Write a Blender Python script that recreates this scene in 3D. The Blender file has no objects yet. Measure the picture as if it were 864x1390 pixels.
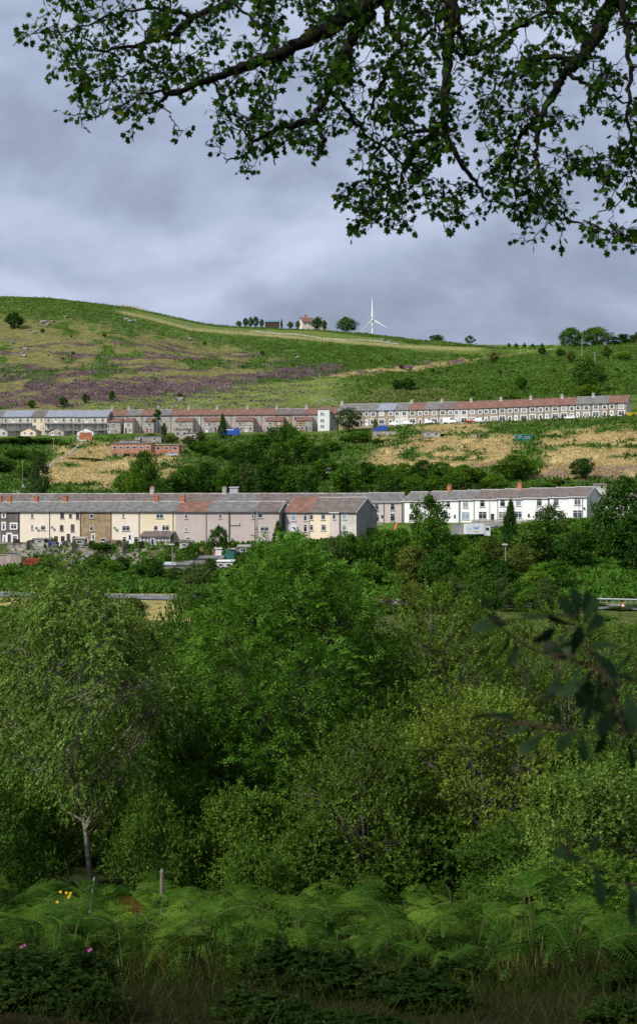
import bpy, math, random
import numpy as np
from mathutils import Vector, Matrix

F = 1800.0; CX = 432.0; CY = 650.0          # focal length of the lens in photo pixels, its axis
R = math.radians
rs = np.random.RandomState(7)
random.seed(7)
COL = bpy.context.scene.collection

# ------------------------------------------------------------------ tags
def tag(o, label=None, cat=None, group=None, kind=None):
    if label: o['label'] = label
    if cat: o['category'] = cat
    if group: o['group'] = group
    if kind: o['kind'] = kind
    return o
def empty(name, loc=(0, 0, 0), rz=0.0):
    o = bpy.data.objects.new(name, None); COL.objects.link(o)
    o.location = loc; o.rotation_euler = (0, 0, rz); o.empty_display_size = 0.2
    return o
def link(name, me, mat=None, parent=None):
    o = bpy.data.objects.new(name, me); COL.objects.link(o)
    if mat is not None and len(me.materials) == 0: me.materials.append(mat)
    if parent is not None: o.parent = parent
    return o
def copy_tree(o, parent=None):
    c = o.copy(); COL.objects.link(c); c.parent = parent
    for ch in list(o.children): copy_tree(ch, c)
    return c

# ------------------------------------------------------------------ numpy mesh
def np_mesh(name, V, faces, mat=None, rnd=None, smooth=False, col=None):
    """V (n,3); faces (m,k) array of equal size polygons or list of arrays"""
    me = bpy.data.meshes.new(name)
    V = np.asarray(V, dtype=np.float32)
    if isinstance(faces, np.ndarray): faces = [faces]
    faces = [np.asarray(f, dtype=np.int32) for f in faces if len(f)]
    me.vertices.add(len(V)); me.vertices.foreach_set('co', V.ravel())
    nl = sum(f.size for f in faces); npoly = sum(len(f) for f in faces)
    me.loops.add(nl); me.polygons.add(npoly)
    me.loops.foreach_set('vertex_index', np.concatenate([f.ravel() for f in faces]))
    tot = np.concatenate([np.full(len(f), f.shape[1], dtype=np.int32) for f in faces])
    st = np.concatenate([[0], np.cumsum(tot)[:-1]]).astype(np.int32)
    me.polygons.foreach_set('loop_start', st)
    try: me.polygons.foreach_set('loop_total', tot)
    except Exception: pass
    if smooth: me.polygons.foreach_set('use_smooth', np.ones(npoly, dtype=bool))
    if rnd is not None:
        a = me.attributes.new('rnd', 'FLOAT', 'POINT'); a.data.foreach_set('value', np.asarray(rnd, dtype=np.float32))
    if col is not None:
        a = me.attributes.new('col', 'FLOAT_COLOR', 'POINT')
        c4 = np.ones((len(V), 4), dtype=np.float32); c4[:, :3] = col
        a.data.foreach_set('color', c4.ravel())
    me.update(calc_edges=True); me.validate()
    if mat is not None: me.materials.append(mat)
    return me

def nrm(a): return a / np.maximum(np.linalg.norm(a, axis=-1, keepdims=True), 1e-9)

def leaf_mesh(name, P, D, N, S, tv, tf, mat, rnd):
    """stamp a leaf template (tv: k,3 with y along the leaf, z along its normal) at points P"""
    D = nrm(D); B = nrm(np.cross(D, N)); N2 = np.cross(B, D)
    tv = np.asarray(tv, dtype=float)
    n, k = len(P), len(tv)
    S = np.asarray(S).reshape(-1, 1, 1)
    V = P[:, None, :] + S * (tv[None, :, 0:1] * B[:, None, :] + tv[None, :, 1:2] * D[:, None, :] + tv[None, :, 2:3] * N2[:, None, :])
    out = []
    for f in ([tf] if isinstance(tf, np.ndarray) else tf):
        f = np.asarray(f); out.append((f[None] + (np.arange(n) * k)[:, None, None]).reshape(-1, f.shape[1]))
    return np_mesh(name, V.reshape(-1, 3), out, mat, np.repeat(rnd, k))

RHOMB = (np.array([[0, 0, 0], [.30, .45, .05], [0, 1, 0], [-.30, .45, .05]]), np.array([[0, 1, 2, 3]]))
NARROW = (np.array([[0, 0, 0], [.17, .42, .03], [0, 1, -.05], [-.17, .42, .03]]), np.array([[0, 1, 2, 3]]))
OVAL = (np.array([[0, 0, 0], [.26, .3, .06], [.27, .65, .06], [0, 1, 0], [-.27, .65, .06], [-.26, .3, .06]]), np.array([[0, 1, 2, 3], [0, 3, 4, 5]]))
def star_leaf():
    ang = [-78, -60, -38, -14, 12, 38, 62]       # lobed outline, right half from the stalk
    rad = [.18, .42, .30, .50, .33, .62, .40]
    pts = [(0, 0.02)]
    c = (0, .38)
    right = [(rad[i] * math.cos(R(ang[i])), c[1] + rad[i] * math.sin(R(ang[i]))) for i in range(7)]
    out = [(0, 0)] + right + [(0, 1.02)] + [(-x, y) for x, y in reversed(right)]
    v = [(0, .38, .06)] + [(x, y, -.05 * abs(x)) for x, y in out]
    n = len(out)
    f = [(0, 1 + i, 1 + (i + 1) % n) for i in range(n)]
    return np.array(v), np.array(f)
STAR = star_leaf()

# ------------------------------------------------------------------ noise
def _h(i, j, k, seed):
    x = (i * 374761393 + j * 668265263 + k * 1442695041 + seed * 974711) & 0xffffffff
    x = ((x ^ (x >> 13)) * 1274126177) & 0xffffffff
    x = x ^ (x >> 16)
    return (x & 0xffffff) / float(0xffffff)
def vnoise(x, y, z=0.0, seed=0):
    x, y = np.asarray(x, float), np.asarray(y, float); z = np.broadcast_to(np.asarray(z, float), x.shape)
    i, j, k = np.floor(x).astype(np.int64), np.floor(y).astype(np.int64), np.floor(z).astype(np.int64)
    u, v, w = x - i, y - j, z - k
    u, v, w = u * u * (3 - 2 * u), v * v * (3 - 2 * v), w * w * (3 - 2 * w)
    r = 0
    for a in (0, 1):
        for b in (0, 1):
            for c in (0, 1):
                r = r + _h(i + a, j + b, k + c, seed) * (u if a else 1 - u) * (v if b else 1 - v) * (w if c else 1 - w)
    return r
def fbm(x, y, z=0.0, seed=0, oct=4):
    s = 0; a = 1.0; t = 0; f = 1.0
    for o in range(oct):
        s = s + a * vnoise(np.asarray(x) * f, np.asarray(y) * f, np.asarray(z) * f, seed + o); t += a; a *= .5; f *= 2.03
    return s / t
def sstep(a, b, x):
    t = np.clip((x - a) / (b - a), 0, 1); return t * t * (3 - 2 * t)

# ------------------------------------------------------------------ materials
def mat(name):
    m = bpy.data.materials.new(name); m.use_nodes = True
    nt = m.node_tree; nt.nodes.clear()
    o = nt.nodes.new('ShaderNodeOutputMaterial')
    return m, nt, o
def N(nt, t, **kw):
    n = nt.nodes.new(t)
    for k, v in kw.items():
        if k.startswith('i_'): n.inputs[k[2:].replace('_', ' ')].default_value = v
        else: setattr(n, k, v)
    return n
def L(nt, a, b): nt.links.new(a, b)
def c4(c): return (c[0], c[1], c[2], 1.0)
def ramp(nt, fac, stops):
    r = nt.nodes.new('ShaderNodeValToRGB')
    e = r.color_ramp.elements
    e[0].position, e[0].color = stops[0][0], c4(stops[0][1])
    e[1].position, e[1].color = stops[-1][0], c4(stops[-1][1])
    for p, c in stops[1:-1]:
        x = e.new(p); x.color = c4(c)
    L(nt, fac, r.inputs[0]); return r.outputs[0]
def mul(nt, a, b, fac=1.0, mode='MULTIPLY'):
    m = nt.nodes.new('ShaderNodeMix'); m.data_type = 'RGBA'; m.blend_type = mode
    m.inputs[0].default_value = fac
    for s, v in ((6, a), (7, b)):
        if isinstance(v, tuple): m.inputs[s].default_value = c4(v)
        else: L(nt, v, m.inputs[s])
    return m.outputs[2]

def foliage(name, dark, mid, light, transl=.35, gloss=.06, odd=None, patch=.6, pscale=1.2, sat=1.04):
    """leaf material: per-leaf tone, clump tone in object space, shift per tree"""
    m, nt, o = mat(name)
    a = N(nt, 'ShaderNodeAttribute', attribute_name='rnd')
    stops = [(0.0, dark), (.5, mid), (.93, light)]
    if odd: stops = [(0.0, dark), (.45, mid), (.9, light), (.965, light), (.975, odd)]
    col = ramp(nt, a.outputs['Fac'], stops)
    tc = N(nt, 'ShaderNodeTexCoord')
    no = N(nt, 'ShaderNodeTexNoise'); no.inputs['Scale'].default_value = pscale; no.inputs['Detail'].default_value = 2
    L(nt, tc.outputs['Object'], no.inputs['Vector'])
    g = ramp(nt, no.outputs[0], [(.3, (1 - patch * .6,) * 3), (.7, (1 + patch * .4,) * 3)])
    col = mul(nt, col, g)
    oi = N(nt, 'ShaderNodeObjectInfo')
    hv = N(nt, 'ShaderNodeHueSaturation'); hv.inputs['Saturation'].default_value = sat
    mr = N(nt, 'ShaderNodeMapRange'); mr.inputs['To Min'].default_value = .496; mr.inputs['To Max'].default_value = .520
    L(nt, oi.outputs['Random'], mr.inputs['Value']); L(nt, mr.outputs[0], hv.inputs['Hue'])
    mr2 = N(nt, 'ShaderNodeMapRange'); mr2.inputs['To Min'].default_value = 1.25; mr2.inputs['To Max'].default_value = .75
    L(nt, oi.outputs['Random'], mr2.inputs['Value']); L(nt, mr2.outputs[0], hv.inputs['Value'])
    L(nt, col, hv.inputs['Color']); col = hv.outputs[0]
    d = N(nt, 'ShaderNodeBsdfDiffuse'); L(nt, col, d.inputs[0])
    t = N(nt, 'ShaderNodeBsdfTranslucent'); tcq = mul(nt, col, (1.15, 1.2, .6)); L(nt, tcq, t.inputs[0])
    mx = N(nt, 'ShaderNodeMixShader'); mx.inputs[0].default_value = transl
    L(nt, d.outputs[0], mx.inputs[1]); L(nt, t.outputs[0], mx.inputs[2])
    gl = N(nt, 'ShaderNodeBsdfGlossy'); gl.inputs['Roughness'].default_value = .5; gl.inputs['Color'].default_value = (.6, .72, .5, 1)
    m2 = N(nt, 'ShaderNodeMixShader'); m2.inputs[0].default_value = gloss * .15
    L(nt, mx.outputs[0], m2.inputs[1]); L(nt, gl.outputs[0], m2.inputs[2])
    L(nt, m2.outputs[0], o.inputs[0]); return m

def rough(name, c1, c2, scale=3, detail=6, rough=.85, bump=0.0, stretch=(1, 1, 1), streak=0.0, spec=.2, objvar=0.0, metal=0.0):
    m, nt, o = mat(name)
    tc = N(nt, 'ShaderNodeTexCoord'); mp = N(nt, 'ShaderNodeMapping'); mp.inputs['Scale'].default_value = stretch
    L(nt, tc.outputs['Object'], mp.inputs[0])
    no = N(nt, 'ShaderNodeTexNoise'); no.inputs['Scale'].default_value = scale; no.inputs['Detail'].default_value = detail
    L(nt, mp.outputs[0], no.inputs['Vector'])
    col = ramp(nt, no.outputs[0], [(.3, c1), (.7, c2)])
    if streak:
        mp2 = N(nt, 'ShaderNodeMapping'); mp2.inputs['Scale'].default_value = (.9, .9, .25); L(nt, tc.outputs['Object'], mp2.inputs[0])
        n2 = N(nt, 'ShaderNodeTexNoise'); n2.inputs['Scale'].default_value = 1.0; n2.inputs['Detail'].default_value = 5; L(nt, mp2.outputs[0], n2.inputs['Vector'])
        g = ramp(nt, n2.outputs[0], [(.35, (1 - streak, 1 - streak, 1 - streak * 1.1)), (.62, (1, 1, 1))]); col = mul(nt, col, g)
    if objvar:
        oi = N(nt, 'ShaderNodeObjectInfo'); g = ramp(nt, oi.outputs['Random'], [(0, (1 - objvar,) * 3), (1, (1 + objvar,) * 3)]); col = mul(nt, col, g)
    b = N(nt, 'ShaderNodeBsdfPrincipled'); b.inputs['Roughness'].default_value = rough
    b.inputs['Specular IOR Level'].default_value = spec; b.inputs['Metallic'].default_value = metal
    L(nt, col, b.inputs['Base Color'])
    if bump:
        bp = N(nt, 'ShaderNodeBump'); bp.inputs['Strength'].default_value = bump; bp.inputs['Distance'].default_value = .05
        L(nt, no.outputs[0], bp.inputs['Height']); L(nt, bp.outputs[0], b.inputs['Normal'])
    L(nt, b.outputs[0], o.inputs[0]); return m

def coursed(name, c1, c2, mortar, bw, bh, ms=.02, rot='XZ', tint=.35, streak=.15):
    """brick / stone / slate courses laid out in the object's own metres"""
    m, nt, o = mat(name)
    tc = N(nt, 'ShaderNodeTexCoord'); sp = N(nt, 'ShaderNodeSeparateXYZ'); L(nt, tc.outputs['Object'], sp.inputs[0])
    ad = N(nt, 'ShaderNodeMath', operation='ADD'); L(nt, sp.outputs[0], ad.inputs[0]); L(nt, sp.outputs[1], ad.inputs[1])
    cb = N(nt, 'ShaderNodeCombineXYZ')
    L(nt, ad.outputs[0] if rot == 'XZ' else sp.outputs[0], cb.inputs[0]); L(nt, sp.outputs[2], cb.inputs[1])
    br = N(nt, 'ShaderNodeTexBrick'); br.inputs['Scale'].default_value = 1
    br.inputs['Brick Width'].default_value = bw; br.inputs['Row Height'].default_value = bh; br.inputs['Mortar Size'].default_value = ms
    br.inputs['Color1'].default_value = c4(c1); br.inputs['Color2'].default_value = c4(c2); br.inputs['Mortar'].default_value = c4(mortar)
    L(nt, cb.outputs[0], br.inputs['Vector'])
    no = N(nt, 'ShaderNodeTexNoise'); no.inputs['Scale'].default_value = .9; no.inputs['Detail'].default_value = 7; L(nt, tc.outputs['Object'], no.inputs['Vector'])
    g = ramp(nt, no.outputs[0], [(.3, (1 - tint,) * 3), (.7, (1 + tint * .7,) * 3)])
    col = mul(nt, br.outputs[0], g)
    b = N(nt, 'ShaderNodeBsdfPrincipled'); b.inputs['Roughness'].default_value = .8; b.inputs['Specular IOR Level'].default_value = .25
    L(nt, col, b.inputs['Base Color']); L(nt, b.outputs[0], o.inputs[0]); return m

def plain(name, c, rough_=.6, spec=.3, metal=0.0):
    return rough(name, tuple(x * .88 for x in c), tuple(min(x * 1.1, 1) for x in c), 2.5, 5, rough_, 0, (1, 1, 1), 0, spec, 0, metal)

# ------------------------------------------------------------------ terrain
# (distance, height) tables along viewing columns of the valley; heights are relative to the camera
def Y(py, d): return (CY - py) / F * d
NEAR = [(-60, .6), (-10, -.9), (0, -1.7), (5, -2.5), (8, -3.35), (12, -4.6), (16, -5.9), (20, -7.0), (25, -8.0), (40, -11.5), (70, -16.2), (120, -19.6), (160, -19.4)]
SKY = [(-900, 425), (-300, 404), (0, 403), (60, 405), (110, 410), (180, 418), (230, 429), (270, 438), (300, 442), (340, 444), (430, 447), (480, 453), (530, 459), (560, 465), (600, 467), (690, 471), (750, 471), (864, 472), (1200, 470), (1800, 480)]
def tab(px):
    py = np.interp(px, [p[0] for p in SKY], [p[1] for p in SKY])
    dc = np.interp(px, [-300, 0, 200, 432, 560, 864, 1500], [1080, 1060, 1020, 990, 950, 900, 900])
    rd = np.interp(px, [0, 864], [203, 182])
    l2 = np.interp(px, [-300, 0, 383, 546, 795, 1000], [310, 308, 296, 292, 268, 262])
    l2z = np.interp(px, [0, 380, 520, 795], [-11.0, -10.8, -9.8, -8.7])
    l1 = np.interp(px, [-100, 0, 378, 483, 560], [280, 278, 262, 258, 0])
    u = np.interp(px, [-300, 0, 432, 560, 850, 1200], [505, 503, 500, 488, 456, 440])
    uz = np.interp(px, [0, 147, 432, 560, 700, 850], [Y(592, 503), Y(589, 503), Y(586, 500), Y(577, 488), Y(573, 472), Y(566, 456)])
    t = list(NEAR) + [(rd - 7, -17.9), (rd + 6, -17.7)]
    if px < 500:
        w = np.interp(px, [383, 500], [1, 0])
        t += [(l1 - 36, -17.5 * w - 16.0 * (1 - w)), (l1 - 20, -16.9 * w - 14.5 * (1 - w)), (l1 - 12.6, -15.8 * w - 13.4 * (1 - w)), (l1 - 10, -13.7 * w - 12.6 * (1 - w)), (l1 - 4, -13.3 * w - 12.0 * (1 - w)), (l1, -13.2 * w + -11.6 * (1 - w)), (l2 - 12, -12.6 * w - 10.6 * (1 - w)), (l2, l2z)]
    else:
        t += [(l2 - 40, l2z - 5.2), (l2 - 14, l2z - 1.5), (l2 - 9, l2z - .05), (l2, l2z)]
    t += [(l2 + 12, l2z + .9), (l2 + 45, l2z + 7.0)]
    t += [(u - 70, uz - 9.0), (u - 18, uz - 1.6), (u - 8, uz - .1), (u, uz), (u + 10, uz + .5), (u + 32, uz + 5.5)]
    zc = Y(py, dc); z0 = uz + 5.5; d0 = u + 32
    for f, g in ((.2, .20), (.4, .42), (.6, .645), (.8, .85), (.92, .955)):
        t.append((d0 + (dc - d0) * f, z0 + (zc - z0) * g))
    t += [(dc, zc), (dc + 60, zc + 2.2), (dc + 300, zc + 6), (2300, 236), (2700, 246), (5000, 260), (9500, 240)]
    return np.array([p[0] for p in t], float), np.array([p[1] for p in t], float)
TPX = np.concatenate([np.arange(-900, -60, 60), np.arange(-60, 924, 12), np.arange(924, 1900, 60)]).astype(float)
TD = np.concatenate([np.arange(-60, 300, 1.0), np.arange(300, 1200, 2.0), np.geomspace(1200, 9500, 120)])
TZ = np.zeros((len(TPX), len(TD)))
for i, px in enumerate(TPX):
    a, b = tab(px); TZ[i] = np.interp(TD, a, b)
def _smooth(A, n, ax):
    k = np.array([1, 2, 1]) / 4.0
    for _ in range(n):
        P = np.pad(A, [(1, 1) if q == ax else (0, 0) for q in range(2)], mode='edge')
        A = k[0] * np.take(P, range(0, A.shape[ax]), ax) + k[1] * np.take(P, range(1, A.shape[ax] + 1), ax) + k[2] * np.take(P, range(2, A.shape[ax] + 2), ax)
    return A
near_part = _smooth(TZ, 3, 1); far_part = _smooth(TZ, 14, 1)
wm = sstep(500, 620, TD)[None, :]
TZ = near_part * (1 - wm) + far_part * wm
TZ = _smooth(TZ, 1, 0)
def ground(x, y):
    x = np.asarray(x, float); y = np.asarray(y, float)
    px = np.clip(CX + F * x / np.maximum(y, 60), TPX[0], TPX[-1] - 1e-3); d = np.clip(y, TD[0], TD[-1] - 1e-3)
    i = np.clip(np.searchsorted(TPX, px, side='right') - 1, 0, len(TPX) - 2); j = np.clip(np.searchsorted(TD, d, side='right') - 1, 0, len(TD) - 2)
    u = (px - TPX[i]) / (TPX[i + 1] - TPX[i]); v = (d - TD[j]) / (TD[j + 1] - TD[j])
    z = TZ[i, j] * (1 - u) * (1 - v) + TZ[i + 1, j] * u * (1 - v) + TZ[i, j + 1] * (1 - u) * v + TZ[i + 1, j + 1] * u * v
    w = sstep(530, 640, d) * (1 - .75 * sstep(850, 1000, d))
    z = z + w * (fbm(x / 70, y / 70, 0, 3, 3) - .5) * 9 + w * (fbm(x / 14, y / 14, 0, 5, 3) - .5) * 2.6
    w2 = sstep(315, 340, d) * (1 - sstep(440, 470, d))
    z = z + w2 * (fbm(x / 16, y / 16, 0, 9, 3) - .5) * 2.6
    w3 = (1 - sstep(150, 180, d)) * sstep(3, 12, np.abs(d))
    z = z + w3 * (fbm(x / 3, y / 3, 0, 11, 3) - .5) * .5
    return z
def gz(x, y): return float(ground(np.array([x]), np.array([y]))[0])
def hit(px, py, d0=520.0, d1=1150.0):
    """where the sight line through a photo pixel meets the slope"""
    d = np.arange(d0, d1, 1.0); x = (px - CX) / F * d
    k = np.nonzero(ground(x, d) >= (CY - py) / F * d)[0]
    dd = float(d[k[0]]) if len(k) else d1 - 100
    return (px - CX) / F * dd, dd
def W(px, py, d): return ((px - CX) / F * d, d, (CY - py) / F * d)

# ---- cover on the slopes: which plant grows where
C_BRACK = np.array([.054, .100, .019]); C_BRACK2 = np.array([.074, .132, .026]); C_MOOR = np.array([.145, .145, .055]); C_HEATH = np.array([.115, .072, .088])
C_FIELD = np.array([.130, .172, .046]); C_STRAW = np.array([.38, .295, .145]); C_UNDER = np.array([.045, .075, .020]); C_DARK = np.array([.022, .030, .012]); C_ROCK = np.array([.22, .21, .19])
def box(px, py, x0, x1, y0, y1, sx=14, sy=5):
    return sstep(x0 - sx, x0 + sx, px) * (1 - sstep(x1 - sx, x1 + sx, px)) * sstep(y0 - sy, y0 + sy, py) * (1 - sstep(y1 - sy, y1 + sy, py))
def cover(x, y, z):
    """returns colour and the weights bracken, heather, straw"""
    d = np.maximum(y, 1); px0 = CX + F * x / d; py0 = CY - F * z / d
    nA = fbm(x / 30, y / 45, 0, 21, 4) - .5; nB = fbm(x / 9, y / 14, 0, 31, 4) - .5; nC = fbm(x / 3, y / 4, 0, 41, 3) - .5
    px = px0 + nA * 90; py = py0 + nA * 10 + nB * 14
    n = len(x); col = np.tile(C_UNDER, (n, 1)); br = np.full(n, .6); he = np.zeros(n); st = np.zeros(n)
    def lay(w, c):
        nonlocal col
        w = np.clip(w, 0, 1)[:, None]; col = col * (1 - w) + np.asarray(c) * w
    hill = sstep(535, 560, d)
    # base of the hill: rough moor, bracken to the right and along the top
    cr = np.interp(px0, [p[0] for p in SKY], [p[1] for p in SKY])
    below = py0 - cr
    moor = hill * (1 - sstep(330, 440, px + (py0 - 470) * -1.2))
    bw = hill * np.clip(sstep(330, 430, px) + (1 - sstep(16, 34, below + nB * 30)) * .9 + sstep(.02, .14, nB + nA * .7) * .9, 0, 1)
    lay(hill, C_FIELD); lay(moor, C_MOOR * (1 + nC[:, None] * .5))
    lay(bw, C_BRACK * (1 + nC[:, None] * 1.1 + nB[:, None] * .8)); br = np.where(hill > .5, bw, br)
    # lighter bracken mottling
    lay(bw * sstep(.02, .2, nC + nB * .5) * .6, C_BRACK2)
    # heather
    hb = moor * .8 * sstep(448, 474, py) * sstep(-.03, .12, (fbm(x / 22, y / 7, 0, 51, 4) - .5) + .12 * sstep(500, 535, py0) - .05) * (1 - bw * .6)
    hb = np.maximum(hb, hill * box(px, py, -200, 205, 519, 552, 30, 6) * sstep(-.08, .10, nB + .02) * .9)
    line = 548 - (px0 - 110) * .10
    band = hill * (1 - sstep(4, 10, np.abs(py0 - (line - 13) + nB * 16))) * sstep(90, 150, px0) * (1 - sstep(440, 480, px0)) * sstep(-.2, .05, nC)
    hb = np.maximum(hb, band); lay(hb * .95, C_HEATH * (1 + nC[:, None] * .9)); he = hb * hill; br = br * (1 - hb)
    # pasture strip above the upper terrace, and beyond the shoulder
    fld = hill * sstep(0, 5, py0 - (line - 3) + nB * 8) * sstep(105, 125, px0) * (1 - sstep(430, 520, px0))
    lay(fld, C_FIELD * (1 + nB[:, None] * .5)); br = br * (1 - fld)
    fl2 = hill * sstep(150, 190, px0) * (1 - sstep(10, 14, below + nC * 4)) * (1 - sstep(640, 700, px0)) * sstep(2, 3, below); lay(fl2 * .9, C_FIELD * .95); br = br * (1 - fl2)
    edge = np.interp(px0, [150, 200, 260, 340, 430, 540, 640], [421, 431, 447, 453, 461, 470, 474])
    ye = hill * (1 - sstep(1.0, 3.0, np.abs(py0 - edge))) * sstep(150, 170, px0) * (1 - sstep(640, 660, px0)); lay(ye * .8, (.26, .24, .11)); br = br * (1 - ye)
    fr = hill * box(px, py, 690, 770, 470, 478, 10, 2); lay(fr, C_FIELD * 1.3)
    s1 = hill * box(px0 + (py0 - 498) * 6, py + (px0 - 555) * .09, 512, 600, 494, 503, 12, 3); lay(s1 * sstep(-.15, .05, nC + .05), (.27, .22, .10)); lay(s1 * sstep(.02, .1, nB), C_HEATH); br = br * (1 - s1)
    md = hill * box(px, py, 490, 620, 529, 549, 22, 5); lay(md * .75, (.12, .11, .045)); br = br * (1 - md * .6)
    # mid slope between the terraces
    mid = sstep(312, 325, d) * (1 - hill)
    lay(mid, C_BRACK * 1.05 * (1 + nC[:, None]))
    lay(mid * sstep(.0, .12, nB), C_FIELD * .75)
    sw = mid * np.maximum(box(px, py, 68, 250, 602, 662, 14, 6) * sstep(-.16, -.04, nB),
                          np.maximum(box(px, py, 515, 700, 590, 640, 18, 5), box(px, py, 735, 1000, 583, 652, 12, 4)))
    sw = np.maximum(sw, mid * box(px, py, 560, 650, 577, 584, 10, 3))
    sw = sw * sstep(-.26, -.06, nB + nC * .5)
    lay(sw, C_STRAW * (1 + nC[:, None] * .5 + nB[:, None] * .5)); st = sw; br = br * (1 - sw)
    hh = mid * box(px, py, 735, 1000, 634, 652, 20, 4) * sstep(-.05, .08, nB); hh = np.maximum(hh, mid * box(px, py, 640, 690, 628, 645, 14, 4) * sstep(0, .1, nB)); lay(hh * .8, C_HEATH); he = np.maximum(he, hh); br = br * (1 - hh)
    # lower slopes and the river flat
    lo = sstep(198, 203, d + (px0 - 0) * .024) * (1 - sstep(300, 312, d)); lay(lo, C_BRACK2 * .9 * (1 + nC[:, None])); br = np.where(lo > .5, .9, br)
    gd = sstep(238, 243, d) * (1 - sstep(285, 290, d)) * (1 - sstep(375, 400, px0)); lay(gd * .85, np.array([.085, .095, .040]) * (1 + nC[:, None] * 1.2)); lay(gd * sstep(.0, .1, nC), (.24, .22, .18))
    vg = (1 - sstep(203, 207, d)) * sstep(150, 165, d) * (1 - .9 * sstep(250, 300, px0)); lay(vg, np.array([.30, .26, .10]) * (1 + nC[:, None] * .5)); br = br * (1 - vg)
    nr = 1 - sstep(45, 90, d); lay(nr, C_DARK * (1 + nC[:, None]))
    dg = 1 - sstep(12.5, 15.5, d + nC * 3); lay(dg, (.022, .020, .010))  # the maple's shade is put into the colour of the nearest soil
    rk = hill * sstep(.20, .25, nC + nB * .4) * sstep(.05, .12, nA) * moor; lay(rk * .8, C_ROCK * .7)
    return np.clip(col, .005, 1), np.clip(br, 0, 1), he, st

def build_terrain():
    pxs = np.concatenate([np.linspace(-900, -70, 60), np.linspace(-66, 930, 640), np.linspace(940, 1890, 60)])
    ds = np.concatenate([np.linspace(-60, 0, 24), np.linspace(.5, 40, 110), np.linspace(41, 180, 90), np.linspace(181, 330, 110), np.linspace(331, 500, 150), np.linspace(502, 1120, 330), np.geomspace(1140, 9500, 40)])
    PX, D = np.meshgrid(pxs, ds, indexing='ij')
    X = (PX - CX) / F * np.maximum(D, 60); Yv = D
    x, y = X.ravel(), Yv.ravel(); z = ground(x, y)
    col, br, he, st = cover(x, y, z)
    ni, nj = PX.shape; idx = np.arange(ni * nj).reshape(ni, nj)
    f = np.stack([idx[:-1, :-1], idx[1:, :-1], idx[1:, 1:], idx[:-1, 1:]], -1).reshape(-1, 4)
    m, nt, o = mat('slope_ground')
    a = N(nt, 'ShaderNodeAttribute', attribute_name='col')
    tc = N(nt, 'ShaderNodeTexCoord'); n1 = N(nt, 'ShaderNodeTexNoise'); n1.inputs['Scale'].default_value = .55; n1.inputs['Detail'].default_value = 8; n1.inputs['Roughness'].default_value = .7
    L(nt, tc.outputs['Object'], n1.inputs['Vector'])
    g = ramp(nt, n1.outputs[0], [(.32, (.5, .5, .5)), (.68, (1.5, 1.45, 1.4))])
    c = mul(nt, a.outputs['Color'], g)
    b = N(nt, 'ShaderNodeBsdfDiffuse'); L(nt, c, b.inputs[0])
    bp = N(nt, 'ShaderNodeBump'); bp.inputs['Strength'].default_value = .6; bp.inputs['Distance'].default_value = .6
    L(nt, n1.outputs[0], bp.inputs['Height']); L(nt, bp.outputs[0], b.inputs['Normal']); L(nt, b.outputs[0], o.inputs[0])
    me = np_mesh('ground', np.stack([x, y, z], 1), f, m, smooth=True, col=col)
    tag(link('ground', me), kind='structure')
build_terrain()

# scatter real tufts over the slopes
def scatter(n, d0, d1, weight, seed, px0=-60, px1=924):
    r = np.random.RandomState(seed)
    d = np.sqrt(r.uniform(d0 ** 2, d1 ** 2, n)) if d1 / d0 < 1.5 else 1 / r.uniform(1 / d1, 1 / d0, n)
    px = r.uniform(px0, px1, n); x = (px - CX) / F * d; z = ground(x, d)
    col, br, he, st = cover(x, d, z)
    w = {'br': br, 'he': he, 'st': st}[weight]
    k = r.rand(n) < w
    return np.stack([x, d, z], 1)[k], r
def tufts(name, P, r, size, m, tpl, up=.5, per=3, spread=.5):
    n = len(P)
    P = np.repeat(P, per, 0) + r.normal(0, spread, (n * per, 3)) * np.array([1, 1, .15])
    P[:, 2] += size * .15
    n = len(P)
    Dd = nrm(r.normal(0, 1, (n, 3)) + np.array([0, 0, up])); Nn = nrm(r.normal(0, .6, (n, 3)) + np.array([0, -.25, 1]))
    S = size * r.uniform(.5, 1.4, n)
    return link(name, leaf_mesh(name, P, Dd, Nn, S, tpl[0], tpl[1], m, np.clip(r.rand(n), 0, 1)))
M_BR = foliage('bracken_far', (.044, .085, .016), (.066, .120, .022), (.096, .165, .032), .2, .03, None, .5, .12)
M_BRM = foliage('bracken_bank', (.045, .10, .014), (.085, .17, .024), (.125, .225, .038), .25, .03, (.16, .09, .04), .5, .2)
M_HE = foliage('heather', (.060, .048, .035), (.115, .066, .090), (.175, .105, .145), .1, .0, (.10, .12, .04), .5, .12, .85)
M_ST = foliage('dry_grass', (.26, .20, .095), (.38, .30, .145), (.50, .405, .21), .2, .0, None, .4, .2)
P, r = scatter(110000, 535, 1080, 'br', 101)
dcr = np.interp(CX + F * P[:, 0] / P[:, 1], [0, 200, 432, 560, 864], [1060, 1020, 990, 950, 900]); P = P[(P[:, 1] < dcr - 45) | (r.rand(len(P)) < .12)]; tag(tufts('bracken', P, r, .85, M_BR, OVAL, .5, 2, .8), 'bracken covering the upper hillside', 'bracken', kind='stuff')
P, r = scatter(45000, 535, 800, 'he', 102, -60, 480)
tag(tufts('heather', P, r, .6, M_HE, OVAL, 1.2, 3, .6), 'purple heather patches on the hillside', 'heather', kind='stuff')
P, r = scatter(36000, 312, 478, 'br', 103); tag(tufts('undergrowth', P, r, .8, M_BR, OVAL, .8, 3, .7), 'green undergrowth on the slope between the terraces', 'undergrowth', kind='stuff')
P, r = scatter(40000, 315, 470, 'st', 104, 40, 924); tag(tufts('dry_grass', P, r, .5, M_ST, NARROW, 2.2, 4, .5), 'tall straw coloured grass on the slope below the upper terrace', 'grass', kind='stuff')
P, r = scatter(60000, 190, 266, 'br', 105)
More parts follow.
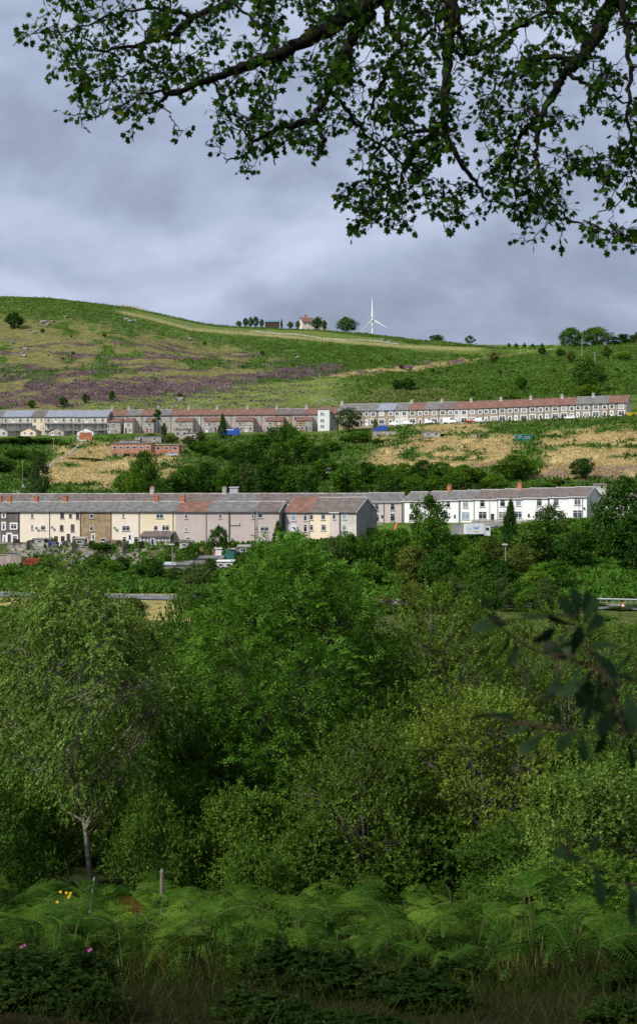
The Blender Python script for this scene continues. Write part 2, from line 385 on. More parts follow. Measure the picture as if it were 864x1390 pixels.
P = P[P[:, 1] > np.interp(CX + F * P[:, 0] / P[:, 1], [-500, 1400], [215.2, 169]) + 5.5]
P = P[~((P[:, 0] > -80) & (P[:, 0] < -14) & (P[:, 1] > 238) & (r.rand(len(P)) > .12))]
tag(tufts('bracken', P, r, .8, M_BRM, OVAL, .9, 4, .6), 'bright bracken bank above the road', 'bracken', kind='stuff')

# ------------------------------------------------------------------ tubes
def tubes(paths, sides=5):
    """paths: list of (k,4) arrays x y z radius -> verts, faces"""
    VV = []; FF = []; base = 0
    an = np.arange(sides) * 2 * math.pi / sides; ca, sa = np.cos(an), np.sin(an)
    for p in paths:
        p = np.asarray(p, float)
        if len(p) < 2: continue
        t = np.gradient(p[:, :3], axis=0); t = nrm(t)
        ref = np.where(np.abs(t[:, 2:3]) > .9, np.array([[1., 0, 0]]), np.array([[0, 0, 1.]]))
        a = nrm(np.cross(t, ref)); b = np.cross(t, a)
        v = p[:, None, :3] + p[:, None, 3:4] * (ca[None, :, None] * a[:, None] + sa[None, :, None] * b[:, None])
        k = len(p); VV.append(v.reshape(-1, 3))
        i = np.arange(k - 1)[:, None] * sides + base; j = np.arange(sides)[None]; jn = (np.arange(sides) + 1)[None] % sides
        FF.append(np.stack([i + j, i + jn, i + sides + jn, i + sides + j], -1).reshape(-1, 4))
        base += k * sides
    return np.concatenate(VV), np.concatenate(FF)
def tube_mesh(name, paths, m, sides=5):
    v, f = tubes(paths, sides); return np_mesh(name, v, f, m, smooth=True)
def bez(a, b, c, n=6, r0=.05, r1=.01, wob=0, r=None):
    t = np.linspace(0, 1, n)[:, None]; a, b, c = map(np.asarray, (a, b, c))
    p = (1 - t) ** 2 * a + 2 * t * (1 - t) * b + t ** 2 * c
    if wob and r is not None: p[1:-1] += r.normal(0, wob, (n - 2, 3))
    return np.hstack([p, (r0 + (r1 - r0) * t ** .8)])

# ------------------------------------------------------------------ trees
M_BARK = rough('bark', (.035, .028, .02), (.09, .075, .055), 9, 6, .95, .4, (1, 1, .3))
M_BARKG = rough('bark_grey', (.07, .06, .05), (.17, .15, .12), 9, 6, .95, .4, (1, 1, .3))
M_BIRCHB = rough('bark_birch', (.10, .08, .06), (.40, .36, .30), 5, 7, .8, .3, (1.2, 1.2, 3.5))
M_DBARK = rough('bark_dark', (.006, .005, .004), (.018, .015, .011), 14, 6, .95, .5, (1, 1, .4))

def envelope(kind, t):
    if kind == 'cone': return np.clip((1 - t) ** .8 * 1.05 * sstep(0, .12, t) + .04, 0, 1)
    if kind == 'tall': return np.sin(np.pi * np.clip(t, 0, 1) ** .75) ** .55
    if kind == 'dome': return np.clip(1 - np.abs(t) ** 2.6, 0, 1) ** .5 * sstep(-.12, .12, t)
    return np.sin(np.pi * np.clip(t * .96 + .04, 0, 1)) ** .5
def make_tree(name, seed, H, Rd, base=.15, kind='round', lobes=16, lobe_r=.34, clumps=30, sprays=1, per=12, spread=.05, leaf=.05,
              mode='loose', slen=.3, tpl=RHOMB, mleaf=None, mbark=None, trunk_r=.03, up=.55, droop=0.0, squash=.75, twigs=True, inner=.35, lean=(0, 0), stem=None, sides=5):
    """returns (trunk mesh, crown mesh), base at the origin, height H, crown radius Rd"""
    r = np.random.RandomState(seed)
    z0 = H * base; hc = H - z0
    t = (np.arange(lobes) + r.rand(lobes)) / lobes
    t = t ** .9
    lr = lobe_r * Rd * r.uniform(.55, 1.4, lobes) * (np.clip(envelope(kind, t), .45, 1) if kind == 'cone' else 1)
    lr = np.minimum(lr, hc * .42)
    az = np.cumsum(2.399 + r.normal(0, .35, lobes)); rad = np.maximum(envelope(kind, t) * Rd - lr * .75, 0) * r.uniform(inner, 1, lobes) ** .5
    zc = z0 + lr * squash * .6 + t * (hc - lr * squash * 1.5)
    LC = np.stack([rad * np.cos(az) + lean[0] * (zc / H), rad * np.sin(az) + lean[1] * (zc / H), zc], 1)
    # clump centres on the upper and outer skins of the lobes
    li = np.repeat(np.arange(lobes), clumps); n = len(li)
    dv = nrm(r.normal(0, 1, (n, 3)) + np.array([0, 0, .35]) + .55 * nrm(LC[li] * np.array([1, 1, 0]) + 1e-6))
    rr = r.uniform(.25, 1, n) ** .45 * (1 + r.normal(0, .10, n))
    C = LC[li] + dv * (lr[li] * rr)[:, None] * np.array([1, 1, squash])
    C[:, 2] = np.maximum(C[:, 2], z0 * .5)
    # trunk and limbs
    ax = lambda z: np.array([lean[0] * z / H, lean[1] * z / H, z])
    paths = []
    if stem is None:
        k = 8; zz = np.linspace(-.03 * H, H * .93, k)
        tp = np.array([ax(z) for z in zz]); tp[1:, :2] += np.cumsum(r.normal(0, .012 * H, (k - 1, 2)), 0) * .6
        tr = trunk_r * (1 - np.linspace(0, 1, k)) ** .8 + trunk_r * .08
        tr[0] *= 1.25
        paths.append(np.hstack([tp, tr[:, None]]))
    else:
        paths += stem; tp = stem[0][:, :3]
    for i in range(lobes):
        zs = max(z0 * .7, LC[i, 2] - (.25 + .25 * r.rand()) * np.hypot(*LC[i, :2]) - .15 * H)
        zs = min(zs, tp[-1, 2] * .95)
        s = np.array([np.interp(zs, tp[:, 2], tp[:, q]) for q in range(3)])
        e = LC[i]; mid_ = (s + e) / 2 + np.array([0, 0, -.05 * H * r.rand()]) + r.normal(0, .02 * H, 3)
        r0 = trunk_r * (1 - zs / H) ** .8 * .55 + trunk_r * .08
        paths.append(bez(s, mid_, e, 5, r0, trunk_r * .1, .008 * H, r))
        if twigs:
            ii = np.nonzero(li == i)[0]
            for q in ii[::2]:
                a = s + (e - s) * r.uniform(.55, 1); paths.append(bez(a, (a + C[q]) / 2 + r.normal(0, .01 * H, 3), C[q], 4, trunk_r * .11, trunk_r * .03))
    tm = tube_mesh(name + '_trunk', paths, mbark or M_BARK, sides)
    # leaves
    if mode == 'loose':
        n2 = n * per; ci = np.repeat(np.arange(n), per)
        Pp = C[ci] + r.normal(0, 1, (n2, 3)) * spread * np.array([1, 1, .6])
        Nn = nrm(dv[ci] * .7 + r.normal(0, .65, (n2, 3)) + np.array([0, 0, up])); Dd = nrm(r.normal(0, 1, (n2, 3)) + np.array([0, 0, -droop]))
        S = leaf * r.uniform(.6, 1.35, n2); rnd = np.clip(r.rand(n2) * .8 + r.rand(n)[ci] * .25 - .03, 0, 1)
    else:
        ns = n * sprays; ci = np.repeat(np.arange(n), sprays)
        O = C[ci] + r.normal(0, 1, (ns, 3)) * spread
        SD = nrm(dv[ci] * .8 + r.normal(0, .5, (ns, 3)) + np.array([0, 0, up - droop]))
        SN = nrm(dv[ci] * .3 + np.array([0, 0, 1.0]) + r.normal(0, .35, (ns, 3)))
        SB = nrm(np.cross(SD, SN)); SN = np.cross(SB, SD)
        Ls = slen * r.uniform(.6, 1.3, ns)
        si = np.repeat(np.arange(ns), per); j = np.tile((np.arange(per) + .5) / per, ns)
        Pp = O[si] + SD[si] * (Ls[si] * j)[:, None] + np.array([0, 0, -1.0]) * (droop * .5 + .12) * (Ls[si] * j ** 2)[:, None]
        side = np.tile(np.where(np.arange(per) % 2 == 0, 1.0, -1.0), ns)[:, None]
        if mode == 'pinnate':
            Dd = nrm(SD[si] * .55 + side * SB[si] + r.normal(0, .12, (len(si), 3)) + np.array([0, 0, -.15])); Nn = nrm(SN[si] + r.normal(0, .2, (len(si), 3)))
        else:
            ph = np.tile(np.arange(per) * 2.4, ns); sv = np.cos(ph)[:, None] * SB[si] + np.sin(ph)[:, None] * SN[si]
            Dd = nrm(SD[si] * .7 + sv * .8 + r.normal(0, .15, (len(si), 3)) + np.array([0, 0, -droop])); Nn = nrm(SN[si] * .5 + sv * -.3 + dv[ci][si] * .4 + r.normal(0, .4, (len(si), 3)) + np.array([0, 0, .3]))
        S = leaf * r.uniform(.65, 1.3, len(si)); rnd = np.clip(r.rand(len(si)) * .6 + r.rand(ns)[si] * .25 + r.rand(n)[ci][si] * .2 - .02, 0, 1)
    cm = leaf_mesh(name + '_crown', Pp, Dd, Nn, S, tpl[0], tpl[1], mleaf, rnd)
    return tm, cm
# ------------------------------------------------------------------ leaf materials
ML = {}
ML['ash'] = foliage('ash_leaf', (.038, .092, .012), (.086, .178, .024), (.160, .280, .048), .35, .05, (.14, .17, .03), .55, .8)
ML['birch'] = foliage('birch_leaf', (.054, .096, .012), (.108, .172, .027), (.215, .295, .075), .3, .10, (.20, .17, .03), .5, .9)
ML['willow'] = foliage('willow_leaf', (.042, .074, .008), (.096, .145, .019), (.190, .250, .050), .3, .10, (.26, .20, .03), .6, .9)
ML['light'] = foliage('hazel_leaf', (.040, .082, .012), (.090, .150, .026), (.185, .260, .065), .35, .10, (.2, .2, .05), .5, .9)
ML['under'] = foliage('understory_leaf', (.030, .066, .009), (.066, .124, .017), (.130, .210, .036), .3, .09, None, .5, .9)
ML['broad'] = foliage('broad_leaf', (.028, .070, .009), (.068, .142, .018), (.135, .235, .032), .25, .04, None, .6, .35)
ML['bright'] = foliage('bright_leaf', (.045, .090, .010), (.100, .175, .020), (.165, .26, .036), .25, .04, None, .5, .35)
ML['dark'] = foliage('dark_leaf', (.020, .052, .009), (.046, .098, .016), (.088, .160, .027), .2, .05, None, .6, .35)
ML['grey'] = foliage('greygreen_leaf', (.036, .064, .016), (.072, .110, .030), (.13, .175, .056), .25, .05, None, .5, .35)
ML['olive'] = foliage('olive_leaf', (.040, .062, .011), (.092, .118, .022), (.15, .18, .042), .25, .05, (.2, .12, .04), .5, .35)

# ------------------------------------------------------------------ copies of tree kinds
PROTO = {}
def proto(nm, n, **kw):
    PROTO[nm] = []
    for i in range(n):
        kk = dict(kw); mk = kk.pop('leafmat')
        PROTO[nm].append(make_tree(nm, 100 + 17 * i + sum(map(ord, nm)), 8.0, 4.0, mleaf=ML[mk], **kk))
FAR = dict(base=.08, lobes=18, clumps=26, per=13, spread=.30, leaf=.34, trunk_r=.16, lobe_r=.36, twigs=False, tpl=OVAL, squash=.8)
proto('broad', 3, leafmat='broad', **FAR)
proto('bright', 2, leafmat='bright', **FAR)
proto('dark', 3, leafmat='dark', **FAR)
proto('grey', 2, leafmat='grey', **dict(FAR, spread=.36, clumps=20))
proto('olive', 2, leafmat='olive', **FAR)
proto('cone', 2, leafmat='dark', **dict(FAR, kind='cone', lobes=26, lobe_r=.30, squash=1.2, base=.03, inner=.8))
proto('airy', 1, leafmat='dark', **dict(FAR, lobes=20, clumps=16, lobe_r=.26, spread=.24, twigs=True, trunk_r=.14, base=.2))
MID = dict(base=.08, lobes=24, clumps=60, per=16, spread=.24, leaf=.17, trunk_r=.13, lobe_r=.33, twigs=True, tpl=OVAL)
proto('mid_broad', 2, leafmat='broad', **MID)
proto('mid_dark', 1, leafmat='dark', **MID)
proto('mid_olive', 2, leafmat='olive', **MID)
proto('mid_grey', 1, leafmat='grey', **MID)
NAMES = dict(broad='broadleaf_tree', bright='broadleaf_tree', dark='broadleaf_tree', grey='birch_tree', olive='willow_tree', cone='conifer_tree', airy='sycamore_tree',
             mid_broad='broadleaf_tree', mid_dark='broadleaf_tree', mid_olive='willow_tree', mid_grey='birch_tree')
cnt = {}
def plant(kind, x, y, H, Rd, label, cat='tree', group=None, name=None, z=None):
    v = PROTO[kind]; k = cnt.get(kind, 0); cnt[kind] = k + 1
    tm, cm = v[k % len(v)]
    o = empty(name or NAMES[kind], (x, y, gz(x, y) if z is None else z), random.uniform(0, 6.28))
    o.scale = (Rd / 4.0, Rd / 4.0, H / 8.0)
    link('trunk', tm, None, o); link('crown', cm, None, o)
    tag(o, label, cat, group); return o
def tree_at(kind, px, ytop, w, d, label, cat='tree', group=None, name=None):
    """tree at distance d whose top stands at photo height ytop and whose crown is w photo pixels wide"""
    x = (px - CX) / F * d; z = gz(x, d); H = max((CY - ytop) / F * d - z, .5)
    return plant(kind, x, d, H, w / 2 / F * d, label, cat, group, name)
def hill_tree(kind, px, ytop, ybase, w, label, cat='bush', group=None, name=None, d0=535, d1=1150):
    x, d = hit(px, ybase, d0, d1); z = gz(x, d)
    return plant(kind, x, d, max((CY - ytop) / F * d - z, .6), w / 2 / F * d, label, cat, group, name)

# upper hill and skyline
hill_tree('dark', 20, 424, 446, 30, 'round dark hawthorn bush high on the heather hillside near the left edge', 'bush', name='hawthorn_bush')
def sky_tree(kind, px, ytop, ybase, w, label, cat='tree', name=None, over=2.0):
    d = float(np.interp(px, [0, 200, 432, 560, 864], [1060, 1020, 990, 950, 900])) - 14
    x = (px - CX) / F * d; z = gz(x, d) - .8; s_ = 1.15 if w > 12 else 1.0
    return plant(kind, x, d, (CY - ytop) / F * d - z, w * s_ / 2 / F * d, label, cat, None, name)
sky_tree('dark', 470, 432, 451, 27, 'round dark tree on the skyline between the farmhouse and the wind turbine')
sky_tree('dark', 592, 456, 465, 20, 'low dark tree on the skyline right of the wind turbine')
sky_tree('airy', 637, 457, 468, 14, 'small thin stemmed tree alone on the bare skyline')
sky_tree('broad', 774, 446, 476, 32, 'round green tree on the skyline beside the tall pale pole')
sky_tree('broad', 808, 445, 480, 42, 'largest round green tree on the skyline, crossed by the poles')
sky_tree('dark', 845, 455, 482, 34, 'dark green tree on the skyline next to the frame edge')
for px, yt, w in ((832, 464, 20), (852, 462, 24), (840, 472, 24), (860, 474, 22), (822, 474, 16), (790, 468, 20)):
    sky_tree('broad', px, yt, 486, w, 'tree of the small wood on the skyline at the right edge')['group'] = 'small wood on the skyline at the right edge'
sky_tree('olive', 866, 452, 482, 26, 'olive tree cut by the right edge on the skyline')
for px, yt, w in ((690, 467, 6), (700, 467.5, 7), (711, 467, 6), (722, 468, 7), (735, 467.5, 6)):
    sky_tree('dark', px, yt, 471, w, 'tiny dark bush in the line along the far skyline right of the turbine', 'bush', name='hedge_bush')['group'] = 'small bushes along the skyline'
for px, yt, w, lab in ((333, 433, 9, 'rounded dark tree at the left end of the farm shelter belt'), (340, 432, 9, 'second rounded dark tree in the farm shelter belt'), (347, 431, 10, 'tallest rounded dark tree beside the green barn'), (355, 434.5, 8, 'short rounded tree against the green barn'), (324, 437, 9, 'low dark bush left of the farm shelter belt'), (394, 438, 10, 'low dark bush between the slim conifer and the farmhouse'), (404, 437, 8, 'dark bush at the left wall of the farmhouse'),
                       (382, 434, 4, 'slim yellow green conifer right of the barn'), (430, 432, 14, 'rounded tree behind the farmhouse gable'), (440, 436, 8, 'small dark tree to the right of the farmhouse')):
    sky_tree('cone' if px == 382 else 'dark', px, yt, 444, w, lab)
G = 'bushes dotted over the upper hillside'
for kind, px, a, b, w, lab in (
    ('olive', 669, 478, 494, 14, 'brownish round bush high on the bracken slope under the skyline'), ('dark', 735, 471, 481, 13, 'small green bush beside the bright field on the skyline'), ('dark', 760, 474, 484, 14, 'low dark bush below the tall pale pole'),
    ('olive', 774, 476, 492, 15, 'red brown bush below the first skyline tree'), ('olive', 823, 470, 487, 16, 'olive bush left of the right hand pole'), ('bright', 846, 478, 490, 24, 'light green bush beneath the dark skyline tree'),
    ('dark', 538, 515, 529, 18, 'dark bush, left half of a pair above the grey terrace roofs'), ('dark', 553, 513, 529, 24, 'dark bush, right half of a pair above the grey terrace roofs'), ('broad', 706, 511, 530, 19, 'round bush standing alone mid slope above the terrace'),
    ('dark', 797, 487, 533, 50, 'large dark spreading hawthorn above the right end of the upper terrace'), ('bright', 797, 522, 547, 42, 'bright green bush directly below the large dark hawthorn'), ('broad', 694, 534, 549, 30, 'low green bush behind the terrace roofs, right of centre'),
    ('olive', 641, 530, 538, 8, 'small olive bush on the slope left of the lone round bush'), ('broad', 86, 538, 552, 14, 'small round bush behind the flats at the hillside foot'), ('broad', 43, 543, 554, 14, 'small bush in the heather above the flats'), ('broad', 152, 530, 545, 10, 'small bush on the pasture edge above the end terrace'),
    ('dark', 244, 533, 540, 7, 'tiny dark bush on the pasture above the red roofs'), ('dark', 116, 535, 548, 12, 'small dark bush between heather and pasture')):
    hill_tree(kind, px, a, b, w, lab, 'bush', None, 'hillside_bush')
for i in range(34):
    px = random.uniform(440, 860); py = random.uniform(482, 530)
    if i > 22: px = random.uniform(5, 420); py = random.uniform(440, 520)
    s = random.uniform(3, 8)
    hill_tree(random.choice(['dark', 'broad', 'olive']), px, py - s * .8, py, s, 'small scrub bush dotted on the open hillside', 'bush', 'small scrub bushes on the open hillside', 'scrub_bush')

# mid slope, between the two terraces
WD = 'trees of the wood between the two terraces'
mid = [('broad', 8, 594, 40, 470), ('dark', 30, 592, 44, 465), ('broad', 60, 594, 46, 468), ('olive', 88, 602, 34, 462), ('broad', 22, 610, 40, 425), ('dark', 50, 612, 30, 420), ('dark', 2, 622, 50, 400), ('broad', 34, 630, 30, 385),
 ('bright', 110, 622, 40, 420), ('bright', 132, 625, 30, 415), ('dark', 148, 604, 22, 455), ('broad', 172, 640, 40, 345), ('dark', 215, 652, 40, 330), ('broad', 238, 644, 38, 345),
 ('olive', 232, 590, 24, 462), ('broad', 205, 588, 20, 468), ('dark', 272, 586, 16, 465), ('olive', 256, 592, 22, 455), ('dark', 268, 600, 30, 430), ('broad', 285, 598, 40, 425), ('broad', 305, 606, 44, 415), ('dark', 330, 600, 46, 405), ('broad', 352, 588, 42, 420),
 ('grey', 372, 578, 40, 425), ('broad', 392, 576, 46, 415), ('dark', 378, 600, 46, 380), ('broad', 405, 590, 46, 395), ('dark', 430, 606, 38, 390), ('broad', 450, 600, 34, 420), ('broad', 488, 584, 36, 440), ('bright', 470, 590, 26, 445), ('dark', 512, 596, 20, 435), ('broad', 440, 622, 50, 360),
 ('broad', 255, 632, 50, 350), ('dark', 283, 628, 46, 345), ('broad', 312, 632, 50, 340), ('grey', 333, 628, 36, 338), ('dark', 358, 630, 50, 335), ('broad', 385, 632, 46, 335), ('dark', 412, 634, 50, 332), ('broad', 470, 632, 50, 335), ('dark', 497, 628, 40, 345), ('broad', 520, 632, 40, 340),
 ('broad', 548, 628, 42, 338), ('dark', 572, 624, 44, 340), ('broad', 598, 626, 40, 338), ('dark', 530, 644, 40, 325), ('broad', 560, 644, 44, 322), ('bright', 590, 646, 40, 322), ('bright', 628, 630, 44, 330), ('broad', 646, 634, 34, 332), ('broad', 610, 642, 36, 322),
 ('bright', 668, 644, 36, 322), ('dark', 652, 656, 26, 315), ('broad', 736, 654, 40, 315), ('bright', 774, 656, 26, 312), ('olive', 756, 650, 30, 318), ('broad', 812, 660, 18, 300), ('olive', 600, 600, 30, 440), ('broad', 580, 604, 26, 425), ('dark', 715, 602, 34, 405), ('broad', 552, 600, 24, 440)]
for t in mid:
    tree_at(*t, 'green broadleaf tree in the wood covering the slope between the terraces', 'tree', WD)
for k, px, yt, w, d, lab, nm in (
    ('grey', 52, 616, 36, 335, 'grey green birch beside the straight path at the left of the slope', None), ('broad', 196, 611, 46, 338, 'tall rounded green tree below the brick garages', None), ('bright', 183, 634, 34, 328, 'lighter tree in front of the rounded tree below the garages', None),
    ('dark', 340, 610, 60, 360, 'big dark crowned tree in the middle of the slope wood', None), ('bright', 700, 617, 64, 332, 'big bright green spreading tree above the white terrace', None), ('dark', 789, 622, 40, 322, 'dark upright tree alone in the straw grass near the right', None),
    ('cone', 302, 562, 14, 470, 'slim dark conifer in a garden beside the blue trailer', None), ('grey', 474, 553, 42, 480, 'round grey green tree hiding the upper terrace beside the white tower house', None), ('bright', 509, 568, 8, 472, 'small lime green conifer in front of the tan house', 'conifer_tree'),
    ('dark', 223, 574, 9, 474, 'small round headed garden tree by the tall bare pine', None)):
    tree_at(k, px, yt, w, d, lab, 'tree', None, nm)

# around the lower terraces and the road
low = [
 ('dark', 138, 737, 36, 262, 'dark rounded hedge bush in front of the tan house', 'bush', 'garden_bush'), ('airy', 296, 714, 32, 254, 'loose dark garden tree in front of the pink grey houses', 'tree', None),
 ('bright', 281, 737, 16, 250, 'yellow green shrub on the red brick garden wall', 'bush', 'garden_bush'), ('cone', 306, 724, 12, 252, 'small pointed conifer on the red brick garden wall', 'tree', None), ('cone', 377, 708, 21, 252, 'dense dark conifer covering the end gable of the front terrace', 'tree', None),
 ('broad', 232, 742, 34, 250, 'leafy bush below the conservatory house', 'bush', 'garden_bush'), ('broad', 258, 740, 36, 248, 'leafy bush under the pink grey house', 'bush', 'garden_bush'), ('broad', 246, 752, 30, 244, 'low bush in front of the terrace gardens', 'bush', 'garden_bush'),
 ('broad', 14, 768, 44, 230, 'green tree at the left edge below the garden walls', 'tree', None), ('dark', 66, 762, 28, 236, 'dark bush right of the stacked red garden frames', 'bush', 'garden_bush'), ('broad', 150, 760, 40, 240, 'green bush below the dark rounded hedge', 'bush', 'garden_bush'),
 ('dark', 205, 758, 50, 226, 'dark green bushy tree left of the lamp post above the road', 'tree', None), ('olive', 238, 770, 34, 222, 'olive bush right beside the dark bushy tree above the road', 'bush', 'garden_bush'), ('grey', 268, 764, 52, 214, 'grey green sallow covering the sheds above the road', 'tree', None), ('dark', 285, 758, 26, 232, 'dark bush beside the white sheds', 'bush', 'garden_bush'),
 ('broad', 180, 775, 36, 232, 'green bush above the road left of the dark bushy tree', 'bush', 'garden_bush'), ('olive', 116, 774, 30, 232, 'olive shrub half hidden by the birch top', 'bush', 'garden_bush'),
 ('airy', 583, 672, 62, 240, 'open branched dark sycamore in front of the white terrace', 'tree', None), ('broad', 586, 700, 52, 232, 'dense green tree at the foot of the sycamore', 'tree', None), ('cone', 692, 680, 30, 242, 'dense green upright tree between the white houses', 'tree', None),
 ('grey', 745, 684, 52, 240, 'thin leaved pale tree in front of the last white houses', 'tree', None), ('dark', 735, 706, 90, 226, 'broad dark tree mass below the white terrace', 'tree', None), ('broad', 790, 706, 40, 232, 'green bush under the right gable of the white terrace', 'bush', 'garden_bush'), ('olive', 665, 728, 42, 226, 'olive bush below the white van', 'bush', 'garden_bush'),
 ('dark', 775, 722, 60, 218, 'dark tree to the right of the broad dark mass', 'tree', None), ('dark', 848, 648, 92, 228, 'large dark grey green tree at the right edge above the bracken bank', 'tree', None), ('dark', 862, 700, 90, 214, 'lower dark tree at the right edge above the bracken bank', 'tree', None), ('grey', 815, 690, 46, 232, 'grey green tree in front of the orange stone house', 'tree', None),
 ('dark', 680, 760, 66, 196, 'dark round crowned tree below the street lamp', 'tree', None), ('bright', 728, 770, 48, 194, 'yellow green tree right of the dark round crowned one', 'tree', None), ('dark', 596, 746, 58, 196, 'dark conical crowned tree below the sycamore', 'tree', None), ('broad', 640, 742, 50, 206, 'green tree between the two dark round ones', 'tree', None),
 ('olive', 560, 740, 60, 206, 'olive brown sallow on the bank left of the dark conical one', 'tree', None), ('broad', 525, 718, 56, 226, 'green tree in front of the pink houses', 'tree', None), ('dark', 505, 716, 40, 232, 'dark tree covering the grey shaded gable end', 'tree', None), ('broad', 470, 722, 50, 226, 'green tree in front of the cream houses', 'tree', None),
 ('grey', 450, 728, 40, 222, 'grey green tree in front of the cream houses', 'tree', None), ('broad', 400, 722, 60, 224, 'green tree in front of the red roofed house', 'tree', None), ('dark', 345, 742, 46, 232, 'dark bush below the telegraph pole and houses', 'bush', 'garden_bush'), ('broad', 545, 715, 30, 236, 'small green tree by the orange slide', 'tree', None),
 ('olive', 705, 738, 46, 214, 'olive green bush behind the street lamp', 'bush', 'garden_bush'), ('broad', 755, 760, 56, 200, 'green bush on the bank left of the bracken', 'bush', 'garden_bush'), ('dark', 650, 775, 40, 190, 'dark bush left of the round crowned tree', 'bush', 'garden_bush')]
for k, px, yt, w, d, lab, cat, nm in low: tree_at(k, px, yt, w, d, lab, cat, None, nm)
for px in range(-20, 900, 20):
    if 195 < px < 245: continue
    d = random.uniform(168, 186); yt = random.uniform(806, 832) if px < 240 else random.uniform(778, 822)
    if px > 770: yt = 832 + random.uniform(2, 10)
    if px < 30: yt = 822
    tree_at(random.choice(['broad', 'olive', 'dark', 'grey']), px, yt, random.uniform(34, 54), d, 'roadside tree in the belt along the valley road', 'tree', 'trees in the belt along the valley road')
MB = 'trees filling the valley floor behind the near trees'
for i in range(46):
    d = random.choice([60, 72, 86, 100, 118, 140]) + random.uniform(-6, 6)
    px = -40 + (i * 61.8) % 940 + random.uniform(-12, 12)
    yt = 826 + (180 - d) * .25 + random.uniform(0, 24)
    if 185 < px < 260: yt = max(yt, 846)
    if px > 770: yt = max(yt, 840)
    k = random.choice(['mid_broad', 'mid_olive', 'mid_dark', 'mid_grey', 'mid_broad'])
    tree_at(k, px, yt, random.uniform(150, 230) * 70 / d, d, 'green tree of the thicket on the valley floor', 'tree', MB)

# ------------------------------------------------------------------ the near trees
for px, yt, w, d_, k in ((50, 800, 50, 214, 'dark'), (20, 795, 40, 216, 'broad'), (130, 788, 40, 216, 'olive'), (160, 798, 44, 210, 'broad'), (210, 800, 30, 209, 'dark'), (85, 775, 34, 226, 'dark'), (30, 782, 36, 224, 'broad'), (165, 755, 26, 246, 'dark'), 
        (310, 770, 50, 226, 'broad'), (330, 760, 40, 236, 'dark'), (350, 770, 50, 222, 'broad'), (130, 750, 24, 250, 'bright'), (420, 735, 50, 226, 'dark'), (620, 725, 30, 240, 'broad'), (720, 716, 34, 242, 'broad'), (765, 715, 30, 240, 'olive'), (800, 716, 34, 238, 'dark'), (825, 735, 44, 226, 'broad'), (570, 760, 44, 206, 'broad'), (500, 765, 50, 206, 'broad'), (610, 780, 50, 192, 'olive'), (705, 790, 44, 190, 'broad'), (455, 760, 50, 206, 'dark'), (745, 800, 44, 188, 'olive'), (660, 800, 44, 188, 'olive'), (560, 790, 50, 190, 'olive')):
    tree_at(k, px, yt, w, d_, 'bush in the overgrown gardens and banks around the road', 'bush', 'bushes in the overgrown gardens and road banks', 'garden_bush')
for i in range(26):
    px = -10 + i * 35 + random.uniform(-10, 10); d_ = random.uniform(38, 50)
    tree_at(['mid_olive', 'mid_broad', 'mid_grey'][i % 3], px, random.uniform(838, 872) if px < 800 else 848, random.uniform(110, 170), d_, 'light green scrub tree in the belt behind the near trees', 'tree', 'scrub trees in the belt behind the near trees')
def hero(name, label, px, d, ytop, w, mk, **kw):
    x = (px - CX) / F * d; z = gz(x, d); H = (CY - ytop) / F * d - z; Rd = w / 2 / F * d
    tm, cm = make_tree(name, kw.pop('seed'), H, Rd, mleaf=ML[mk], **kw)
    o = empty(name, (x, d, z)); link('trunk', tm, None, o); link('crown', cm, None, o)
    return tag(o, label, 'tree')
def px_stem(x0, d, z0, pts, r0, r1, wob=0):
    """trunk that follows photo points; returned relative to the tree's base"""
    q = np.array([[(a - CX) / F * (d + dd) - x0, dd, (CY - b) / F * (d + dd) - z0] for a, b, dd in pts])
    t = np.linspace(0, 1, len(q)); tt = np.linspace(0, 1, len(q) * 4)
    v = np.stack([np.interp(tt, t, q[:, k]) for k in range(3)], 1)
    v = np.hstack([v, (r0 + (r1 - r0) * tt)[:, None]]); return v

# silver birch with the pale leaning trunk
d = 25.0; x0 = (124 - CX) / F * d; z0 = gz(x0, d)
stem = [px_stem(x0, d, z0, [(124, 1250, 0), (121, 1180, 0), (117, 1130, 0), (109, 1090, 0), (102, 1050, 0), (95, 1020, .1), (86, 985, .2), (78, 955, .2), (84, 900, .3), (96, 850, .3), (104, 800, .3)], .058, .010),
        px_stem(x0, d, z0, [(102, 1050, 0), (103, 1010, 0), (108, 970, -.1), (104, 930, -.2), (98, 880, -.3), (84, 830, -.3)], .026, .006),
        px_stem(x0, d, z0, [(103, 1030, 0), (118, 1000, .1), (135, 975, .2), (150, 955, .3), (170, 930, .4)], .028, .008),
        px_stem(x0, d, z0, [(119, 1125, 0), (126, 1095, -.2), (140, 1078, -.3), (152, 1066, -.4)], .016, .006)]
hero('birch_tree', 'slender birch with pale curved trunk rising from the ferns', 124, d, 778, 310, 'birch', seed=5, base=.34, kind='tall', lobes=40, lobe_r=.28, clumps=42, sprays=3, per=12, slen=.30, spread=.12, leaf=.058,
     mode='shoot', tpl=RHOMB, droop=.8, up=.45, trunk_r=.07, mbark=M_BIRCHB, stem=stem, lean=(-.35, 0), inner=.25)
d = 33.0; x0 = (88 - CX) / F * d; z0 = gz(x0, d)
stem = [px_stem(x0, d, z0, [(92, 1180, 0), (90, 1000, 0), (84, 900, 0), (92, 845, -.3), (96, 800, -.6), (92, 765, -.5), (96, 748, -.4)], .085, .012)]
hero('birch_tree', 'taller birch behind with thin red brown stem showing through its top', 88, d, 746, 330, 'birch', seed=12, base=.1, kind='tall', lobes=44, lobe_r=.27, clumps=38, sprays=2, per=12, slen=.34, spread=.14, leaf=.072,
     mode='shoot', tpl=RHOMB, droop=.7, up=.5, trunk_r=.07, mbark=rough('bark_red', (.07, .035, .022), (.16, .09, .06), 8, 5, .9), stem=stem, inner=.2)
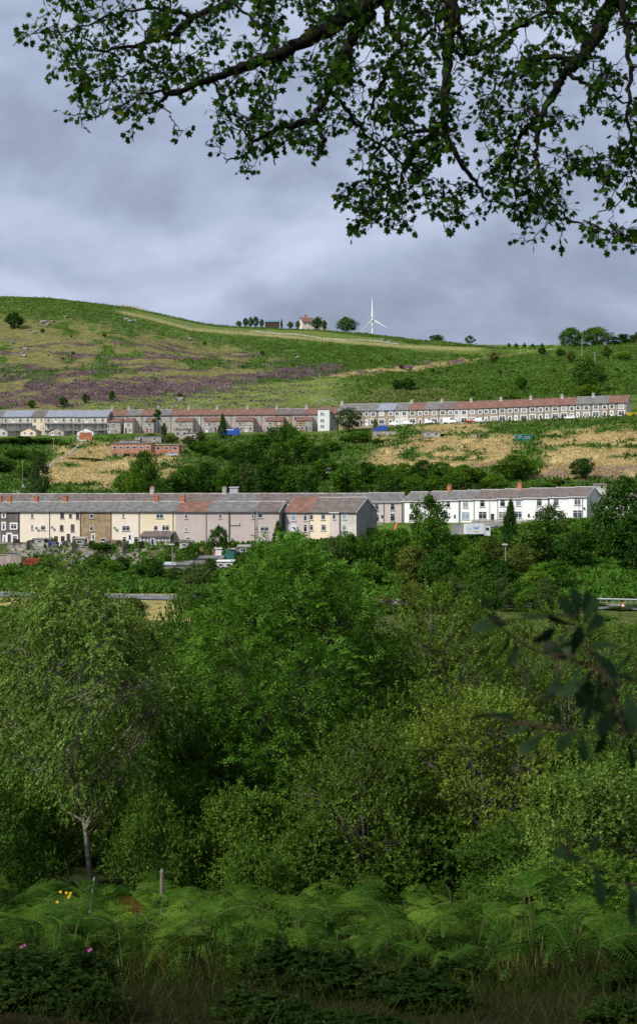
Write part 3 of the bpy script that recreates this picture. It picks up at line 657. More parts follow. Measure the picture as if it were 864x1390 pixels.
# ash in the middle
hero('ash_tree', 'big bright green ash tree filling the middle of the picture', 392, 27.0, 742, 400, 'ash', seed=3, base=.04, kind='tall', lobes=64, lobe_r=.25, clumps=44, sprays=3, per=11, slen=.34, spread=.14, leaf=.10,
     mode='pinnate', tpl=NARROW, up=.55, droop=.35, trunk_r=.075, mbark=M_BARKG, inner=.3)
# sallows on the right
WK = dict(mode='shoot', tpl=OVAL, up=.75, droop=.0, trunk_r=.07, mbark=M_BARKG, per=12, slen=.26, leaf=.054, base=.03, kind='round', spread=.10)
hero('willow_tree', 'olive green sallow to the right of the ash', 590, 28.0, 812, 400, 'willow', seed=21, lobes=52, lobe_r=.26, clumps=34, sprays=3, inner=.3, **WK)
hero('willow_tree', 'wide olive sallow behind the dark oak twigs', 770, 31.0, 822, 420, 'willow', seed=22, lobes=52, lobe_r=.26, clumps=34, sprays=3, inner=.3, **WK)
hero('willow_tree', 'low sallow with grey stem standing in front of the ash', 500, 23.0, 985, 270, 'willow', seed=23, lobes=34, lobe_r=.27, clumps=32, sprays=3, inner=.3, **dict(WK, trunk_r=.055, leaf=.050))
hero('willow_tree', 'dense small leaved sallow in front of the wide olive one', 655, 24.0, 940, 300, 'willow', seed=24, lobes=36, lobe_r=.27, clumps=34, sprays=3, inner=.3, **dict(WK, leaf=.050))
hero('hazel_bush', 'pale green leafy bush at the right edge above the ferns', 812, 19.0, 1050, 230, 'light', seed=31, lobes=26, lobe_r=.30, clumps=30, sprays=3, inner=.3, **dict(WK, slen=.3, leaf=.052, up=1.0, trunk_r=.04))
hero('hazel_bush', 'light green sapling clump beside the wide sallow at the right edge', 862, 26.0, 880, 190, 'light', seed=32, lobes=26, lobe_r=.30, clumps=26, sprays=3, inner=.3, **dict(WK, slen=.3, leaf=.052, up=1.0, trunk_r=.04))
# shaded shrubs under and between them
UK = dict(base=.02, lobes=26, lobe_r=.33, clumps=40, per=12, slen=.30, sprays=2, spread=.12, mode='shoot', tpl=OVAL, trunk_r=.05, twigs=True, up=.3)
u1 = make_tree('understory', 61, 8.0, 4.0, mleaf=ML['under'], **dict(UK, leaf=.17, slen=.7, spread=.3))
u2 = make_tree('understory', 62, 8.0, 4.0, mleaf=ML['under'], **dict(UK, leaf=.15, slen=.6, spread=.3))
ML['weed'] = foliage('weed_leaf_shaded', (.008, .018, .004), (.018, .034, .007), (.034, .055, .012), .3, .03, None, .5, .9)  # leaf tones darkened to carry the shade at the bank's foot
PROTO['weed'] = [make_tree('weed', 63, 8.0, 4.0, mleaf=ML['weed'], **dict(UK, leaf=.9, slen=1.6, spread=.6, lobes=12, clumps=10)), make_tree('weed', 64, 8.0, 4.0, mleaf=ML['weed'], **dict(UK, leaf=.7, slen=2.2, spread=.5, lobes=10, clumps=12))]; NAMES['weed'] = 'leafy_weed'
PROTO['under'] = [u1, u2]; NAMES['under'] = 'shrub'
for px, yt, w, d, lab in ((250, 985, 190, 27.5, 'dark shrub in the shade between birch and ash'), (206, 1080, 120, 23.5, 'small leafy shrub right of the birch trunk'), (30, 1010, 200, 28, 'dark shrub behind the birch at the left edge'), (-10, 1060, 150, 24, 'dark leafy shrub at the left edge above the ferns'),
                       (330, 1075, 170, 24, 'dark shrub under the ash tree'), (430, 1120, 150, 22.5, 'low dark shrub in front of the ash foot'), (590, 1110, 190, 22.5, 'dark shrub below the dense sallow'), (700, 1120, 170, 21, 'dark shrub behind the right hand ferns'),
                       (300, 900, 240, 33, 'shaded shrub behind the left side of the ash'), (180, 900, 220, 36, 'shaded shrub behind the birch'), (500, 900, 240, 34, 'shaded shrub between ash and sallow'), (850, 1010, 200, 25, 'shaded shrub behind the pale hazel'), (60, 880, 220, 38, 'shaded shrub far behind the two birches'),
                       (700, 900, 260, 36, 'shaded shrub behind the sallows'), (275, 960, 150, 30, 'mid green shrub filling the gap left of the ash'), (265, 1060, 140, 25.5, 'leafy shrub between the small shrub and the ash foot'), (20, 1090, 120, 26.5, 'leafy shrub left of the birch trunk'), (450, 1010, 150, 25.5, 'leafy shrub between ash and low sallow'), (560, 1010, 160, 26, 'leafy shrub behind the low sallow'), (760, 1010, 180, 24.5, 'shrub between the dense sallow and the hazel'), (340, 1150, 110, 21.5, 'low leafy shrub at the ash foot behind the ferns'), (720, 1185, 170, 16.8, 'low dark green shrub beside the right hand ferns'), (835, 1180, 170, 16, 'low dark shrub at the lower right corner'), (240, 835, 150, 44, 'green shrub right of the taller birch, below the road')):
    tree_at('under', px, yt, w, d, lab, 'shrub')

# ------------------------------------------------------------------ bracken ferns on the near bank
M_FERN = foliage('fern_leaf', (.018, .046, .006), (.052, .108, .013), (.125, .205, .028), .3, .05, None, .7, .9)
M_FERNB = foliage('fern_brown', (.10, .05, .015), (.20, .10, .03), (.28, .16, .05), .3, .03, None, .4, 1.5)
def make_fern(seed, nf=6, size=.9, m=M_FERN):
    """a patch of bracken: upright stalks, each carrying a flat triangular blade that arches over"""
    r = np.random.RandomState(seed); P = []; Dd = []; Nn = []; S = []; paths = []; rn = []
    for q in range(nf):
        az = q * 2 * math.pi / nf + r.uniform(-.5, .5); bs = np.array([r.normal(0, .16), r.normal(0, .16), 0]) * size
        stp = size * r.uniform(.30, .75); Ln = size * r.uniform(.55, .95); k = 24
        out = np.array([math.cos(az), math.sin(az), 0]); rise = r.uniform(.15, .75); fall = r.uniform(.25, .75)
        t = np.linspace(0, 1, k); C = np.concatenate([[bs, bs + out * stp * .12 + [0, 0, stp * .6]], bs + out * (stp * .22 + Ln * t[:, None]) + np.array([0, 0, 1.0]) * (stp + Ln * (rise * t - (rise * .6 + fall) * t ** 2.2))[:, None]])
        C[2:] += np.array([-out[1], out[0], 0]) * (r.normal(0, .12) * Ln * t ** 2)[:, None]
        paths.append(np.hstack([C, np.concatenate([[.008, .007], .005 * (1 - t * .8)])[:, None]])[::2]); C = C[2:]
        T = nrm(np.gradient(C, axis=0)); B = nrm(np.cross(T, np.array([0, 0, 1.0]) + 1e-6)); Nf = np.cross(B, T); ro = r.normal(0, .3); B, Nf = B * math.cos(ro) + Nf * math.sin(ro), Nf * math.cos(ro) - B * math.sin(ro)
        tone = r.rand() ** 1.6 * .6
        for i in range(0, k - 1):
            f = i / (k - 1.0); pl = Ln * .46 * (1 - f) ** .9 * (.8 + .2 * min(1, f * 6)) * r.uniform(.85, 1.1) + .008
            if r.rand() < .05: continue
            for s in (-1, 1):
                pd = nrm(B[i] * s + T[i] * .42 - Nf[i] * .10 + r.normal(0, .07, 3)); pb = nrm(np.cross(pd, Nf[i])); m_ = max(3, int(pl / .020)); g = (np.arange(m_) + .5) / m_
                c = C[i] + pd * (pl * g)[:, None] - np.array([0, 0, 1]) * (pl * .25 * g ** 2)[:, None]
                sz = (.030 * (1 - g * .7) * (.55 + .45 * (1 - f)))
                for s2 in (-1, 1):
                    P.append(c); Dd.append(pb * s2 + pd * .5 + np.zeros_like(c)); Nn.append(np.tile(Nf[i], (m_, 1)) + r.normal(0, .15, (m_, 3))); S.append(sz); rn.append(np.clip(tone + r.rand(m_) * .4 + .1 * (s2 > 0), 0, 1))
    P = np.concatenate(P); Dd = np.concatenate(Dd); Nn = np.concatenate(Nn); S = np.concatenate(S); rn = np.concatenate(rn)
    tpl = (np.array([[-.34, 0, 0], [.34, 0, 0], [.0, 1, 0]]), np.array([[0, 1, 2]]))
    return leaf_mesh('fern_fronds', P, Dd, Nn, S * 1.1, tpl[0], tpl[1], m, rn), tube_mesh('fern_stalks', paths, GSTK, 3)
GSTK = rough('fern_stalk', (.05, .07, .02), (.12, .10, .04), 6, 3, .8)
FERN = [make_fern(i, 7 + i % 3, .78) for i in range(7)]; FERNB = make_fern(77, 4, .8, M_FERNB)
def fern(x, y, s, pr, lab, grp, cat='fern'):
    o = empty('bracken_fern', (x, y, gz(x, y) + .02), random.uniform(0, 6.28)); o.scale = (s, s, s * random.uniform(.9, 1.25))
    link('fronds', pr[0], None, o); link('stalks', pr[1], None, o); tag(o, lab, cat, grp); return o
for i in range(250):
    d = 11.7 + 10.0 * ((i * .618) % 1) ** .8; px = -50 + 964 * ((i * .7548) % 1); x = (px - CX) / F * d
    if (700 < px and d > 15.5) or (d < 13.6 and vnoise(np.array([px / 90.]), np.array([d]), 0, 5)[0] < .55): continue
    fern(x, d, random.uniform(.6, 1.2), FERN[i % 7], 'green bracken fern among the others on the near bank', 'bracken ferns on the near bank')
for px, d, s, lab in ((95, 17.5, 1.25, 'tall arching bracken fern in front of the birch trunk'), (185, 16.5, 1.2, 'tall bracken fern left of the wooden post'), (330, 18, 1.3, 'large bright bracken fern under the ash'), (585, 15.5, 1.35, 'largest bracken fern, spreading fronds right of centre'), (620, 14, 1.1, 'bracken fern nearest the lower edge right of centre')):
    fern((px - CX) / F * d, d, s, FERN[int(px) % 5], lab, None)
fern((202 - CX) / F * 14, 14.0, 1.0, FERNB, 'dead orange brown bracken fern below the wooden post', None)
fern((150 - CX) / F * 17.8, 17.8, .9, FERNB, 'dead brown bracken fern at the foot of the small shrub', None)

for i in range(26):
    d = 13.9 + 6.2 * ((i * .618 + .3) % 1); px = -40 + 950 * ((i * .7548 + .1) % 1); x = (px - CX) / F * d; h = random.uniform(.35, .85)
    if px > 700: h *= 1.5
    plant('under', x, d, h, h * random.uniform(.6, 1.0), 'low leafy bramble growing between the bracken ferns', 'bramble', 'brambles between the bracken ferns', 'bramble')
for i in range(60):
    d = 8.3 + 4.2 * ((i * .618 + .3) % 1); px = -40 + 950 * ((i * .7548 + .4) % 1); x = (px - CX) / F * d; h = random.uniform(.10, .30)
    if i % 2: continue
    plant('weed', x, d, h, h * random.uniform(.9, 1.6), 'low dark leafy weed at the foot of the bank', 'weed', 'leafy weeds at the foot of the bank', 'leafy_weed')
# grasses along the bottom
def blades(name, n, d0, d1, h, m, seed, lab, cat, px0=-60, px1=924, lean=.55, dens=None):
    r = np.random.RandomState(seed); d = r.triangular(d0, d0 * .35 + d1 * .65, d1, n); x = (r.uniform(px0, px1, n) - CX) / F * d
    if dens is not None:
        k = fbm(x / dens, d / dens, 0, seed, 2) > .48; x, d = x[k], d[k]; n = len(x)
    P = np.stack([x, d, ground(x, d) - .02], 1); Dd = np.stack([r.normal(0, lean, n), r.normal(0, lean, n), np.ones(n)], 1); Nn = r.normal(0, 1, (n, 3))
    tv = np.array([[-.010, 0, 0], [.010, 0, 0], [.008, .5, .05], [.0, 1, .3], [-.008, .5, .05]]); tf = [np.array([[0, 1, 2, 4]]), np.array([[4, 2, 3]])]
    return tag(link(name, leaf_mesh(name, P, Dd, Nn, h * r.uniform(.5, 1.25, n), tv, tf, m, r.rand(n))), lab, cat, kind='stuff')
M_GR = foliage('grass_dry', (.06, .06, .015), (.15, .13, .04), (.30, .24, .10), .3, .03, None, .5, 1.2)
M_GG = foliage('grass_green_shaded', (.010, .018, .004), (.024, .038, .008), (.050, .066, .016), .3, .03, None, .5, 1.2)  # grass colour made very dark, shade under the maple included
blades('dry_grass', 3800, 10.6, 14.5, .26, M_GR, 1, 'dry straw coloured grass along the bottom of the bank', 'grass', dens=.55)
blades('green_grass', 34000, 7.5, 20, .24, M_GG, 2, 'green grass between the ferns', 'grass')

# ------------------------------------------------------------------ overhanging maple: a real tree standing just right of the view
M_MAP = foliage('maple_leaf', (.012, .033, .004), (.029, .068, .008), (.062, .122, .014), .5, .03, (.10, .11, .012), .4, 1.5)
r = np.random.RandomState(99)
tree0 = np.array([4.6, 8.6, 0.0]); tree0[2] = gz(tree0[0], tree0[1])
mp = empty('maple_tree', tuple(tree0))
def mpt(px, py, d): return np.array([(px - CX) / F * d, d, (CY - py) / F * d])
top = np.array([3.9, 8.5, 4.6]); fork = np.array([3.2, 8.3, 5.6])
guides = [  # (photo points, depth from/to, radius from/to)
 ([(900, -330), (700, -150), (560, -50), (498, 4), (430, 47), (380, 74), (320, 95), (290, 108), (245, 122), (215, 138)], 8.4, 7.6, .085, .010),
 ([(650, -110), (560, -60), (500, -35), (318, -2), (262, 24), (232, 48), (190, 62), (140, 70), (110, 48)], 8.4, 8.0, .04, .006),
 ([(262, 24), (240, 45), (226, 78), (205, 95), (165, 104), (125, 100)], 8.0, 8.3, .016, .004),
 ([(262, 24), (215, 8), (150, 20), (90, 44), (40, 45)], 8.0, 7.8, .014, .003),
 ([(508, 0), (484, 46), (462, 82), (447, 118), (434, 142), (428, 160), (440, 190), (428, 215)], 8.2, 7.7, .050, .008),
 ([(429, 165), (400, 170), (372, 175), (350, 190), (332, 212), (305, 222)], 7.8, 7.6, .028, .004),
 ([(700, -150), (640, -80), (613, -10), (610, 50), (605, 105), (602, 160), (607, 192), (624, 222), (648, 250), (660, 275)], 8.4, 7.8, .060, .007),
 ([(516, -10), (530, 38), (545, 60), (562, 58), (588, 44), (596, 0)], 8.3, 8.0, .024, .010),
 ([(545, 60), (525, 92), (508, 130), (500, 160), (480, 175)], 8.2, 8.4, .020, .004),
 ([(604, 165), (575, 188), (556, 210), (546, 240), (540, 262)], 8.0, 7.7, .026, .004),
 ([(604, 170), (560, 180), (520, 190), (500, 220), (505, 270)], 8.0, 8.4, .018, .004),
 ([(618, -5), (622, 40), (634, 74), (650, 68), (690, 44), (730, 22), (790, -20)], 8.2, 8.4, .020, .012),
 ([(900, -330), (860, -120), (832, -4), (815, 35), (800, 62), (782, 84), (768, 98), (750, 125), (736, 150), (728, 190), (722, 215)], 8.4, 7.8, .075, .010),
 ([(800, 62), (778, 36), (760, 20), (735, -5)], 8.1, 8.3, .028, .012),
 ([(782, 84), (740, 76), (700, 88), (680, 110), (665, 140)], 8.1, 8.3, .024, .004),
 ([(724, 205), (735, 245), (752, 280), (770, 300), (800, 302), (845, 326)], 7.9, 7.6, .016, .003),
 ([(736, 155), (700, 190), (690, 230), (700, 270), (690, 300)], 7.9, 8.2, .020, .003),
 ([(875, -150), (842, 0), (850, 50), (856, 110), (850, 160), (862, 210), (840, 250)], 8.2, 7.9, .028, .005),
 ([(768, 98), (800, 118), (830, 130), (870, 150)], 8.0, 7.8, .016, .005),
 ([(447, 118), (470, 150), (500, 185), (560, 230), (580, 270)], 8.0, 8.2, .016, .004),
 ([(380, 74), (350, 30), (300, -5)], 8.0, 8.2, .014, .008),
 ([(290, 108), (300, 140), (330, 165), (352, 180)], 7.7, 7.8, .012, .003),
 ([(245, 122), (190, 128), (150, 150), (115, 165)], 7.6, 7.5, .010, .003),
 ([(215, 138), (232, 158), (246, 180)], 7.6, 7.6, .006, .002)]
gpaths = []; nodes = []; nrad = []
for pts, d0, d1, r0, r1 in guides:
    q = np.array([mpt(a, b, d0 + (d1 - d0) * i / (len(pts) - 1)) for i, (a, b) in enumerate(pts)])
    t = np.linspace(0, 1, len(q)); tt = np.linspace(0, 1, len(q) * 5)
    v = np.stack([np.interp(tt, t, q[:, k]) for k in range(3)], 1); v = (v + np.vstack([v[:1], v[:-1]]) + np.vstack([v[1:], v[-1:]])) / 3
    v[1:-1] += r.normal(0, .008, (len(v) - 2, 3)); rr_ = r0 + (r1 - r0) * tt ** .8
    gpaths.append(np.hstack([v, rr_[:, None] * .95 * r.uniform(.9, 1.12, (len(v), 1))])); nodes.append(v); nrad.append(rr_)
nodes = np.concatenate(nodes); nrad = np.concatenate(nrad)
trunk = [bez(tree0 - [0, 0, .3], (4.9, 8.7, 1.0), top, 9, .24, .15), bez(top, (3.6, 8.4, 5.0), mpt(900, -330, 8.4), 6, .13, .09), bez(top, (3.4, 8.6, 4.6), mpt(875, -150, 8.2), 5, .06, .03)]
trunk += [bez(top, (3.6, 9.2, 6.2), (2.2, 10.0, 7.4), 6, .10, .03), bez(top, (4.6, 7.0, 6.4), (3.2, 4.0, 7.0), 8, .12, .03), bez(top, (3.0, 6.0, 6.0), (0, 2.5, 5.6), 8, .11, .02), bez(top, (5.6, 8.2, 5.6), (7.2, 8.8, 6.2), 5, .08, .02), bez(top, (2.0, 6.5, 5.2), (-1.5, 4.5, 5.0), 8, .07, .02)]
# twig tips inside the part of the sky the crown covers
poly = [(62, -60), (62, 62), (80, 90), (84, 150), (112, 184), (132, 168), (178, 188), (200, 160), (232, 134), (266, 130), (275, 150), (290, 190), (296, 218), (312, 238), (350, 226), (378, 220), (386, 190), (408, 205), (416, 248), (440, 246), (455, 272), (476, 312), (520, 298), (556, 312), (584, 298), (612, 306),
        (628, 292), (655, 312), (676, 292), (705, 300), (715, 330), (752, 300), (800, 322), (842, 338), (900, 330), (900, -60)]
holes = [(395, 128, 32, 20), (262, 112, 14, 9), (648, 225, 16, 28), (812, 176, 26, 30), (640, 22, 20, 16), (795, 262, 26, 26), (90, 118, 14, 16), (148, 130, 14, 14), (280, 168, 12, 16), (830, 60, 12, 22), (700, 130, 18, 14), (858, 285, 20, 20), (575, 130, 10, 14), (395, 20, 16, 12), (495, 62, 12, 10), (350, 100, 20, 7), (330, 150, 14, 12), (470, 238, 14, 12), (695, 78, 12, 8), (250, 60, 8, 10), (635, 130, 14, 22), (560, 100, 9, 9), (455, 160, 9, 12), (780, 130, 12, 14)]
def inside(px, py):
    c = False; n = len(poly); j = n - 1
    for i in range(n):
        xi, yi = poly[i]; xj, yj = poly[j]
        if (yi > py) != (yj > py) and px < (xj - xi) * (py - yi) / (yj - yi) + xi: c = not c
        j = i
    return c
tips = []
while len(tips) < 1650:
    px, py = r.uniform(20, 900), r.uniform(-60, 340)
    if not inside(px, py): continue
    if any(((px - a) / b2) ** 2 + ((py - b) / c2) ** 2 < 1 for a, b, b2, c2 in holes): continue
    if vnoise(px / 22., py / 18., 0, 4) < .30: continue
    tips.append(mpt(px, py, r.uniform(7.1, 8.9)))
for px, py in ((28, 42), (40, 50), (50, 22), (52, 40), (66, 46), (70, 100), (72, 95), (246, 181), (722, 326), (705, 322), (850, 334), (760, 331), (478, 315), (560, 306), (612, 308)): tips.append(mpt(px, py, 7.8))
tips = np.array(tips)
order = np.argsort([np.min(np.linalg.norm(nodes - t, axis=1)) for t in tips]); LP = []; LD = []; LN = []; LS = []
tw = []
for q in order:
    t = tips[q]; dd = np.linalg.norm(nodes - t, axis=1); k = int(np.argmin(dd + nrad * 2)); a = nodes[k]; ln = dd[k]
    bend = np.array([0, 0, -.10 * ln]) + r.normal(0, .10 * ln, 3)
    p = bez(a, (a + t) / 2 + bend, t, 6, min(max(.0028 + ln * .009, .003), .012), .002, .01, r); tw.append(p)
    nodes = np.vstack([nodes, p[2:, :3]]); nrad = np.concatenate([nrad, p[2:, 3]])
    dr = nrm(t - p[3, :3]); m_ = r.randint(4, 9)
    for s in range(m_):
        f = r.uniform(.45, 1.02); b = p[min(5, int(f * 5)), :3]
        st_ = nrm(dr * .4 + r.normal(0, .7, 3) + np.array([0, 0, -.25])); e = b + st_ * r.uniform(.025, .06)
        tw.append(np.array([[*b, .0011], [*e, .0009]]))
        LP.append(e); LD.append(nrm(st_ * .6 + dr * .3 + np.array([0, 0, -.45]) + r.normal(0, .25, 3))); LN.append(nrm(r.normal(0, .75, 3) + np.array([0, -.25, .7]))); LS.append(r.uniform(.026, .054))
LP, LD, LN, LS = map(np.array, (LP, LD, LN, LS))
# unseen rest of the crown, added above and beside the view for its shade
lob = [((4.6, 8.8, 7.2), 2.6), ((2.2, 9.6, 7.0), 2.2), ((3.4, 4.6, 6.9), 2.2), ((6.8, 8.8, 6.2), 1.9), ((1.0, 6.6, 6.6), 1.8)]
for c, R_ in lob:
    n = int(1500 * R_ / 2); dv = nrm(r.normal(0, 1, (n, 3))); P2 = np.array(c) + dv * (R_ * r.rand(n) ** .4)[:, None] * np.array([1, 1, .55])
    px_ = CX + F * P2[:, 0] / np.maximum(P2[:, 1], .1); py_ = CY - F * P2[:, 2] / np.maximum(P2[:, 1], .1)
    k = ~((px_ > -60) & (px_ < 930) & (py_ > -70) & (P2[:, 1] > .3)); P2 = P2[k]; n = len(P2)
    LP = np.vstack([LP, P2]); LD = np.vstack([LD, nrm(r.normal(0, 1, (n, 3)) + [0, 0, -.3])]); LN = np.vstack([LN, nrm(r.normal(0, .6, (n, 3)) + [0, 0, 1])]); LS = np.concatenate([LS, r.uniform(.12, .2, n)])
off = tree0
def shift(paths): return [np.hstack([p[:, :3] - off, p[:, 3:4]]) for p in paths]
link('trunk', tube_mesh('maple_trunk', shift(trunk), M_DBARK, 10), None, mp)
link('branches', tube_mesh('maple_branches', shift(gpaths), M_DBARK, 8), None, mp)
link('twigs', tube_mesh('maple_twigs', shift(tw), M_DBARK, 4), None, mp)
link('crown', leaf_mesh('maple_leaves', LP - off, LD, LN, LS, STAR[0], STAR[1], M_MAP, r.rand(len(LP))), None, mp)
tag(mp, 'dark field maple whose leafy branches hang across the top of the view', 'tree')

# ------------------------------------------------------------------ oak sapling reaching in close from the right
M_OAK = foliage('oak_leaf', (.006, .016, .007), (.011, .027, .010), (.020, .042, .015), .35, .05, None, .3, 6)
M_OTW = rough('oak_twig', (.022, .011, .007), (.045, .022, .013), 30, 3, .7)
def oak_leaf():
    hw = [.02, .10, .07, .19, .12, .26, .17, .27, .14, .15, .0]; t = np.linspace(0, 1, 11)
    v = []; 
    for i in range(11): v += [(-hw[i], t[i], .10 * hw[i] + -.25 * (t[i] - .4) ** 2), (0, t[i], -.25 * (t[i] - .4) ** 2), (hw[i], t[i], .10 * hw[i] - .25 * (t[i] - .4) ** 2)]
    f = []
    for i in range(10): f += [(3 * i, 3 * i + 1, 3 * i + 4, 3 * i + 3), (3 * i + 1, 3 * i + 2, 3 * i + 5, 3 * i + 4)]
    return np.array(v), np.array(f)
OAK = oak_leaf()
ok0 = np.array([1.25, 2.25, 0]); ok0[2] = gz(ok0[0], ok0[1]); ok = empty('oak_sapling', tuple(ok0))
og = [([(1500, 700), (1150, 860), (950, 935), (864, 925), (815, 908), (770, 893), (744, 888), (715, 878), (700, 868), (672, 845), (628, 803)], 2.15, 2.0, .006, .0015),
      ([(815, 908), (800, 888), (790, 868), (778, 848), (770, 835)], 2.05, 2.05, .0022, .0012), ([(744, 888), (725, 868), (700, 852), (685, 846)], 2.0, 1.95, .002, .001),
      ([(1500, 780), (1100, 960), (900, 992), (864, 992), (772, 993), (717, 985), (690, 977), (656, 970)], 2.2, 2.0, .005, .0012),
      ([(1300, 1180), (1000, 1210), (850, 1200), (812, 1180), (775, 1158), (762, 1148)], 1.9, 1.9, .004, .0013)]
op = []; P3 = []; D3 = []; S3 = []
for pts, d0, d1, r0, r1 in og:
    q = np.array([mpt(a, b, d0 + (d1 - d0) * i / (len(pts) - 1)) for i, (a, b) in enumerate(pts)]); t = np.linspace(0, 1, len(q)); tt = np.linspace(0, 1, len(q) * 4)
    v = np.stack([np.interp(tt, t, q[:, k]) for k in range(3)], 1); op.append(np.hstack([v, (r0 + (r1 - r0) * tt)[:, None] * .5]))
lv = [(792, 846, .4, .9, 38), (770, 858, -.5, -.8, 36), (798, 866, .2, .8, 40), (785, 842, -.6, .7, 36), (776, 888, .2, .9, 36), (765, 896, -.6, .6, 34), (796, 920, -.9, -.4, 44), (806, 930, -.2, -1, 40), (820, 925, .5, -.9, 36), (832, 930, -.5, -.9, 40), (850, 940, .2, -1, 38), (786, 835, -.2, 1, 34), (780, 850, -.9, .3, 40), (765, 838, -1, .3, 34), (790, 830, .3, .9, 26), (795, 858, .8, .6, 34), (752, 833, -1, -.1, 30), (735, 838, -1, .1, 24), (778, 868, -.6, -.6, 34), (800, 880, .9, .2, 30), (805, 885, .6, -.6, 38), (785, 880, -1, -.4, 32),
      (692, 858, -.3, -1, 34), (688, 850, -.9, .5, 26), (675, 850, -1, -.2, 24), (705, 878, -.6, -.9, 26), (722, 872, .9, .4, 34), (740, 886, .9, .3, 34), (752, 884, 1, .1, 36), (700, 870, -.2, -1, 22), (664, 840, -1, -.6, 26), (655, 826, .6, .8, 16),
      (800, 912, -.3, -1, 46), (815, 915, -.1, -1, 40), (790, 905, -.7, -.8, 42), (828, 910, .9, .5, 34), (845, 915, .9, -.3, 30), (804, 945, -.4, -1, 36), (812, 950, .3, -1, 30), (782, 930, -.8, -.9, 30), (760, 918, -.6, -.9, 30), (833, 940, .2, 1, 22),
      (836, 955, -.7, -1, 44), (842, 960, .4, -1, 40), (850, 975, -.9, -.2, 30), (822, 990, -.3, -1, 34), (780, 992, -.8, -1, 34), (790, 998, 0, -1, 30), (775, 990, -.9, .6, 26), (760, 985, -.3, .9, 28), (745, 990, -.9, -.7, 28), (728, 984, -.8, -.8, 26), (718, 985, -1, -.4, 26), (700, 978, -.8, .5, 22), (690, 975, -.9, .2, 24), (664, 970, -.9, -.2, 22), (850, 1000, .2, -1, 40), (862, 995, .6, -.8, 36), (735, 1000, -.9, -.5, 34),
      (808, 1178, .1, -1, 40), (800, 1160, .3, .9, 22), (790, 1165, -.9, .1, 24), (840, 1195, -.4, -1, 44), (850, 1200, .6, -1, 36), (830, 1190, .6, .9, 24), (776, 1150, -.9, -.5, 26), (764, 1146, -.6, .8, 22), (855, 1215, 0, -1, 34), (770, 1150, .2, -.9, 18)]
allo = np.concatenate([p[:, :3] for p in op])
for a, b, dx, dy, s in lv:
    d_ = float(r.uniform(1.95, 2.1)) if b < 1100 else 1.9
    p = mpt(a, b, d_); k = int(np.argmin(np.linalg.norm(allo - p, axis=1))); op.append(bez(allo[k], (allo[k] + p) / 2 + r.normal(0, .003, 3), p, 4, .0011, .0008))
    P3.append(p); D3.append(nrm(np.array([dx, r.uniform(-.5, .5), dy]))); S3.append(s / F * 2 * 1.18)
P3, D3, S3 = map(np.array, (P3, D3, S3)); N3 = nrm(r.normal(0, .5, (len(P3), 3)) + np.array([0, -.6, .55]))
trk = [bez(ok0 - [0, 0, .1], (1.3, 2.3, -.9), (1.28, 2.2, .6), 10, .018, .006), bez((1.28, 2.25, -.3), (1.3, 2.2, -.1), mpt(1500, 700, 2.15), 4, .008, .006), bez((1.29, 2.26, -.5), (1.3, 2.2, -.2), mpt(1500, 780, 2.2), 4, .007, .005), bez((1.28, 2.27, -.9), (1.2, 2.1, -.7), mpt(1300, 1180, 1.9), 5, .006, .004)]
for k in range(60):
    z_ = r.uniform(-.5, .7); P3 = np.vstack([P3, [[1.28 + r.normal(0, .16), 2.2 + r.normal(0, .2), z_]]]); D3 = np.vstack([D3, nrm(r.normal(0, 1, (1, 3)))]); N3 = np.vstack([N3, nrm(r.normal(0, .4, (1, 3)) + [0, 0, 1])]); S3 = np.append(S3, .05)
kk = CX + F * P3[:, 0] / P3[:, 1]
keep = (np.arange(len(P3)) < len(lv)) | (kk > 960); P3, D3, N3, S3 = P3[keep], D3[keep], N3[keep], S3[keep]
off = ok0
link('trunk', tube_mesh('oak_trunk', shift(trk), M_OTW, 7), None, ok); link('twigs', tube_mesh('oak_twigs', shift(op), M_OTW, 6), None, ok)
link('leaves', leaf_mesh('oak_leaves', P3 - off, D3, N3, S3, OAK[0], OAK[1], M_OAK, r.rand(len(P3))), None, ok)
tag(ok, 'out of focus dark oak sapling twigs reaching in close from the right edge', 'sapling')
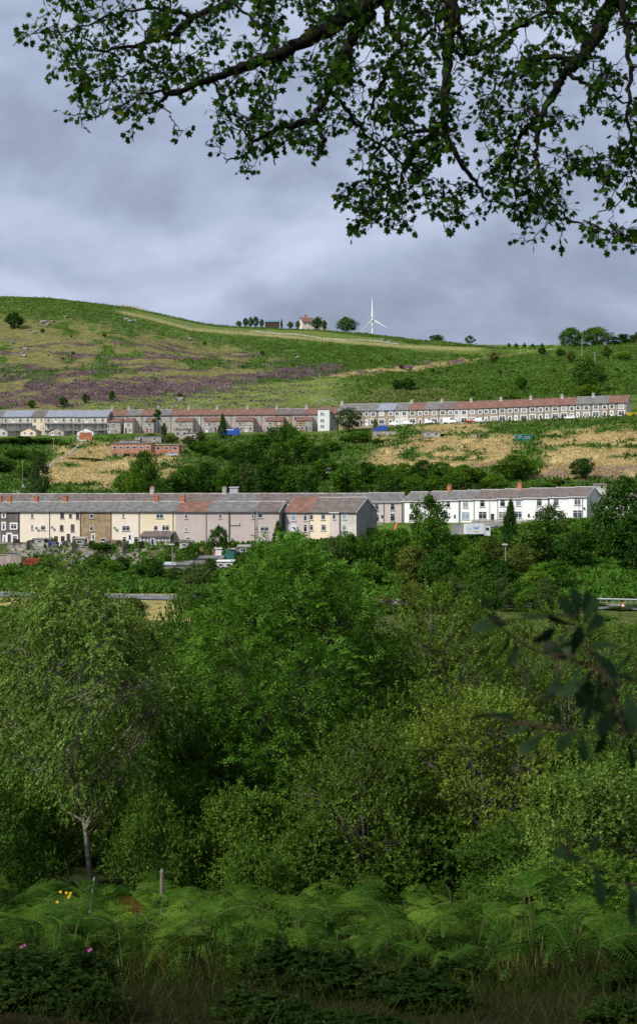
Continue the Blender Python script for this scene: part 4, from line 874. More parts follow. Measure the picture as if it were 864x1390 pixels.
# ------------------------------------------------------------------ building kit
class MB:
    def __init__(s): s.v = []; s.f = []
    def poly(s, pts, faces):
        b = len(s.v); s.v += [tuple(p) for p in pts]; s.f += [tuple(b + i for i in f) for f in faces]; return s
    def box(s, x0, y0, z0, x1, y1, z1):
        return s.poly([(x0, y0, z0), (x1, y0, z0), (x1, y1, z0), (x0, y1, z0), (x0, y0, z1), (x1, y0, z1), (x1, y1, z1), (x0, y1, z1)],
                      [(0, 3, 2, 1), (4, 5, 6, 7), (0, 1, 5, 4), (1, 2, 6, 5), (2, 3, 7, 6), (3, 0, 4, 7)])
    def prism(s, prof, x0, x1):
        """profile in the y-z plane extruded along x"""
        n = len(prof); p = [(x0, a, b) for a, b in prof] + [(x1, a, b) for a, b in prof]
        return s.poly(p, [tuple(range(n - 1, -1, -1)), tuple(range(n, 2 * n))] + [(i, (i + 1) % n, n + (i + 1) % n, n + i) for i in range(n)])
    def cyl(s, x, y, z0, z1, r0, r1=None, n=8):
        r1 = r0 if r1 is None else r1
        p = [(x + r0 * math.cos(2 * math.pi * i / n), y + r0 * math.sin(2 * math.pi * i / n), z0) for i in range(n)] + [(x + r1 * math.cos(2 * math.pi * i / n), y + r1 * math.sin(2 * math.pi * i / n), z1) for i in range(n)]
        return s.poly(p, [tuple(range(n - 1, -1, -1)), tuple(range(n, 2 * n))] + [(i, (i + 1) % n, n + (i + 1) % n, n + i) for i in range(n)])
    def mesh(s, name):
        me = bpy.data.meshes.new(name); me.from_pydata(s.v, [], s.f); me.update()
        return me
    def build(s, name, m, parent=None, loc=None):
        o = link(name, s.mesh(name), m, parent)
        if loc is not None: o.location = loc
        return o

MT = {}
MT['cream'] = rough('render_cream', (.74, .65, .52), (.80, .72, .59), .7, 6, .9, 0, (1, 1, 1), .07)
MT['yellow'] = rough('render_yellow', (.72, .61, .43), (.79, .68, .50), .7, 6, .9, 0, (1, 1, 1), .07)
MT['white'] = rough('render_white', (.74, .74, .73), (.82, .82, .81), .7, 6, .9, 0, (1, 1, 1), .07)
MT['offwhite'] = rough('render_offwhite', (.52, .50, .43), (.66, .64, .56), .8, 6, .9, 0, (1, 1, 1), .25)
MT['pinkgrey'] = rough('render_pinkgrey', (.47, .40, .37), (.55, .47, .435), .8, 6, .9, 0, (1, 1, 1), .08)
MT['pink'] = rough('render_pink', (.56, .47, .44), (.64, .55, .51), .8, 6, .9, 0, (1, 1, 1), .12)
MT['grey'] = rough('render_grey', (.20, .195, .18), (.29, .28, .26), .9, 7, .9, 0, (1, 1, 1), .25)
MT['tan'] = coursed('stone_tan', (.30, .22, .12), (.38, .28, .16), (.26, .20, .13), .5, .16)
MT['stone'] = coursed('stone_brown', (.26, .205, .15), (.35, .28, .21), (.33, .29, .23), .42, .18, .03)
MT['darkstone'] = coursed('stone_dark', (.085, .075, .065), (.14, .12, .105), (.17, .15, .13), .42, .18, .03)
MT['pinkstone'] = coursed('stone_pink', (.44, .37, .325), (.52, .44, .39), (.40, .34, .30), .45, .18, .03)
MT['greystone'] = coursed('stone_grey', (.33, .30, .265), (.44, .40, .355), (.38, .345, .31), .45, .2, .018)
MT['brick'] = coursed('brick_red', (.42, .15, .085), (.54, .21, .12), (.36, .24, .18), .24, .08, .012)
MT['chimbrick'] = coursed('brick_orange', (.45, .13, .06), (.52, .17, .08), (.30, .18, .12), .24, .08, .012)
MT['slate'] = coursed('roof_slate', (.150, .145, .138), (.190, .182, .172), (.10, .098, .095), .3, .14, .012, 'X')
MT['slatebrown'] = coursed('roof_brown_tile', (.135, .108, .096), (.175, .142, .127), (.09, .075, .07), .3, .14, .012, 'X')
MT['slateblue'] = coursed('roof_blue_slate', (.22, .24, .29), (.26, .28, .33), (.17, .185, .22), .3, .14, .012, 'X', .2)
MT['redtile'] = coursed('roof_red_tile', (.180, .092, .066), (.225, .120, .088), (.12, .066, .052), .3, .16, .012, 'X')
MT['pvc'] = plain('white_paint', (.80, .80, .79), .4, .4); MT['browntrim'] = plain('brown_paint', (.10, .05, .03), .5)
MT['lead'] = plain('lead_flashing', (.50, .50, .50), .6); MT['pipe'] = plain('pipe_grey', (.09, .09, .09), .5)
MT['pot'] = plain('clay_pot', (.40, .20, .11), .8); MT['concrete'] = rough('concrete', (.26, .25, .23), (.42, .40, .37), .9, 7, .9, 0, (1, 1, 1), .35)
MT['pinkconc'] = rough('pink_concrete', (.38, .30, .26), (.50, .42, .37), .9, 7, .9, 0, (1, 1, 1), .3)
MT['wood'] = rough('weathered_wood', (.13, .10, .075), (.25, .20, .16), 3, 6, .9, 0, (1, 1, 6)); MT['darkwood'] = rough('brown_boards', (.05, .03, .02), (.11, .07, .05), 3, 6, .8)
MT['redpaint'] = plain('red_paint', (.42, .045, .03), .5); MT['bluepaint'] = plain('blue_paint', (.03, .09, .42), .45); MT['teal'] = plain('teal_paint', (.03, .16, .14), .6)
MT['tarp'] = plain('turquoise_sheet', (.10, .42, .40), .5); MT['steel'] = plain('galvanised_steel', (.36, .37, .39), .4, .4, .4); MT['black'] = plain('black_rubber', (.02, .02, .02), .7)
MT['orange'] = plain('orange_plastic', (.75, .13, .03), .5); MT['yel'] = plain('yellow_plastic', (.75, .50, .03), .5); MT['asphalt'] = rough('asphalt', (.11, .11, .115), (.17, .17, .175), 1.5, 8, .9)
MT['pole'] = rough('pole_wood', (.20, .17, .14), (.34, .30, .26), 2, 5, .9); MT['silver'] = plain('silver_car_paint', (.55, .57, .60), .3, .5, .3); MT['carwhite'] = plain('white_car_paint', (.80, .81, .82), .25, .5)
MT['carred'] = plain('red_car_paint', (.35, .02, .02), .25, .5); MT['carblue'] = plain('blue_car_paint', (.03, .06, .20), .25, .5); MT['cardark'] = plain('dark_car_paint', (.04, .045, .05), .25, .5)
def glass_mat(name, c, ro=.08, cur=None):
    m, nt, o = mat(name); b = N(nt, 'ShaderNodeBsdfPrincipled'); b.inputs['Roughness'].default_value = ro; b.inputs['Specular IOR Level'].default_value = .8
    oi = N(nt, 'ShaderNodeObjectInfo'); col = ramp(nt, oi.outputs['Random'], [(0, tuple(x * .5 for x in c)), (.6, c), (1, tuple(min(1, x * 2.2 + .02) for x in c))])
    L(nt, col, b.inputs['Base Color']); L(nt, b.outputs[0], o.inputs[0]); return m
MT['glass'] = glass_mat('window_glass', (.035, .04, .05)); MT['skyglass'] = glass_mat('window_sky_tint', (.26, .33, .42), .2); MT['glasscur'] = glass_mat('window_curtain', (.30, .28, .25), .3)  # pale blue panes have the sky's reflection put into their base colour

win_cache = {}
def window(parent, x, z, w, h, fm='pvc', gm='glass', sill=True, surround=False, split=None, name='window', yy=0.0):
    """window standing 3 cm proud of the wall, pane set back behind the frame; x, z is the lower left corner"""
    w, h = round(w * 10) / 10, round(h * 10) / 10
    if w < .3: w = .4
    if split is None: split = 2 if w > 1.2 else 1
    k = (w, h, fm, gm, sill, surround, split, name)
    if k not in win_cache:
        t = .07; m = MB(); m.box(0, -.05, 0, w, .02, t); m.box(0, -.05, h - t, w, .02, h); m.box(0, -.05, t, t, .02, h - t); m.box(w - t, -.05, t, w, .02, h - t)
        for i in range(1, split): m.box(w * i / split - .03, -.045, t, w * i / split + .03, .02, h - t)
        if name == 'window' and h > .9: m.box(t, -.04, h * .68, w - t, .02, h * .68 + .05)
        fr = m.mesh('window_frame'); fr.materials.append(MT[fm])
        p = MB(); p.poly([(t, -.012, t), (w - t, -.012, t), (w - t, -.012, h - t), (t, -.012, h - t)], [(0, 1, 2, 3)]); pm = p.mesh('window_pane'); pm.materials.append(MT[gm])
        sl_ = None
        if sill or surround:
            q = MB()
            if sill: q.box(-.1, -.14, -.12, w + .1, .0, -.01)
            if surround: q.box(-.2, -.05, -.01, -.005, .0, h + .01); q.box(w + .005, -.05, -.01, w + .2, .0, h + .01); q.box(-.2, -.06, h + .01, w + .2, .0, h + .24)
            sl_ = q.mesh('window_sill'); sl_.materials.append(MT['pvc'] if surround else MT['concrete'])
        win_cache[k] = (fr, pm, sl_)
    fr, pm, sl_ = win_cache[k]
    o = link(name, fr, None, parent); o.location = (x, yy, z)
    link('pane', pm, None, o)
    if sl_: link('surround' if surround else 'sill', sl_, None, o)
    return o
def door(parent, x, z, w, h, dm='pvc', surround=False, yy=0.0):
    k = ('door', round(w, 1), round(h, 1), dm, surround)
    if k not in win_cache:
        w_, h_ = k[1], k[2]; m = MB().box(.06, -.04, 0, w_ - .06, .02, h_ - .06); m.box(.2, -.055, .2, w_ - .2, -.04, .8); dmh = m.mesh('door_leaf'); dmh.materials.append(MT[dm])
        f = MB().box(0, -.06, 0, .06, .02, h_).box(w_ - .06, -.06, 0, w_, .02, h_).box(.06, -.06, h_ - .06, w_ - .06, .02, h_)
        if surround: f.box(-.2, -.05, 0, -.005, 0, h_ + .01).box(w_ + .005, -.05, 0, w_ + .2, 0, h_ + .01).box(-.2, -.06, h_ + .01, w_ + .2, 0, h_ + .24)
        fm_ = f.mesh('door_frame'); fm_.materials.append(MT['pvc'])
        p = MB().poly([(.22, -.046, .95), (w_ - .22, -.046, .95), (w_ - .22, -.046, h_ - .25), (.22, -.046, h_ - .25)], [(0, 1, 2, 3)]); pm = p.mesh('door_pane'); pm.materials.append(MT['glass'])
        hd = MB().box(w_ - .2, -.09, 1.0, w_ - .14, -.055, 1.14).mesh('door_handle'); hd.materials.append(MT['steel'])
        win_cache[k] = (dmh, fm_, pm, hd)
    a, b, c, e = win_cache[k]
    o = link('door', a, None, parent); o.location = (x, yy, z); link('frame', b, None, o); link('pane', c, None, o); link('handle', e, None, o); return o
def chimney(parent, x, y, z, w=.95, dd=.6, h=1.3, m='chimbrick', pots=2, flash=True):
    c = MB().box(x - w / 2, y - dd / 2, z - .9, x + w / 2, y + dd / 2, z + h - .16).box(x - w / 2 - .07, y - dd / 2 - .07, z + h - .16, x + w / 2 + .07, y + dd / 2 + .07, z + h).build('chimney', MT[m], parent)
    for i in range(pots):
        xx = x - w / 2 + w * (i + .5) / pots; MB().cyl(xx, y, z + h - .02, z + h + .38, .13, .10).cyl(xx, y, z + h + .30, z + h + .36, .14, .14).build('chimney_pot', MT['pot'], c)
    if flash: MB().box(x - w / 2 - .12, y - dd / 2 - .14, z - .95, x + w / 2 + .12, y + dd / 2 + .14, z - .02).build('flashing', MT['lead'], c)
    return c
class Row:
    def __init__(s, pa, da, pb, db):
        s.A = np.array([(pa - CX) / F * da, da]); B = np.array([(pb - CX) / F * db, db]); s.D = (B - s.A) / np.linalg.norm(B - s.A); s.rz = math.atan2(s.D[1], s.D[0])
    def t(s, px):
        k = (px - CX) / F; return (k * s.A[1] - s.A[0]) / (s.D[0] - k * s.D[1])
    def at(s, px): return s.A + s.D * s.t(px)
    def zz(s, py, px): return (CY - py) / F * s.at(px)[1]
def house(row, x0, x1, pe, pbase, label, wall='cream', roof='slate', rise=1.8, depth=7.6, wins=(), doors=(), chims=(), lend=False, rend=False, pipe=None, group=None, cat='house', fm='pvc', surround=False,
          name='terraced_house', over=.15, gutter=True, chm='chimbrick', ch=1.3, endwall=None, eave_z=None, back=0.0):
    """x0,x1: side walls; pe: eave height; pbase: ground height (photo rows at the house); wins (px centre, y top, y bottom, px width[, glass])"""
    a = row.at(x0) ; wd = row.t(x1) - row.t(x0); pm_ = (x0 + x1) / 2
    nrm_ = np.array([-row.D[1], row.D[0]]); a = a + nrm_ * back
    zb = row.zz(pbase, pm_); ze = (row.zz(pe, pm_) if eave_z is None else eave_z) - zb
    o = empty(name, (a[0], a[1], zb), row.rz)
    e = .004
    MB().prism([(0, -2.6), (depth, -2.6), (depth, ze), (depth / 2, ze + rise), (0, ze)], e, wd - e).build('wall', MT[wall], o)
    xl = -over if lend else .006; xr = wd + (over if rend else -.006)
    sl_ = rise / (depth / 2); oh = .28; th = .13
    MB().prism([(-oh, ze - oh * sl_ + .02), (depth / 2, ze + rise + .02), (depth + oh, ze - oh * sl_ + .02), (depth + oh, ze - oh * sl_ + th), (depth / 2, ze + rise + th + .02), (-oh, ze - oh * sl_ + th)], xl, xr).build('roof', MT[roof], o)
    MB().prism([(depth / 2 - .17, ze + rise + .08), (depth / 2 + .17, ze + rise + .08), (depth / 2, ze + rise + .27)], xl + .01, xr - .01).build('ridge_tiles', MT['concrete'] if roof.startswith('slate') else MT[roof], o)
    if gutter: MB().box(xl, -oh - .11, ze - oh * sl_ - .07, xr, -oh - .005, ze - oh * sl_ + .05).build('gutter', MT['pipe'] if wall not in ('white', 'pink') else MT['pvc'], o)
    if rend or lend:
        for ok_, xx in ((lend, xl - .03), (rend, xr)):
            if ok_: MB().prism([(-oh - .02, ze - oh * sl_ - .12), (depth / 2, ze + rise - .14), (depth + oh + .02, ze - oh * sl_ - .12), (depth + oh + .02, ze - oh * sl_ + th + .04), (depth / 2, ze + rise + th + .06), (-oh - .02, ze - oh * sl_ + th + .04)], xx, xx + .03).build('barge_board', MT['pvc'], o)
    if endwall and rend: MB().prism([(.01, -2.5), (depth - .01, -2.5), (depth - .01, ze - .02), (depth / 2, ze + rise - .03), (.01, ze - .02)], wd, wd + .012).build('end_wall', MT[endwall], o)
    for w in wins:
        yt, yb = row.zz(w[1], w[0]) - zb, row.zz(w[2], w[0]) - zb; xc = row.t(w[0]) - row.t(x0); ww = w[3] * 1.1 / F * row.at(w[0])[1] / max(row.D[0], .3)
        window(o, xc - ww / 2, yb, ww, yt - yb, fm, w[4] if len(w) > 4 else 'glass', True, surround)
    for w in doors:
        xc = row.t(w[0]) - row.t(x0); ww = .95; door(o, xc - ww / 2, .05, ww, w[1] if len(w) > 1 else 2.1, w[2] if len(w) > 2 else 'pvc', surround)
    for c in chims: chimney(o, row.t(c) - row.t(x0), depth / 2, ze + rise + .05, m=chm, h=ch)
    if name == 'terraced_house' and not gutter is False and int(abs(x0) * 7) % 3 != 0:
        xa_ = wd * .5; MB().box(xa_ - .025, depth / 2 - .02, ze + rise + .1, xa_ + .025, depth / 2 + .03, ze + rise + 1.5).box(xa_ - .5, depth / 2 - .01, ze + rise + 1.4, xa_ + .5, depth / 2 + .02, ze + rise + 1.44).box(xa_ - .4, depth / 2 - .25, ze + rise + 1.37, xa_ - .37, depth / 2 + .25, ze + rise + 1.398).box(xa_ + .3, depth / 2 - .2, ze + rise + 1.37, xa_ + .33, depth / 2 + .2, ze + rise + 1.398).build('aerial', MT['pipe'], o)
    if pipe is None and wd > 3 and gutter: MB().box(.12, -.12, 0, .20, -.02, ze - .1).build('downpipe', MT['pipe'], o)
    if pipe: MB().box(row.t(pipe) - row.t(x0) - .05, -.12, 0, row.t(pipe) - row.t(x0) + .05, -.02, ze - .1).build('downpipe', MT['pipe'], o)
    tag(o, label, cat, group); return o, wd, ze
def dish(o, x, z):
    m = MB(); n = 10; m.poly([(x, -.32, z)] + [(x + .33 * math.cos(6.283 * i / n), -.42, z + .33 * math.sin(6.283 * i / n)) for i in range(n)], [(0, 1 + i, 1 + (i + 1) % n) for i in range(n)]); m.box(x - .02, -.32, z - .02, x + .02, 0, z + .02); m.build('satellite_dish', MT['grey'], o)

# ------------------------------------------------------------------ lower front terrace
L1 = Row(0, 278, 378, 262)
house(L1, -48, -12, 694, 740, 'dark stone house cut by the left edge of the front terrace', 'darkstone', 'slate', surround=True, wins=[(-30, 696, 703, 5), (-30, 711, 719, 9)], chims=[-12])
o, _, _ = house(L1, -12, 27.4, 694, 738, 'dark stone house with white window surrounds in the front terrace', 'darkstone', 'slate', surround=True, pipe=25.5, lend=False,
      wins=[(5.3, 695.5, 702.5, 3.2), (5.3, 710, 719, 3.2), (19, 711, 718, 8), (6.5, 728, 737, 2.8), (20.5, 727, 735, 6)], doors=[(13.2, 2.0, 'darkwood'), (-3, 2.0)], chims=[1])
o, _, _ = house(L1, 27.4, 68.2, 694, 738, 'cream rendered house next to the dark stone one, orange chimney', 'cream', 'slate', pipe=67.6, wins=[(44, 696, 703, 3.4), (44, 712, 719, 3), (58.7, 713, 719.5, 6.2), (46, 730, 737, 4)], chims=[38], gutter=True)
dish(o, 4.0, 3.2)
o, _, _ = house(L1, 68.2, 109.6, 694, 738, 'cream rendered house with brown framed windows, second from the dark stone one', 'cream', 'slate', fm='browntrim', pipe=109.2, wins=[(84.5, 695.5, 703.5, 4.4), (95.8, 698, 702.5, 3.4), (105.5, 695.5, 704.5, 4), (83.8, 712.5, 720.5, 4.4), (98.7, 711.5, 721.5, 4.6), (76.3, 728, 737, 4.6), (85.5, 728, 737, 4.8), (101.3, 728, 736, 5)], doors=[(93.3, 2.1, 'darkwood')], chims=[77.8])
dish(o, .7, 3.3)
house(L1, 109.6, 151.6, 694, 738.5, 'tan stone house between the cream rendered houses', 'tan', 'slate', wins=[(124.6, 696, 703.5, 4.6), (124.6, 713, 720.5, 4.8), (117, 729, 737, 4.6), (140, 731, 735, 7)], doors=[(127, 2.1)], pipe=151.0)
o, _, _ = house(L1, 151.6, 190, 694, 739, 'cream rendered house with wooden balcony beside the conservatory house', 'cream', 'slate', pipe=189, wins=[(167.5, 696, 702.5, 3), (171.2, 713, 720.5, 10), (169, 728.5, 737, 4.6), (184.8, 728, 737, 5.6)], doors=[(176.5, 2.1, 'pvc')])
dish(o, .9, 3.3)
MB().box(.6, -1.9, -.1, 3.4, -1.8, 1.0).box(.6, -1.9, -.2, 3.4, -.02, -.05).box(.6, -1.88, -2.2, .7, -1.8, -.2).box(3.3, -1.88, -2.2, 3.4, -1.8, -.2).build('balcony', MT['wood'], o)
o, wdy, _ = house(L1, 190, 238.3, 694, 742, 'yellow cream house with a brown roofed conservatory', 'yellow', 'slate', pipe=235, chims=[202.5], wins=[(217, 696, 703.5, 9.5), (211.4, 713, 719.8, 5), (224.8, 712.8, 720, 9.4)])
def lx(row, x0, px): return row.t(px) - row.t(x0)
# conservatory (upper glazed room, base room below)
za = lambda py, px=215: L1.zz(py, px) - L1.zz(742, (190 + 238.3) / 2)
xa, xb = lx(L1, 190, 197.5), lx(L1, 190, 237)
cn = MB().box(xa, -2.6, -2.6, xb, -.01, za(740)).box(xa, -2.6, za(740), xb, -.01, za(737)).build('conservatory', MT['yellow'], o)
MB().prism([(-2.9, za(728)), (-.02, za(722)), (-.02, za(721)), (-2.9, za(727))], xa - .25, xb + .2).build('roof', MT['slatebrown'], cn)
m = MB(); nx = 8
for i in range(nx + 1): xx = xa + .03 + (xb - xa - .06) * i / nx; m.box(xx - .05, -2.6, za(737), xx + .05, -2.5, za(728.3))
m.box(xa, -2.6, za(729), xb, -2.5, za(728)).box(xa, -2.6, za(733), xb, -2.54, za(732.5)).build('frame', MT['pvc'], cn)
MB().poly([(xa, -2.52, za(737)), (xb, -2.52, za(737)), (xb, -2.52, za(728.5)), (xa, -2.52, za(728.5))], [(0, 1, 2, 3)]).build('pane', MT['glasscur'], cn)
door(o, lx(L1, 190, 211), za(744), .95, 2.2, 'skyglass' if False else 'silver', yy=-2.62)
window(o, lx(L1, 190, 209), za(752.5), 1.2, .8, yy=-2.62)
L1b = [('pinkgrey', 238.3, 280.3, 'redtile', 'pink grey house with red tiled roof in the middle of the front terrace', [(252.5, 696.5, 704, 3.4), (252.5, 716, 721.5, 4, 'skyglass'), (255, 729, 739, 4), (263, 731, 738, 3)], [238.6], 280),
       ('pinkgrey', 280.3, 311, 'slate', 'pink grey house with brown slate roof above the red brick garden wall', [(298.8, 697, 703.5, 3.6), (300.5, 714, 722, 6.6), (299, 730, 737, 4.6)], [], 310.8),
       ('pinkgrey', 311, 345, 'slate', 'pink grey house with a bent black pipe on its wall', [(315.7, 729.5, 738, 5), (343, 697, 704, 2.8)], [], None),
       ('pinkgrey', 345, 378.5, 'slatebrown', 'pink grey end house with dark shaded gable beside the dense conifer', [(353, 696.5, 703, 6), (359, 714, 721, 11), (348, 714, 721, 2.8), (352, 731, 738, 4)], [], None)]
for i, (wm_, a, b, rf, lab, ws, ch, pp) in enumerate(L1b):
    o, wd_, ze_ = house(L1, a, b, 694.3, 743, lab, wm_, rf, wins=ws, chims=ch, pipe=pp, rend=(i == 3), endwall='grey')  # on the end house the grey end wall paints the gable's shade
    if i == 2: MB().box(.2, -.12, 4.3, 2.3, -.02, 4.4).box(2.2, -.12, 4.3, 2.3, -.02, 4.8).build('bent_pipe', MT['pipe'], o)
L1c = Row(384, 264, 483, 255)
house(L1c, 386, 419, 694.6, 742, 'red roofed house at the left of the short front block', 'pinkgrey', 'redtile', rise=2.6, depth=8, wins=[(398.5, 697, 707, 6.5, 'skyglass'), (414, 697, 707, 4), (398.5, 711.5, 722, 6.5, 'skyglass'), (414, 712, 722, 4), (399, 731, 738, 4)], chims=[], lend=True)
house(L1c, 419, 447.5, 694.6, 738, 'pale yellow house beside the red roofed one in the short front block', 'yellow', 'slatebrown', rise=2.6, depth=8, wins=[(422.5, 696, 705.5, 4), (438.5, 696, 705.5, 5.4), (422.5, 711.5, 720, 4), (439, 711.5, 720, 6)])
house(L1c, 447.5, 461, 694.6, 738, 'narrow pinkish house in the short front block', 'pink', 'slatebrown', rise=2.6, depth=8, wins=[(453, 696, 705, 3.6)], pipe=460.6)
house(L1c, 461, 483.3, 694.6, 738, 'cream end house with tall grey shaded gable above the trees', 'offwhite', 'slatebrown', rise=2.6, depth=8, wins=[(467, 696, 705, 5, 'skyglass'), (467, 712, 720, 5, 'skyglass')], rend=True, endwall='grey')  # shade on this cream gable is put into its grey end wall

# ------------------------------------------------------------------ terrace behind, and the white terrace
L2a = Row(-60, 311, 546, 292)
xs = [-60, -8, 38, 66, 106, 161, 200, 240, 300, 345, 385, 437, 462, 497]
rf2 = ['slatebrown', 'slatebrown', 'slate', 'slatebrown', 'slatebrown', 'slatebrown', 'slatebrown', 'slatebrown', 'slate', 'slatebrown', 'slatebrown', 'slatebrown', 'slate']
for i in range(13):
    a, b = xs[i], xs[i + 1]
    house(L2a, a, b, 681.5, 708, 'rear terrace house showing only its dull brown grey roof over the front terrace', 'pinkgrey', rf2[i], rise=1.75, chims=[a] if i in (6,) else ([299] if i == 7 else []), chm='greystone', ch=1.5, gutter=False, group='rear terrace houses showing only their roofs', wins=[((a + b) / 2, 686, 694, 5)])
house(L2a, 497, 521.5, 680.5, 710, 'pink house with red curtained window left of the pair', 'pink', 'slate', rise=1.7, wins=[(510.6, 684, 692.5, 5.4), (511, 698, 708, 5.4)], doors=[(521.5 - 3, 2.0, 'glasscur')], pipe=520.5)
house(L2a, 521.5, 546, 680.5, 710, 'pink house beside the white terrace, right of the pair', 'pink', 'slate', rise=1.7, wins=[(532.3, 683.5, 692.5, 5.4), (532.3, 697, 707.5, 6)], pipe=545)
L2b = Row(547, 291.5, 795.6, 268)
def wh(a, b, lab, ws, ds=(), ch=(), rf='slate', **k): return house(L2b, a, b, np.interp((a + b) / 2, [547, 795], [680, 673.3]), np.interp((a + b) / 2, [547, 795], [710.5, 709]), lab, 'white', rf, rise=1.75, wins=ws, doors=ds, chims=ch, **k)
wh(547, 575, 'white house at the left end of the white terrace', [(558.6, 681, 689, 5.4), (558, 697, 707, 6)], rf='slate', lend=True)
wh(575, 598, 'white house behind the open sycamore, red chimney', [(586, 681, 689, 5)], ch=[598.5])
wh(598, 623, 'white house to the right of the red chimney, half hidden by the sycamore', [(608, 681, 689, 5), (605, 698, 706, 5, 'skyglass')], [(617, 2.05)], pipe=622.6)
wh(623, 642, 'white house with blue reflecting windows behind the white van', [(631.3, 679.5, 689, 6.4, 'skyglass'), (631.3, 695, 705, 9, 'skyglass')])
wh(642, 674, 'white house with the brown roof above the van, door at its right', [(654.2, 679, 688, 6), (654.4, 694.5, 704.5, 9)], [(668, 2.05, 'cardark')], rf='slatebrown')
wh(674, 709, 'white house with second red chimney above it', [(681.6, 678.5, 687.5, 6), (681, 694, 704, 8, 'glasscur'), (703, 677.5, 686.5, 6, 'skyglass'), (703, 694, 703, 8)], ch=[694.5], rf='slatebrown')
wh(709, 743.8, 'white house right of the dense upright tree', [(731.3, 677, 687, 6), (730, 694, 702, 8)], [(717.2, 2.05)], rf='slatebrown', pipe=743.4)
wh(743.8, 770, 'white house second from the right end of the white terrace', [(754, 677, 686.5, 6), (754, 693, 702, 9)], rf='slatebrown')
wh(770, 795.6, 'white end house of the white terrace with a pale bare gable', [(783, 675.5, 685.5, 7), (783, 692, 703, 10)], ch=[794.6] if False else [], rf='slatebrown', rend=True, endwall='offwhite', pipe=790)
L3 = Row(810, 264, 900, 254)
for a, b, lab in ((811, 842, 'orange pink stone house right of the white terrace, behind the grey green tree'), (842, 874, 'orange pink stone house at the right edge behind the dark tree'), (874, 905, 'pink stone house cut off by the right edge')):
    house(L3, a, b, 681.5, 716, lab, 'pinkstone', 'slatebrown', rise=2.3, surround=True, wins=[(a + 7, 684, 692, 5), (a + 22, 684, 692, 5), (a + 7, 699, 709, 6)], doors=[(a + 16, 2.05)], lend=(a == 811), pipe=a + 1)

# ------------------------------------------------------------------ upper terrace, right part
U3 = Row(450, 500, 850, 456)
eve = lambda px: np.interp(px, [450, 560, 640, 850], [558, 556, 554.3, 546.2]); bas = lambda px: np.interp(px, [450, 560, 640, 850], [578.5, 577, 575.5, 565.5])
up = [(459, 476, 'slate', 'tan', 1), (476, 494, 'slate', 'tan', 0), (494, 511, 'slate', 'stone', 0), (511, 534.6, 'slateblue', 'stone', 0), (534.6, 553.7, 'slate', 'offwhite', 0), (553.7, 574, 'redtile', 'stone', 1), (574, 594.7, 'slate', 'stone', 0), (594.7, 615, 'slatebrown', 'stone', 1), (615, 634.7, 'redtile', 'offwhite', 0),
      (634.7, 655, 'redtile', 'stone', 1), (655, 675.3, 'redtile', 'stone', 0), (675.3, 695.6, 'redtile', 'stone', 1), (695.6, 716, 'redtile', 'stone', 0), (716, 737.3, 'redtile', 'stone', 1), (737.3, 758.7, 'redtile', 'stone', 0), (758.7, 779.5, 'redtile', 'stone', 1), (779.5, 801.3, 'slate', 'stone', 0), (801.3, 824.5, 'slate', 'stone', 1), (824.5, 849.5, 'redtile', 'stone', 0)]
desc = {0: 'behind the round grey green tree, at the row\'s left end', 1: 'just right of the round grey green tree', 2: 'with a dark porch, left of the blue grey roof', 3: 'under the only blue grey roof', 4: 'with white front, left of the first red roof of the row',
        5: 'under the first red roof right of the blue grey one', 6: 'behind the parked white car', 7: 'left of the parked white van', 8: 'with pale front behind the white van', 9: 'with the red car outside', 10: 'right of the one with the red car', 11: 'above the teal sheds, left of them', 12: 'straight above the teal sheds',
        13: 'right of the teal sheds, chimney on its left', 14: 'left of the chimney above the straw field', 15: 'just left of the two right hand grey roofs', 16: 'under the left of two grey roofs near the right end', 17: 'under the right of two grey roofs near the right end', 18: 'ending the upper terrace on the right, bare gable'}
for i, (a, b, rf, wl, ch) in enumerate(up):
    e, g, c = eve((a + b) / 2), bas((a + b) / 2), (a + b) / 2; q = (b - a)
    left = i % 2 == 1
    xs_ = a + q * (.28 if left else .72); xd = a + q * (.80 if left else .20)
    ws = [(xs_, e + 2.4, e + 7.8, 5.0, 'glasscur' if i % 3 == 0 else 'glass'), (xs_, g - 8.4, g - 2.0, 6.8, 'glasscur' if i % 3 == 1 else 'glass'), (xd, e + 2.6, e + 7.6, 4.0)]
    rn_ = {'slate': 'grey', 'slateblue': 'blue grey', 'redtile': 'red', 'slatebrown': 'brown grey'}[rf]; wn = {'tan': 'tan stone', 'stone': 'brown stone', 'offwhite': 'pale'}[wl]
    house(U3, a, b, e, g, ('%s roofed %s house %s' % (rn_, wn, desc[i])).replace(", at the row's left end", ''), wl, rf, rise=2.6, depth=8, wins=ws, doors=[(xd, 2.05, ['pvc', 'darkwood', 'pvc', 'cardark'][i % 4])], chims=[a] if ch else ([475.8] if i == 0 else []), surround=True, rend=(i == 18), endwall='offwhite', chm='greystone', ch=1.2, cat='house', lend=(i == 0))

